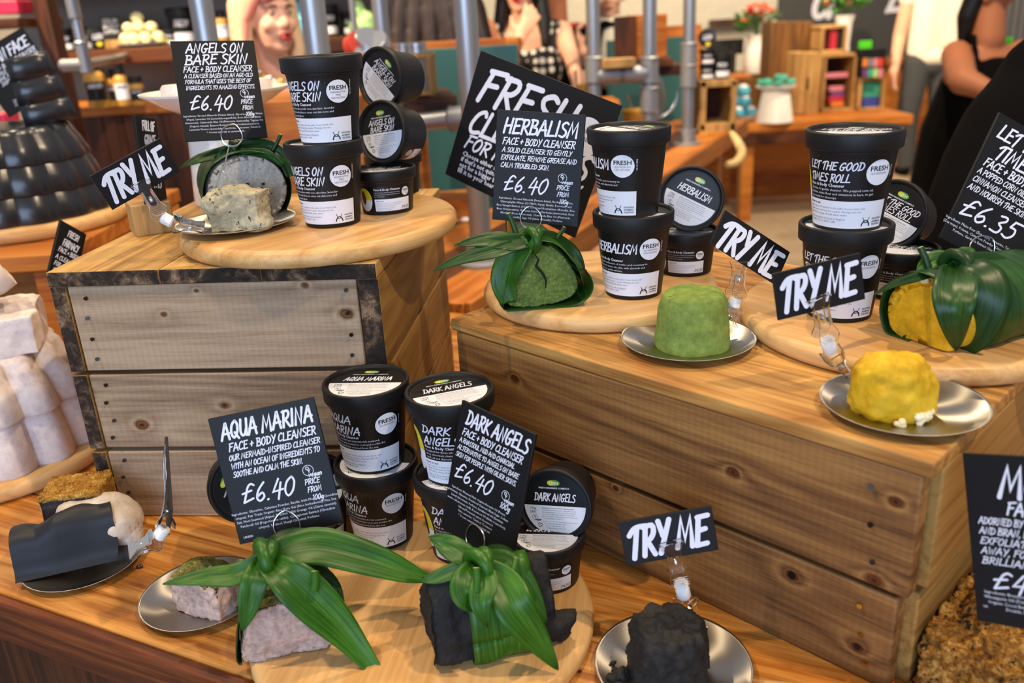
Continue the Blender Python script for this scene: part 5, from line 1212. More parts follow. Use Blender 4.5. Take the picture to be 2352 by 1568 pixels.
for (dx, dz, dy) in [(-.065, .03, 0), (-.022, .03, -.03), (.025, .03, -.03), (.066, .03, 0), (0, .03, .035), (-.045, .068, .0), (.0, .07, -.012), (.045, .066, .0), (-.005, .104, .0)]:
    o = MB().sphere((0, 0, 0), .025, 0, 18, (1, 1, .86)).build('bath_ball', M['cream']); o.location = (ds.x+dx, ds.y+dy, zs+dz+.006); k += 1
    tag(o, 'cream-yellow ball in the heap on the white dish', 'ball', 'cream balls on the dish')
# cabinet with bottles
zc = P(270, 240, 3.2).z
CAB = E('cabinet', 'dark plank cabinet below the wall shelf with bottles on top', 'cabinet', (P(150, 240, 3.2).x, P(270, 240, 3.2).y, 0))
wc = P(430, 240, 3.2).x-P(150, 240, 3.2).x
MB().box((wc/2-.06, .2, zc-.018), (wc+.16, .44, .036)).build('top_board', WT['orange'], CAB, bevel=.003)
for i in range(6): MB().box((wc/6*(i+.5)-.02, .0, (zc-.04)/2), (wc/6-.003, .03, zc-.04)).build('front_board', WT['dark'], CAB, bevel=.002)
MB().box((wc/2, .38, (zc-.04)/2), (wc, .02, zc-.04)).build('back_panel', WT['dark'], CAB)
def bottle(u, vb, r, h, d, z, label, capr=.45, grp='amber bottles on the cabinet', m1='amber', lab='film', noz=False):
    p = P(u, vb, d); root = E('bottle', label, 'bottle', (p.x, p.y, z), face(p), grp)
    bd = MB().lathe([(1e-6, 0), (r*.95, 0), (r, h*.03), (r, h*.62), (r*.85, h*.72), (r*.42, h*.78), (r*.42, h*.8), (1e-6, h*.8)], 28).build('body', M[m1], root)
    mb = MB().lathe([(1e-6, h*.78), (r*capr*1.15, h*.78), (r*capr*1.1, h*.99), (r*capr*.9, h), (1e-6, h)], 20)
    if noz: mb.box((r*.25, 0, h*1.01), (r*.9, r*.4, h*.06), 0, Matrix.Rotation(-.5, 3, 'Y'))
    mb.build('cap', M['pot'], root)
    mb = MB(); mp = lambda x, y: ((r*1.01)*math.sin(x/r), -(r*1.01)*math.cos(x/r), y); grid2(mb, -r*1.2, r*1.2, h*.16, h*.55, 0, mp, 12, 1)
    mp2 = lambda x, y: ((r*1.02)*math.sin(x/r), -(r*1.02)*math.cos(x/r), y); marker(mb, 'SHOWER', -r*.8, h*.42, h*.08, 1, mp2, fit=r*1.4)
    mb.build('label', [M[lab], M['white_ink'] if lab == 'film' else M['ink']], bd, smooth=False); return root
bottle(229, 241, .037, .165, 3.1, zc, 'largest amber bottle on the cabinet, at the left', .5)
bottle(260, 238, .024, .13, 3.14, zc, 'amber bottle second from left on the cabinet', .8)
bottle(288, 238, .026, .14, 3.14, zc, 'amber bottle with white label and flip cap on the cabinet', .6, lab='white', noz=True)
bottle(319, 234, .026, .10, 3.14, zc, 'shortest amber bottle on the cabinet, at the right', .8)
bottle(515, 92, .026, .12, 3.45, zs, 'bottle with white label beside the blonde woman\'s hair', .6, 'amber bottle on the wall shelf', lab='white')
def figurine(u, vb, d, z, m_, label, sc=1):
    p = P(u, vb, d); o = blob('soap_figure', [('s', (0, 0, .03), (.05*sc, .035*sc, .035*sc)), ('s', (-.01, 0, .075*sc), (.026*sc, .024*sc, .045*sc)), ('s', (.02, 0, .05*sc), (.03*sc, .03*sc, .03*sc))], .005, M[m_], smooth=2); o.location = (p.x, p.y, z); tag(o, label, 'soap')
figurine(833, 68, 3.45, zs, 'mint', 'pale green lumpy soap on the wall shelf beside a thin pole', 1.1); figurine(690, 76, 3.45, zs, 'cyan', 'bright blue lumpy soap behind the blonde woman', 1.2)
# left dark shelf post with pink box
PS_ = E('shelf_unit', 'dark red-brown shelf unit at the top left corner', 'shelf', P(40, 60, 2.7).xy.to_3d())
pl = PS_.matrix_basis.translation; zz = P(30, 42, 2.7).z
MB().box((P(78, 50, 2.7).x-pl.x, .1, .9), (.048, .07, 1.8)).build('side_board', WT['dark'], PS_, bevel=.003)
MB().box((-.18, .1, zz-.014), (.42, .3, .028)).build('shelf_board', WT['darkx'], PS_, bevel=.003)
bxp('gift_box', M['pinkbox'], -25, 2, 40, 32, 2.68, .1, 'crimson box on the shelf in the top left corner', 'box')
o = bxp('gift_box', M['pinkbox'], -20, 262, 12, 300, 2.3, .08, 'pink box behind the tilted card at the left edge', 'box')
# ---- pipes
def pipe(label, path, r=.0242, joints=(), flange=None, name='pipe_frame'):
    root = E(name, label, 'pipe', Vector(path[0][0]) if isinstance(path[0], list) else path[0])
    b = root.matrix_basis.translation; segs = path if isinstance(path[0], list) else [path]
    for s in segs: MB().tube([Vector(p)-b for p in s], r, 18).build('tube', M['pipe'], root)
    for j, ax in joints: mb = MB(); ax = Vector(ax).normalized(); q = Vector(j)-b; mb.tube([q-ax*.045, q-ax*.04, q-ax*.04, q+ax*.04, q+ax*.04, q+ax*.045], [r*1.2, r*1.45, r*1.3, r*1.3, r*1.45, r*1.2], 18); mb.build('fitting', M['pipejoint'], root)
    if flange is not None:
        q = Vector(flange)-b; MB().lathe([(1e-6, 0), (r*2.3, 0), (r*2.3, .008), (r*1.5, .012), (r*1.4, .06), (1e-6, .06)], 28, 0, None, q).build('flange', M['pipejoint'], root)
    return root
def vpole(u, v, d, label, r=.0242, zb=ZT, zt=2.6, joints=(), fl=True):
    p = P(u, v, d); return pipe(label, [Vector((p.x, p.y, zb+.01)), Vector((p.x, p.y, zt))], r, [(Vector((p.x, p.y, P(u, w, d).z)), (0, 0, 1)) for w in joints], (p.x, p.y, zb) if fl else None)
vpole(470, 60, 1.80, 'grey scaffold pole behind the grey log card')
vpole(722, 50, 1.66, 'grey scaffold pole behind the tall grey-log pots')
vpole(876, 50, 2.62, 'thinner grey pole left of the person with long brown hair', zb=0, fl=False)
vpole(812, 40, 3.3, 'thinnest grey pole in front of the wall shelf', .012, zb=zs-.3, fl=False)
pf = at(1108, 605, ZT); pipe('grey scaffold pole rising behind the large tilted card', [Vector((pf.x, pf.y, ZT+.01)), Vector((pf.x, pf.y, 2.6))], .0242, [], pf)
a1 = P(1363, 100, 3.0); b1 = P(1492, 100, 3.0); zj = P(1430, 172, 3.0).z
pipe('grey pipe frame with crossbar and brown block in front of the bow-tied man', [[Vector((a1.x, a1.y, ZT+.005)), Vector((a1.x, a1.y, 2.6))], [Vector((b1.x, b1.y, ZT+.005)), Vector((b1.x, b1.y, 2.6))], [Vector((a1.x, a1.y, zj)), Vector((b1.x, b1.y, zj))]], .0242, [((a1.x, a1.y, zj+.02), (0, 0, 1)), ((b1.x, b1.y, zj+.01), (0, 0, 1)), ((a1.x+.05, a1.y, zj), (1, 0, 0)), ((b1.x-.05, b1.y, zj), (1, 0, 0)), ((b1.x, b1.y, zj-.09), (0, 0, 1))])
o = bxp('wooden_block', WT['crate_pale'], 1385, 140, 1461, 162, 2.97, .07, 'small brown wooden block lying on the pipe crossbar', 'block'); o.location.z = zj+.0242+.016
pg = at(1578, 332, ZT); pz = P(1580, 145, dep(pg)).z
pipe('grey scaffold pole with a collar at the edge of the long table', [Vector((pg.x, pg.y, ZT+.01)), Vector((pg.x, pg.y, 2.6))], .0242, [((pg.x, pg.y, pz+.04), (0, 0, 1)), ((pg.x, pg.y, pz-.04), (0, 0, 1))], pg)
e0_ = P(172, 0, 2.5); e1_ = P(197, 148, 2.5); e2_ = P(112, 155, 2.5)
pipe('bent grey pipe with an elbow in front of the wall shelf', [[Vector((e1_.x, e1_.y, 2.4)), Vector((e1_.x, e1_.y, e1_.z))], [Vector((e1_.x, e1_.y, e1_.z)), Vector((e1_.x-.32, 3.83, e1_.z))]], .0135, [((e1_.x, e1_.y, e1_.z+.02), (0, 0, 1)), ((e1_.x-.04, e1_.y+.015, e1_.z), (-1, .37, 0)), ((e1_.x, e1_.y, P(165, 8, 2.5).z), (0, 0, 1))])
# ---- teal cabinet with orange rails, brown shelf, framed box, tins
d = 2.85
TC = E('teal_cabinet', 'teal panelled cabinet with orange wooden rails behind the left pots', 'cabinet', P(1010, 300, d).xy.to_3d())
bxp('panel', M['teal'], 850, 120, 1200, 560, d+.04, .02, parent=TC); bxp('rail', WT['orange'], 860, 94, 1200, 122, d, .05, parent=TC); bxp('rail', WT['darkx'], 985, 144, 1200, 160, d, .05, parent=TC); bxp('rail', WT['orange'], 985, 160, 1200, 190, d-.01, .06, parent=TC); bxp('stile', WT['orange'], 1165, 90, 1192, 200, d-.02, .05, parent=TC); bxp('stile', WT['orange'], 965, 290, 985, 480, d-.02, .05, parent=TC)
bxp('shelf_board', WT['darkx'], 930, 222, 1052, 268, 2.25, .28, 'thick red-brown shelf board behind the left pile of pots', 'shelf', yaw=.15)
p0 = P(930, 285, 2.25); p1 = P(1070, 270, 2.2); pipe('short grey pipe under the red-brown shelf board', [p0, p1], .024, [(p1, (p1-p0))])
FBx = E('framed_box', 'small wood-framed grey box under stacked tins', 'box', P(950, 220, 2.22).xy.to_3d()); bxp('panel', M['wallgrey'], 905, 134, 985, 214, 2.24, .1, parent=FBx)
for a in ((900, 126, 995, 136), (900, 212, 995, 222), (983, 128, 996, 222), (898, 128, 908, 222)): bxp('frame_bar', WT['crate_pale'], *a, 2.22, .12, parent=FBx)
bx2 = bxp('wooden_box', WT['crate_pale'], 786, 136, 884, 281, 2.2, .12, 'wooden box under the tin pile behind the tall pots', 'box')
bt = P(1062, 470, 2.42); o = MB().box((0, 0, .035), (.14, .12, .07)).build('wooden_box', WT['orange'], bevel=.003); o.location = (bt.x, bt.y, ZT); tag(o, 'small orange wooden box on the long table left of the pole', 'box')
for k in range(6):
    o = MB().sphere((0, 0, .008), .012, 0, 12, (1.2, 1, .7)).build('white_pebble', M['ceramic']); q = at(1036+11*k, 508+3*(k % 2), ZT); o.location = (q.x, q.y, ZT); tag(o, 'small white pebble in a row on the long table left of the pole', 'pebble', 'white pebbles on the long table')
def tin(p, r, h, label, rot=None, lid='tin', g='round metal tins'):
    o = MB().lathe([(1e-6, 0), (r, 0), (r, h*.45), (r*.97, h*.48), (r*1.03, h*.52), (r*1.03, h*.96), (r, h), (1e-6, h)], 28).build('tin', [M[lid]]); o.matrix_basis = Matrix.Translation(p) @ (rot or Matrix()); tag(o, label, 'tin', g); return o
zt_ = P(945, 124, 2.24).z+.001
tl = [P(922, 124, 2.26), P(956, 124, 2.24)]
for k, q in enumerate(tl):
    for j in range(2): tin(Vector((q.x, q.y+.04, zt_+.013*j)), .019 if k == 0 else .024, .012, ['lower', 'upper'][j]+' silver tin of the '+['left', 'right'][k]+' pair on the framed box')
for k, (u, v, r, tl_, ld, lb) in enumerate(((812, 112, .034, 1.1, 'redlid', 'tilted red-lidded tin behind the tall pots'), (842, 103, .034, .5, 'tin', 'tilted silver tin in the pile behind the tall pots'), (868, 112, .036, -.4, 'tin', 'silver tin leaning right in the pile behind the tall pots'), (838, 122, .034, 0, 'tin', 'lowest silver tin of the pile behind the tall pots'))):
    tin(P(u, v, 2.2), r, .026, lb, Matrix.Rotation(tl_, 4, 'Y') @ Matrix.Rotation(.6, 4, 'X'), ld)
st = bxp('cabinet', WT['orange'], 592, 282, 880, 1260, 2.15, .3, 'orange wooden cabinet behind the grey-log pots', 'cabinet')
# ---- middle right : dark wooden box, teal door, mirror, light crate
d = 3.6; DB = E('wooden_box', 'dark red-brown upright wooden box in front of the bow-tied man', 'box', P(1440, 150, d).xy.to_3d())
bxp('front_board', WT['dark'], 1412, 38, 1462, 152, d, .03, parent=DB); bxp('side_board', WT['orange'], 1462, 34, 1532, 150, d+.02, .3, parent=DB); bxp('base_board', WT['darkx'], 1440, 135, 1545, 155, d-.05, .2, parent=DB)
o = MB().box((0, 0, .02), (.4, .3, .04)).build('shelf_board', WT['darkx']); p = P(1470, 160, d); o.location = (p.x, p.y+.14, p.z-.03); tag(o, 'brown board under the dark upright box', 'shelf')
d = 4.6; TD = E('teal_cabinet', 'teal door with orange wooden frame right of the pipe frame', 'cabinet', P(1530, 300, d).xy.to_3d())
bxp('panel', M['teal'], 1395, 90, 1600, 300, d+.02, .02, parent=TD); bxp('rail', WT['orange'], 1530, 58, 1612, 78, d, .04, parent=TD); bxp('rail', WT['orange'], 1530, 76, 1612, 96, d-.02, .04, parent=TD); bxp('stile', WT['orange'], 1588, 80, 1613, 305, d-.01, .05, parent=TD); bxp('rail', WT['orange'], 1395, 284, 1613, 302, d, .04, parent=TD)
mc = P(1500, 215, 3.5); MR = E('table_mirror', 'round tilting table mirror with metal stand beside the pole', 'mirror', (mc.x, mc.y, ZT))
o = MB().lathe([(1e-6, 0), (.082, 0), (.09, .004), (.09, .012), (1e-6, .012)], 40).build('mirror_glass', mat('mirror', 'c8ccd0', .05, 1), MR); o.matrix_local = Matrix.Translation((0, 0, mc.z-ZT)) @ Matrix.Rotation(rad(70), 4, 'X') @ Matrix.Rotation(.9, 4, 'Y')
MB().tube([Vector((.1*math.sin(t), 0, mc.z-ZT+.1*-math.cos(t))) for t in [(-1.6+.2*i) for i in range(17)]], .006, 10).build('yoke', M['wire'], MR)
mb = MB().cyl((0, 0, .01), (0, 0, mc.z-ZT-.1), .008, 12); mb.lathe([(1e-6, 0), (.06, 0), (.055, .01), (1e-6, .014)], 28); mb.build('stand', M['wire'], MR)
gb = P(1466, 236, 3.4); o = MB().lathe([(.035, .0), (.05, .03), (.058, .07), (.056, .07), (.045, .03), (1e-6, .006)], 32).build('glass_bowl', M['gold']); o.location = (gb.x, gb.y, ZT+.0); o.scale = (1.1, 1.1, 2.2); tag(o, 'golden bowl beside the pipe frame', 'bowl')
for k, (u, lb) in enumerate(((1338, 'clear tumbler of pale liquid behind the big tilted card'), (1352, 'clear tumbler beside the left frame pipe'))):
    p = P(u, 205, 3.3); root = E('tumbler', lb, 'glass', (p.x, p.y, p.z-.03)); MB().lathe([(1e-6, 0), (.026, 0), (.03, .1), (.028, .1), (.0245, .006), (1e-6, .006)], 28).build('glass', M['acrylic'], root); MB().lathe([(1e-6, .008), (.024, .008), (.026, .05), (1e-6, .05)], 28).build('liquid', M['amber'], root)
# shelf they stand on
p = P(1345, 212, 3.3); o = MB().box((0, .06, -.02), (.25, .2, .03)).build('shelf_board', WT['orange']); o.location = (p.x, p.y, p.z-.03); tag(o, 'small orange shelf carrying the tumblers behind the big tilted card', 'shelf')
pc = at(1650, 303, ZT); d = dep(pc); yc = pc.y; LC = E('wooden_crate', 'pale open wooden crate standing on end at the far end of the long table', 'crate', pc)
for a in ((1608, 184, 1692, 200), (1608, 284, 1692, 304), (1608, 186, 1622, 302), (1679, 186, 1692, 302)): bxp('side_board', WT['crate_pale'], *a, d, .2, parent=LC, y=yc)
bxp('back_board', WT['darkx'], 1612, 190, 1690, 300, d, .015, parent=LC, y=yc+.2)
for k, (u, vb, r, h, lb) in enumerate(((1624, 184, .034, .062, 'lowest left black-and-white pot on the pale crate'), (1658, 181, .04, .1, 'right black-and-white pot on the pale crate'))): bpot(u, vb, r, h, lb, (CAM+ray(1650, 184)*(yc/ray(1650, 184).y)).z+.003, dep((pc.x, yc+.07, pc.z+.23)), group='black and white pots on the pale crate')
zq = (CAM+ray(1650, 184)*(yc/ray(1650, 184).y)).z+.003; dq = dep((pc.x, yc+.07, pc.z+.23)); bpot(1624, 184, .034, .062, 'upper left black-and-white pot on the pale crate', zq+.062, dq, group='black and white pots on the pale crate'); bpot(1622, 184, .036, .05, 'black pot lying with its lid outward atop the pale crate pots', zq+.126, dq, group='black and white pots on the pale crate', lie=True)
an = [P(1678, 305, 3.7), P(1692, 322, 3.68), P(1704, 350, 3.66), P(1691, 372, 3.64), P(1669, 378, 3.62)]
o = MB().tube(catmull(an, 6), [.012+.008*math.sin(i/25*3.1) for i in range(25)], 12).build('curved_branch', M['horn']); tag(o, 'pale curved horn-shaped branch hanging at the table end', 'branch')
# ------------------------------------------------------------------ far right : low table, crates, flowers, counter
zt2 = P(1850, 264, 6.0).z
LT = E('low_table', 'low wooden display table with crates at the back right', 'table', P(1860, 470, 6.0).xy.to_3d())
b = LT.matrix_basis.translation
MB().box((.0, .3, zt2-.03), (1.25, .75, .06)).build('top_board', WT['orange'], LT, bevel=.004); MB().box((0, -.05, zt2-.1), (1.2, .04, .09)).build('apron', WT['darkx'], LT, bevel=.003)
for x in (-.46, .5):
    for y in (.0, .6): MB().box((x, y, (zt2-.06)/2), (.08, .08, zt2-.06)).build('leg', WT['orange'], LT, bevel=.003)
MB().box((0, .62, .25), (1.1, .03, .45)).build('lower_panel', WT['orange'], LT)
def low_y(u, v, d): y = P(u, v, d).y; return y, proj((P(u, v, d).x, y, zt2+.001))[1]
def openbox(label, u0, v0, u1, v1, d, dy, m1, m2):
    y = low_y((u0+u1)/2, (v0+v1)/2, d)[0]
    if v1 > 200: v1 = low_y((u0+u1)/2, (v0+v1)/2, d)[1]
    root = E('wooden_crate', label, 'crate', (P((u0+u1)/2, v1, d).x, y, 0), 0, 'wooden crates on the low table'); k = 7
    for a in ((u0, v0, u1, v0+k), (u0, v1-k, u1, v1), (u0, v0+k, u0+k, v1-k), (u1-k, v0+k, u1, v1-k)): bxp('side_board', m1, *a, d, dy, parent=root, y=y)
    bxp('back_board', m2, u0+2, v0+2, u1-2, v1-2, d, .01, parent=root, y=y+dy); return y
def closedbox(label, u0, v0, u1, v1, d, dy, m1, n=3):
    y, v1 = low_y((u0+u1)/2, (v0+v1)/2, d)
    root = E('wooden_crate', label, 'crate', (P((u0+u1)/2, v1, d).x, y, 0), 0, 'wooden crates on the low table'); w = (u1-u0)/n
    for i in range(n): bxp('plank', m1, u0+w*i, v0, u0+w*(i+1)-1, v1, d, dy, parent=root, y=y)
    bxp('handle_slot', M['film'], (u0+u1)/2-3, (v0+v1)/2-14, (u0+u1)/2+3, (v0+v1)/2+14, d, .003, parent=root, y=y-.004)
WT['cr2'] = wood('brown_crate_pine', '3c240e', '5e3c1a', '7c5426', 'Z', 1.2, .3, .6, 6)
closedbox('tall brown plank crate standing on end beneath the flower vase', 1768, 52, 1862, 260, 6.25, .25, WT['cr2'], 4)
closedbox('paler crate on end with a dark handle slot beside the green cake stand', 1824, 122, 1886, 258, 5.95, .2, WT['crate_pale'], 2)
yo = openbox('open dark crate with pink cloth next to the paler crate', 1889, 124, 1966, 258, 6.0, .25, WT['crate_pale'], WT['dark'])
ys_ = openbox('small open box with folded teal and blue cloths at the table end', 1972, 178, 2032, 256, 6.0, .2, WT['crate_pale'], WT['dark'])
yb = openbox('upper open box holding the red and black books', 1886, 58, 1946, 122, 6.0, .2, WT['crate_pale'], WT['dark'])
bxp('book', M['redbook'], 1908, 66, 1922, 115, 6.07, .12, 'crimson book standing in the upper open box', 'book', 'books in the upper open box', bevel=.002, y=yb+.03); bxp('book', M['ink'], 1924, 66, 1934, 115, 6.07, .12, 'black book standing in the upper open box', 'book', 'books in the upper open box', bevel=.002, y=yb+.03)
for k in range(4): bxp('folded_cloth', M['greenlid'], 1981, 189+8.5*k, 2023, 197+8.5*k, 5.93, .12, 'folded teal cloth in the small open box', 'cloth', 'teal cloths in the small box', y=ys_+.03)
for k in range(4): bxp('folded_cloth', M['blue'], 1981, 223+6*k, 2021, 228.5+6*k, 5.93, .12, 'folded blue cloth in the small open box', 'cloth', 'blue cloths in the small box', y=ys_+.03)
for k, c in enumerate(('pinkcloth', 'plum', 'redbook', 'orange')): bxp('gift_box', M[c], 1905+4*k % 8, 198+12*k, 1938, 209+12*k, 6.05, .1, label=['pink', 'purple', 'crimson', 'orange'][k]+' small box stacked in the open dark crate', cat='box', group='small boxes in the open crate', y=yo+.06)
bxp('folded_cloth', M['pinkcloth'], 1888, 168, 1948, 179, 5.98, .1, 'pink cloth laid in the open dark crate', 'cloth', y=yo+.04)
DS = bxp('display_box', M['card'], 1976, 112, 2034, 177, 5.92, .1, 'black display box with coloured bars on the small open box', 'box')
for r in range(2):
    for c in range(4): bxp('coloured_bar', M[('orange', 'tin', 'pinkcloth', 'redlid', 'plum', 'tealbath', 'mint', 'pinkcloth')[r*4+c]], 1982+12*c, 134+24*r, 1992+12*c, 153+24*r, 5.912, .01, parent=DS, bevel=0)
bxp('display_sign', M['limegreen'], 1974, 94, 2003, 112, 5.97, .02, 'bright green little sign behind the black display box', 'sign')
def vase(label, u, vb, d, z, prof, flowers, n, seed, spread, hgt, handle=False):
    p = P(u, vb, d); root = E('flower_vase', label, 'vase', (p.x, p.y, z)); MB().lathe(prof, 36).build('jug', M['ceramic'], root)
    top = prof[-1][1] if prof[-1][0] > .01 else max(q[1] for q in prof)
    if handle: MB().tube(catmull([(.04, 0, top*.85), (.085, 0, top*.75), (.09, 0, top*.45), (.05, 0, top*.25)], 6), .008, 10).build('handle', M['ceramic'], root)
    rnd = random.Random(seed); mb = MB()
    for i in range(n*8):
        a = rnd.uniform(0, 6.28); r = spread*rnd.random()**.5; h = hgt*rnd.uniform(.25, 1.05)*(1-.5*r/spread); c = Vector((r*math.cos(a), r*math.sin(a), top+h)); t = Vector((math.cos(a), math.sin(a), rnd.uniform(.2, 1.4))).normalized(); s = t.orthogonal().normalized()
        L = rnd.uniform(.05, .085); w = L*.3; mb.add([c-t*L*.5, c+s*w+Vector((0, 0, .006)), c+t*L*.5, c-s*w+Vector((0, 0, .006))], [(0, 1, 2, 3)], rnd.randrange(3))
    for i in range(12): a = rnd.uniform(0, 6.28); r = spread*.6*rnd.random(); mb.tube([(0, 0, top*.7), (r*math.cos(a), r*math.sin(a), top+hgt*.7)], .003, 6)
    mb.build('foliage', [M['darkleaf'], M['leaf'], M['limegreen'] if 'lime' in flowers else M['darkleaf']], root)
    for i in range(n):
        a = rnd.uniform(0, 6.28); r = spread*.8*rnd.random()**.5; q = Vector((r*math.cos(a), r*math.sin(a)-.02, top+hgt*rnd.uniform(.35, .95))); f = MB(); R = rnd.uniform(.026, .045)
        for k in range(14): t = 2.4*k; f.sphere(q+Vector((math.cos(t)*R*.6*(k/14)**.5, math.sin(t)*R*.6*(k/14)**.5, R*.5*(1-k/14))), R*.42, 0, 8)
        f.build('flower', M[flowers[i % len(flowers)] if flowers[i % len(flowers)] != 'lime' else 'limegreen'], root)
    return root
zq = P(1735, 168, 7.0).z
ct = MB().box((0, 0, 0), (1.0, .5, .05)).build('till_counter', WT['orange'], bevel=.004); p = P(1690, 172, 7.0); ct.location = (p.x, p.y+.2, zq-.028); tag(ct, 'wooden till counter top carrying the white jug', 'counter')
o = bxp('counter_front', WT['cr2'], 1612, 182, 1768, 400, 7.0, .04, 'brown wooden counter front below the white jug', 'counter')
vase('white jug of orange flowers on the counter', 1736, 166, 7.0, zq, [(1e-6, 0), (.085, 0), (.105, .075), (.088, .2), (.075, .26), (.09, .295), (.08, .295), (.062, .25), (1e-6, .22)], ['orangefl', 'orangefl', 'redlid'], 10, 3, .19, .25, True)
vase('tall white vase of red and lime flowers on the tall crate', 1934, 112, 6.6, P(1934, 118, 6.6).z, [(1e-6, 0), (.055, 0), (.05, .05), (.06, .2), (.075, .26), (.07, .26), (.05, .2), (1e-6, .18)], ['redbook', 'lime', 'redbook'], 10, 8, .17, .2)
TL = E('till_screen', 'black till monitor on the counter beside the white jug', 'monitor', (P(1668, 165, 7.0).x, P(1668, 165, 7.0).y, zq)); bxp('screen', M['pot'], 1626, 90, 1708, 126, 7.0, .04, parent=TL); bxp('stand', M['pot'], 1660, 124, 1690, 167, 7.05, .06, parent=TL)
ws = P(1658, 48, 9.2); o = MB().box((0, 0, 0), (.5, .2, .05)).build('wall_shelf', WT['dark']); o.location = (ws.x, 9.19, ws.z); tag(o, 'dark little shelf on the white tiled wall', 'shelf')
card3(1628, 38, .16, .17, ws.z+.026, 9.0, ['SHOP', 'SMALL', 'FRESH'], 'small grey card on the white wall shelf', yaw=0, tilt=-5)
cs = P(1780, 256, 5.75); CK = E('cake_stand', 'white cake stand heaped with green soap on the low table', 'stand', (cs.x, cs.y, zt2)); zk = P(1780, 196, 5.85).z-zt2
MB().lathe([(1e-6, 0), (.12, 0), (.1, zk*.6), (.085, zk), (1e-6, zk)], 36).build('foot', M['ceramic'], CK); MB().lathe([(1e-6, zk), (.125, zk+.002), (.13, zk+.014), (1e-6, zk+.012)], 40).build('dish', M['ceramic'], CK)
rnd = random.Random(4)
for k in range(9):
    a = k*.9; r = .09 if k < 6 else .035; o = blob('green_soap', [('s', (0, 0, 0), (.04, .032, .018)), ('s', (.015, .01, .01), (.022, .022, .014))], .006, M['tealbath'], smooth=1) if k == 0 else o.copy()
    if k: COL.objects.link(o)
    o.location = (cs.x+r*math.cos(a), cs.y+r*math.sin(a), zt2+zk+.033+(.028 if k >= 6 else 0)); o.rotation_euler.z = a; tag(o, 'sea-green soap lump heaped on the far cake stand', 'soap', 'green soaps on the cake stand')
gd = P(1706, 256, 5.8); o = MB().lathe([(1e-6, 0), (.06, 0), (.08, .03), (.084, .05), (.08, .05), (.05, .01), (1e-6, .008)], 32).build('glass_dish', M['tin']); o.location = (gd.x, gd.y, zt2); tag(o, 'silver dish of blue and white balls', 'dish')
for k, (dx, dz, dy) in enumerate(((-.04, .06, -.02), (.045, .06, -.01), (0, .065, .05), (.01, .13, .0), (-.03, .135, .03), (.0, .2, .01))):
    root = E('bath_ball', 'blue ball with white top piled in the silver dish', 'ball', (gd.x+dx, gd.y+dy, zt2+dz), 0, 'blue bath balls'); R = .046
    MB().sphere((0, 0, 0), R, 0, 20).build('ball', M['ballblue'], root); mb = MB(); mb.lathe([(R*1.01*math.sin(t), R*1.01*math.cos(t)) for t in (.85, .7, .5, .3, .1, .0001)], 20); mb.build('white_cap', M['ceramic'], root)
# orange counter front far back
a = P(1740, 380, 7.9); cfz = P(1900, 150, 7.9).z
CF = E('shop_counter', 'orange plank counter front behind the man in the white tee', 'counter', (a.x, a.y+.0, 0)); wcf = P(2330, 380, 7.9).x-a.x
for i in range(9): MB().box((wcf/9*(i+.5), .02, cfz/2), (wcf/9-.004, .04, cfz)).build('front_board', WT['orange'], CF, bevel=.002)
MB().box((wcf/2, .2, cfz+.02), (wcf+.1, .5, .04)).build('counter_top', WT['orange'], CF, bevel=.003)
# wire rack at the top right
RK = E('wire_rack', 'grey wire rack with bright green tubes at the top right', 'rack', P(2310, 200, 4.4).xy.to_3d()); bxp('back_panel', M['wallgrey'], 2262, -40, 2380, 330, 4.44, .02, parent=RK)
for k in range(7): bxp('upright_wire', M['pipe'], 2270+16*k, -40, 2273+16*k, 330, 4.4, .005, parent=RK, bevel=0)
for k in range(3): bxp('cross_wire', M['pipe'], 2262, 6+110*k, 2380, 10+110*k, 4.38, .005, parent=RK, bevel=0)
for k in range(4): bxp('tube', M['limegreen'], 2286+11*k, 86, 2293+11*k, 112, 4.36, .02, 'bright green tube hanging on the wire rack', 'tube', 'green tubes on the rack', bevel=.002)
# ------------------------------------------------------------------ people
def basis(fx, tilt=0, roll=0):
    """head frame: fx = heading of the face (deg, 0 = towards the camera side -Y, + = to the photo's right)"""
    return Matrix.Rotation(rad(fx), 3, 'Z') @ Matrix.Rotation(rad(tilt), 3, 'X') @ Matrix.Rotation(rad(roll), 3, 'Y')
def head_shapes(c, B, k=1.0):
    w = lambda x, y, z: Vector(c)+B @ (Vector((x, y, z))*k)
    e = lambda x, y, z, sx, sy, sz: ('r', w(x, y, z), (sx*k, sy*k, sz*k), B)
    return [e(0, .015, .035, .074, .092, .085), e(0, -.025, -.02, .062, .066, .085), e(0, -.052, -.085, .03, .03, .026), e(0, -.03, -.07, .05, .045, .035),
            ('c', [(w(0, -.088, .012), .009*k), (w(0, -.108, -.022), .0125*k)]), e(.013, -.098, -.027, .009, .01, .008), e(-.013, -.098, -.027, .009, .01, .008),
            e(.038, -.066, -.022, .023, .022, .022), e(-.038, -.066, -.022, .023, .022, .022), e(0, -.082, .036, .05, .014, .012),
            e(.074, .012, -.005, .01, .02, .03), e(-.074, .012, -.005, .01, .02, .03), e(0, -.089, -.055, .025, .012, .011)]
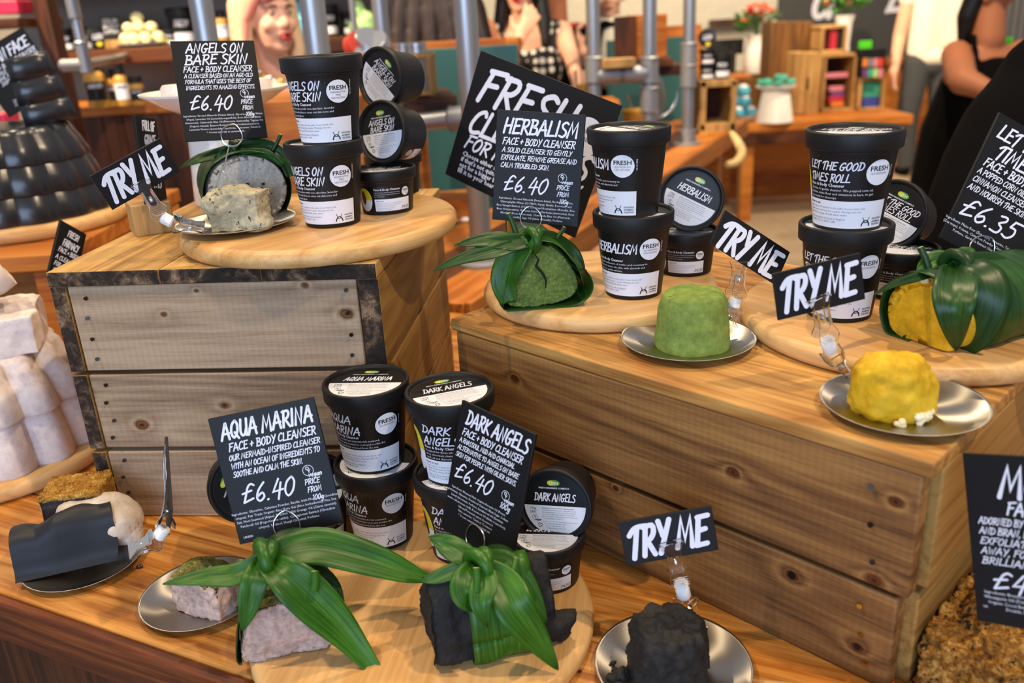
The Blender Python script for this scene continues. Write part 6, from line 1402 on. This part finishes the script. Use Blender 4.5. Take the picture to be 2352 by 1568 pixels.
def face_parts(root, c, B, k=1.0, lips='lips', open_=.4, brow='hairbrown'):
    off = root.matrix_basis.translation; w = lambda x, y, z: Vector(c)-off+B @ (Vector((x, y, z))*k)
    for s in (-1, 1):
        mb = MB(); mb.sphere(w(s*.031, -.079, .014), .0098*k, 0, 14, (1.1, 1, .5)); mb.sphere(w(s*.031+.002, -.0842, .014), .0054*k, 1, 10); mb.build('eye', [M['eyew'], M['iris']], root)
        MB().tube([w(s*.05, -.08, .03), w(s*.034, -.09, .036), w(s*.016, -.093, .033)], [.002*k, .0035*k, .003*k], 8).build('eyebrow', M[brow], root)
    mb = MB(); z0 = -.054
    for dz, q in ((.004, .0038), (-.005-.010*open_, .0048)):
        mb.tube([w(-.021, -.091, z0), w(-.01, -.099, z0+dz), w(0, -.101, z0+dz*.9), w(.01, -.099, z0+dz), w(.021, -.091, z0)], [q*.4*k, q*k, q*k, q*k, q*.4*k], 8)
    mb.build('lips', M[lips], root)
    if open_ > .2: m2 = MB(); m2.sphere(w(0, -.097, z0-.003), .010*k, 0, 12, (1.2, .5, .5)); m2.build('mouth', M['iris'], root)
def hand(c, d, pn, side, curl=.5, k=1.0, spread=.18):
    """shapes of a hand at wrist c, pointing along d, palm normal pn; thumb on `side`"""
    d = Vector(d).normalized(); pn = Vector(pn); pn = (pn-d*pn.dot(d)).normalized(); s = d.cross(pn)*side; c = Vector(c); out = []
    out.append(('c', [(c, .022*k), (c+d*.035*k+s*.008*k, .021*k), (c+d*.075*k+s*.016*k, .017*k)])); out.append(('c', [(c+d*.02*k-s*.008*k, .018*k), (c+d*.072*k-s*.022*k, .016*k)])); out.append(('c', [(c+d*.03*k, .019*k), (c+d*.08*k, .017*k)]))
    for i, L in enumerate((.070, .078, .072, .056)):
        q = c+d*.085*k+s*(.028-.019*i)*k; a = spread*(1.4-i)*.7; dd = (d+s*a).normalized(); p1 = q+dd*L*.45*k+pn*.006*curl*k; p2 = p1+(dd*(1-.5*curl)+pn*curl).normalized()*L*.32*k; p3 = p2+(dd*(1-1.0*curl)+pn*1.2*curl).normalized()*L*.26*k
        out.append(('c', [(q, .0098*k), (p1, .0092*k), (p2, .0086*k), (p3, .0074*k)]))
    t0 = c+d*.02*k+s*.022*k; t1 = t0+(d*.5+s*.8+pn*.2).normalized()*.04*k; t2 = t1+(d*.85+s*.4+pn*.3).normalized()*.034*k
    out.append(('c', [(t0, .014*k), (t1, .0115*k), (t2, .009*k)])); return out
def person(label, at_, body, cloths, vox=.009, skin='skin'):
    root = E('person', label, 'person', (at_[0], at_[1], 0))
    blob('body', body, vox, M[skin], root, 3, True)
    for nm, sh, m in cloths: blob(nm, sh, vox*1.2, M[m], root, 4, True)
    return root
def chain(*q): return ('c', [(Vector(p), r) for p, r in q])
def torso(cx, cy, zs, zh, sw, hw, dp, B):
    w = lambda x, y, z: Vector((cx, cy, z))+B @ Vector((x, y, 0))
    zm = (zs*.45+zh*.55)
    return [('r', w(0, 0, zs-.06), (sw*.86, dp, .1), B), ('r', w(0, 0, (zs+zm)/2), (sw*.82, dp*1.0, (zs-zm)*.75), B), ('r', w(0, 0, zm), (hw*.85, dp*.88, (zs-zh)*.3), B), ('r', w(0, .0, zh), (hw, dp*1.05, .13), B)]
# --- blonde woman, turned to the right, talking
d = 2.83; hc = P(618, 46, d); B = basis(42, -4, 0); x, y = hc.x, hc.y+.03
sh_z = hc.z-.225
body = head_shapes(hc, B, 1.0)+[chain((hc+B @ Vector((0, .03, -.06)), .056), ((x-.015, y+.03, sh_z+.02), .058))]+torso(x-.02, y+.05, sh_z, .92, .19, .17, .105, basis(25))
for s in (-1, 1):
    o = basis(25) @ Vector((s*.175, 0, 0)); sp = Vector((x-.02, y+.05, sh_z-.03))+o
    body += [chain((sp, .052), (sp+Vector((s*.03, .02, -.28)), .041), (sp+Vector((s*.02, -.12, -.48)), .03))]+hand(sp+Vector((s*.02, -.12, -.48)), (0, -.6, -.7), (-s, 0, 0), 1, .3)
    body += [chain((Vector((x-.02+s*.09, y+.05, .9)), .085), (Vector((x-.02+s*.09, y+.04, .48)), .055), (Vector((x-.02+s*.09, y+.06, .08)), .036), (Vector((x-.01+s*.1, y-.08, .035)), .03))]
dress = torso(x-.02, y+.05, sh_z-.075, .92, .19, .185, .118, basis(25))[1:]+[chain(((x-.02, y+.05, .92), .19), ((x-.02, y+.05, .5), .22))]
BW = person('blonde woman in bead necklace talking, face turned to the right', (x, y), body, [('dress', dress, 'hairbrown')], .0075)
face_parts(BW, hc, B, 1.0, open_=.9)
w = lambda a, b, c_: hc+B @ Vector((a, b, c_))
hair = [('r', w(0, .03, .055), (.088, .098, .082), B), ('r', w(0, -.055, .088), (.062, .045, .032), B)]
for s in (-1, 1): hair += [chain((w(s*.07, .0, .06), .035), (w(s*.088, .02, -.02), .032), (w(s*.095, .02, -.1), .03), (w(s*.09, .02, -.165), .018)), chain((w(s*.05, .07, .05), .05), (w(s*.062, .075, -.06), .045), (w(s*.06, .07, -.17), .026))]
blob('hair', hair, .007, M['hairblonde'], BW, 3, True)
blob('hair_streak', [chain((w(-.03, -.075, .105), .016), (w(-.066, -.05, .06), .016), (w(-.09, -.012, -.0), .013), (w(-.1, -.0, -.08), .01)), chain((w(.0, -.092, .09), .016), (w(-.045, -.085, .06), .014))], .006, M['hairpink'], BW, 2, True)
mb = MB(); n = 26
for i in range(n):
    a = -1.5+3*i/(n-1); q = Vector((x-.005, y+.02, sh_z+.10))+basis(32) @ Vector((.095*math.sin(a), -.105*math.cos(a)+.0, -.075*math.cos(a)+.005*math.sin(i*2))); mb.sphere(q-BW.matrix_basis.translation, .0095 if i % 5 else .0125, 1 if i % 5 == 0 else 0, 10)
mb.build('bead_necklace', [M['tin'], M['gold']], BW)
# --- person with long dark hair seen from behind
d = 3.15; hc = P(985, -75, d); x, y = hc.x, hc.y; sz = hc.z-.2; B = basis(165)
body = head_shapes(hc, B)+[chain((hc+Vector((0, 0, -.05)), .055), ((x, y, sz+.02), .06))]+torso(x, y+.02, sz, .92, .2, .18, .11, basis(0))
for s in (-1, 1):
    sp = Vector((x+s*.185, y+.02, sz-.03)); el = sp+Vector((s*.05, .0, -.27)); wr = el+Vector((-s*.02, -.08, -.22)); body += [chain((sp, .054), (el, .043), (wr, .032))]+hand(wr, (0, -.4, -.9), (-s, 0, 0), -s, .3)
    body += [chain((Vector((x+s*.09, y, .9)), .09), (Vector((x+s*.09, y, .48)), .058), (Vector((x+s*.09, y, .08)), .04), (Vector((x+s*.1, y+.1, .035)), .032))]
PB_ = person('person with long dark brown hair and black top, seen from behind', (x, y), body, [('top', torso(x, y+.02, sz-.01, .92, .2, .19, .122, basis(0))+[chain(((x, y, .95), .185), ((x, y, .55), .2))], 'blackcloth')], .01, 'skin2')
hr = [('r', hc+Vector((0, -.01, .05)), (.092, .105, .09), basis(0))]
for k in range(7):
    a = (k-3)*.045; hr.append(chain((hc+Vector((a*.6, -.06, .03)), .04), (hc+Vector((a*1.2, -.095, -.15)), .038), (hc+Vector((a*1.5+.01*math.sin(k*2), -.125, -.32)), .034), (hc+Vector((a*1.5, -.128, -.46-.02*(k % 3))), .018)))
blob('hair', hr, .009, M['hairbrown'], PB_, 3, True)
# --- woman in polka dots, hand raised to her chin
d = 4.0; hc = P(1195, -28, d); B = basis(-14, -3); x, y = hc.x, hc.y+.02; sz = hc.z-.175
TB_ = basis(-8); body = head_shapes(hc, B)+[chain((hc+B @ Vector((0, .03, -.06)), .052), ((x+.01, y+.02, sz+.02), .055))]+torso(x+.02, y+.04, sz, .92, .185, .17, .11, TB_)
ls = Vector((x-.155, y+.04, sz-.03)); le = P(1132, 120, 3.75); lw = P(1192, 92, 3.62); body += [chain((ls, .052), (le, .042), (lw, .028))]+hand(lw, P(1222, 30, 3.62)-lw, (-.3, .9, 0), 1, .25)
rs = Vector((x+.19, y+.04, sz-.03)); re = P(1312, 130, 3.95); rw = P(1325, 185, 3.75); body += [chain((rs, .054), (re, .036), (rw, .028))]+hand(rw, P(1322, 235, 3.7)-rw, (-.9, 0, .1), 1, .4)
for s in (-1, 1): body += [chain((Vector((x+s*.09, y+.04, .9)), .09), (Vector((x+s*.09, y+.04, .48)), .058), (Vector((x+s*.09, y+.05, .08)), .04), (Vector((x+s*.1, y-.07, .035)), .032))]; body.append(('s', Vector((x+.02+s*.075, y-.045, sz-.17)), (.075, .065, .075)))
dr = torso(x+.02, y+.04, sz-.07, .92, .19, .18, .122, TB_)[1:]+[('s', Vector((x+.02+s*.075, y-.05, sz-.185)), (.09, .075, .1)) for s in (-1, 1)]+[chain(((x+.02, y+.04, .95), .185), ((x+.02, y+.04, .5), .25))]
for s in (-1, 1): dr.append(chain((Vector((x+.02+s*.12, y-.05, sz-.12)), .034), (Vector((x+.02+s*.135, y-.005, sz+.005)), .03), (Vector((x+.02+s*.12, y+.1, sz-.02)), .026)))
PW_ = person('black haired woman in white-dotted black dress raising her hand to her chin', (x, y), body, [('polka_dot_dress', dr, 'dots')], .0085)
face_parts(PW_, hc, B, open_=.6); w = lambda a, b, c_: hc+B @ Vector((a, b, c_)); hair = [('r', w(0, .03, .06), (.09, .1, .085), B)]
for s in (-1, 1): hair += [chain((w(s*.07, .0, .06), .034), (w(s*.092, .02, -.05), .034), (w(s*.105, .02, -.15), .036), (w(s*.11, -.0, -.25), .022)), chain((w(s*.04, .08, .05), .05), (w(s*.06, .09, -.2), .04))]
blob('hair', hair, .008, M['hairblack'], PW_, 3, True)
# --- person in a bright flowered top, partly hidden
d = 5.1; hc = P(1280, -20, d); x, y = hc.x, hc.y; sz = hc.z-.23; B = basis(-70)
body = head_shapes(hc, B)+[chain((hc, .055), ((x, y, sz), .06))]+torso(x+.1, y+.03, sz, .92, .19, .18, .11, basis(-20))+[chain((Vector((x+s*.09+.1, y, .9)), .09), (Vector((x+s*.09+.1, y, .08)), .045), (Vector((x+.1+s*.1, y-.1, .035)), .03)) for s in (-1, 1)]
FP = person('person in a bright red and pink flowered top behind the dotted dress', (x, y), body, [('flowered_top', torso(x+.1, y+.03, sz, .9, .205, .2, .125, basis(-20)), 'print')], .011, 'skin2')
blob('hair', [('r', hc+Vector((0, .03, .06)), (.09, .1, .085), B)], .01, M['hairbrown'], FP, 2, True)
# --- man in dinner jacket and bow tie
d = 4.75; hc = P(1400, -10, d); x, y = hc.x, hc.y; sz = hc.z-.17; B = basis(-12)
body = head_shapes(hc, B, 1.06)+[chain((hc+Vector((0, .03, -.04)), .06), ((x, y+.03, sz+.03), .064))]
ls = Vector((x-.19, y+.03, sz-.04)); le = ls+Vector((-.05, -.05, -.26)); lw = P(1338, 118, 4.5); body += [chain((ls, .05), (le, .044), (lw, .03))]+hand(lw, P(1330, 88, 4.48)-lw, (.9, -.2, 0), 1, .95)
rs = Vector((x+.2, y+.03, sz-.04)); re = rs+Vector((.03, 0, -.3)); rw = re+Vector((-.06, -.12, -.2)); body += [chain((rs, .05), (re, .044), (rw, .03))]+hand(rw, (0, -.5, -.8), (-1, 0, 0), 1, .4)
body += torso(x, y+.03, sz, .95, .19, .16, .105, basis(0))+[chain((Vector((x+s*.1, y, .92)), .09), (Vector((x+s*.1, y, .08)), .045), (Vector((x+s*.11, y-.12, .04)), .035)) for s in (-1, 1)]
jk = torso(x, y+.035, sz+.01, .93, .215, .185, .125, basis(0))+[chain((ls, .062), (le, .055), (le*.35+lw*.65, .042)), chain((rs, .062), (re, .055), (rw, .042))]
TXM = person('man in black jacket, white shirt and bow tie holding up a fist', (x, y), body, [('jacket', jk, 'blackcloth'), ('trousers', [chain((Vector((x+s*.1, y+.02, .95)), .115), (Vector((x+s*.1, y+.02, .1)), .07)) for s in (-1, 1)], 'blackcloth')], .009)
face_parts(TXM, hc, B, 1.06, 'skin2', .1)
blob('shirt_front', [('r', Vector((x, y-.075, sz-.15)), (.065, .03, .2), basis(0)), ('s', Vector((x, y+.0, sz+.045)), (.075, .072, .032))], .008, M['tee'], TXM, 2, True)
c = Vector((x, y-.098, sz+.025))
blob('bow_tie', [('s', c+Vector((s*.036, 0, 0)), (.03, .016, .022)) for s in (-1, 1)]+[('s', c, (.013, .016, .013))], .006, M['blackcloth'], TXM, 1, True)
blob('hair', [('r', hc+B @ Vector((0, .03, .065)), (.085, .1, .08), B)], .01, M['hairbrown'], TXM, 2, True)
# --- man in white tee, from behind
d = 7.0; ft = P(2108, 398, 7.2); x, y = P(2124, 100, d).x, ft.y; hem = P(2124, 158, d).z
sz = P(2124, -88, d).z; B = basis(176)
hc = Vector((x, y, sz+.25)); body = head_shapes(hc, B)+[chain((hc, .06), ((x, y, sz), .065))]+torso(x, y, sz, .98, .2, .17, .11, basis(0))
arms = []
for s, ue, uw in ((-1, 2044, 2040), (1, 2202, 2190)):
    sp = Vector((x+s*.215, y, sz-.06)); el = P(ue, 80, d); wr = P(uw, 165, d-.05); el.y = y+.02; wr.y = y-.06
    body += [chain((sp, .056), (el, .05), (wr, .034))]+hand(wr, (.0, -.1, -1), (-s, 0, 0), s, .45); arms.append(chain((sp, .078), (sp*.55+el*.45, .072)))
legs = []
for s in (-1, 1):
    hp = Vector((x+s*.10-.02, y, .86)); kn_ = Vector((x+s*.12-.03, y-.02*s, .47)); an_ = Vector((ft.x+s*.125+.02, y+.02, .09)); body.append(chain((hp, .085), (kn_, .055), (an_, .038), (an_+Vector((s*.03, .13, -.055)), .03))); legs.append(chain((hp+Vector((0, 0, .06)), .11), (kn_, .086), (an_, .07)))
zc_ = (sz+hem)/2; b0 = basis(0)
tee = [('r', (x, y, sz-.07), (.2, .115, .1), b0), chain((Vector((x-.1, y, sz-.12)), .115), (Vector((x-.1, y, hem+.115)), .115)), chain((Vector((x+.1, y, sz-.12)), .115), (Vector((x+.1, y, hem+.115)), .115)), ('b', (x, y, zc_-.02), (.3, .21, (sz-hem)*.75)), ('r', (x, y, hem+.1), (.215, .14, .1), b0)]+arms
MT = person('man in white tee and charcoal jeans, seen from behind', (x, y), body, [('tee_shirt', tee, 'tee'), ('jeans', legs+[('r', (x-.01, y, .88), (.185, .12, .1), b0)], 'jeans')], .011)
blob('shoes', [('s', (ft.x+.02+s*.135, y+.06, .045), (.05, .14, .045)) for s in (-1, 1)], .01, M['blackcloth'], MT, 2, True)
blob('hair', [('r', hc+Vector((0, -.01, .05)), (.088, .1, .085), basis(0))], .012, M['hairbrown'], MT, 2, True)
# --- woman with bare shoulder and dark dress at the right
d = 3.6; hc = P(2285, -12, d); x, y = hc.x, hc.y; B = basis(-150); sh = P(2215, 118, d); sh2 = P(2320, 105, d+.1)
body = head_shapes(hc, B)+[chain((hc+Vector((-.01, 0, -.04)), .06), ((sh+sh2)/2+Vector((0, 0, .03)), .068))]
tc = (sh+sh2)/2; hip = P(2215, 250, d+.1); kne = P(2160, 330, d+.15); hip = Vector((P(2235, 330, d+.1).x, y, .92))
el = P(2212, 185, d-.1); wr = P(2262, 205, d-.18)
body += [chain((tc+Vector((-.13, 0, -.02)), .062), (el, .056), (wr, .04))]+hand(wr, (1, -.2, -.3), (0, 0, -1), 1, .4)+[chain((tc+Vector((.15, .02, -.03)), .06), (tc+Vector((.2, .0, -.3)), .045), (tc+Vector((.1, -.1, -.45)), .032)), ('s', tc+Vector((0, .01, -.09)), (.17, .105, .12))]+hand(tc+Vector((.1, -.1, -.45)), (-.3, -.5, -.7), (-1, 0, 0), 1, .4)
f1 = Vector((P(2150, 380, d+.3).x-.03, y+.2, .06)); body += [chain((hip, .1), ((hip+f1)/2, .06), (f1, .04), (f1+Vector((-.02, -.12, -.02)), .03)), chain((hip+Vector((.12, 0, 0)), .1), (Vector((hip.x+.14, y, .5)), .06), (Vector((hip.x+.14, y, .08)), .04), (Vector((hip.x+.14, y-.1, .035)), .03))]
dr = [('s', tc+Vector((.01, .01, -.17)), (.155, .115, .11)), chain((tc+Vector((.01, .02, -.2)), .13), (hip+Vector((.06, 0, .12)), .16), (hip+Vector((.05, .05, -.1)), .19), ((hip*.4+f1*.6)+Vector((.08, 0, 0)), .17)), chain((tc+Vector((-.085, -.09, -.1)), .016), (tc+Vector((-.075, -.02, .055)), .014), (tc+Vector((-.07, .1, -.06)), .016))]
RW = person('woman in black strappy dress with bare shoulder at the right, looking away', (x, y), body, [('dress', dr, 'blackcloth')], .009, 'skin2')
blob('hair', [('r', hc+Vector((0, .0, .05)), (.092, .1, .085), basis(0)), chain((hc+Vector((-.07, .0, .03)), .045), (hc+Vector((-.1, .01, -.08)), .042), (hc+Vector((-.105, .01, -.17)), .025)), chain((hc+Vector((-.03, .06, .03)), .055), (hc+Vector((-.03, .08, -.16)), .04))], .01, M['hairblack'], RW, 3, True)
blob('shoes', [('s', f1+Vector((-.02, -.05, -.015)), (.045, .12, .042)), ('s', Vector((hip.x+.14, y-.05, .045)), (.045, .12, .042))], .01, M['wallgrey'], RW, 2, True)
# --- person in black close by at the right edge, back and sleeve filling the corner
d = 1.42
def off(u, v, r, dd=d): return P(u+r*1980/dd, v, dd)
path = [(2285, 215, .08), (2212, 300, .085), (2168, 385, .08), (2132, 480, .075), (2112, 590, .068)]
ctr = [(off(u, v, r), r) for u, v, r in path]
x, y = P(2640, 300, d+.16).x, P(2640, 300, d+.16).y; sz = P(2560, 80, d+.1).z
hc = Vector((x+.03, y-.02, sz+.26)); b0 = basis(-30); h0 = ctr[-1][0]+Vector((.02, -.02, -.1))
body = head_shapes(hc, basis(-60))+[chain((hc, .06), ((x, y, sz), .066))]+torso(x, y+.04, sz, .92, .17, .16, .1, b0)
body += [chain((Vector((x-.1, y, sz-.09)), .05), (P(2420, 190, d), .05), (ctr[2][0], .045), (h0, .03))]+hand(h0, (.3, -.2, -.9), (1, 0, 0), 1, .4)
rsh = Vector((x+.2, y+.06, sz-.07)); rel = Vector((x+.26, y+.1, sz-.32)); rwr = Vector((x+.2, y-.08, sz-.5))
body += [chain((rsh, .05), (rel, .044), (rwr, .032))]+hand(rwr, (0, -.5, -.8), (-1, 0, 0), 1, .4)
for s in (-1, 1): body.append(chain((Vector((x+s*.09, y+.05, .9)), .09), (Vector((x+s*.09, y+.05, .48)), .058), (Vector((x+s*.09, y+.05, .08)), .04), (Vector((x+s*.1, y-.07, .035)), .032)))
cl = torso(x, y+.04, sz+.01, .9, .215, .2, .135, b0)+[chain((Vector((x-.08, y+.02, sz-.06)), .1), (P(2420, 190, d), .09), *ctr, (h0, .055)), chain((Vector((x-.05, y+.03, sz-.1)), .14), (Vector((x-.06, y+.03, sz-.4)), .15)), chain((rsh, .07), (rel, .06), (rwr, .046)), ('s', (x, y+.01, sz+.02), (.13, .1, .05))]
BK = person('person dressed in black standing close at the right edge, only sleeve and side in view', (x, y), body, [('black_top', cl, 'blackcloth'), ('trousers', [chain((Vector((x+s*.09, y+.05, .95)), .12), (Vector((x+s*.09, y+.05, .1)), .07)) for s in (-1, 1)], 'blackcloth')], .01)
blob('hair', [('r', hc+Vector((0, .02, .05)), (.09, .1, .085), basis(0))], .012, M['hairblack'], BK, 2, True)
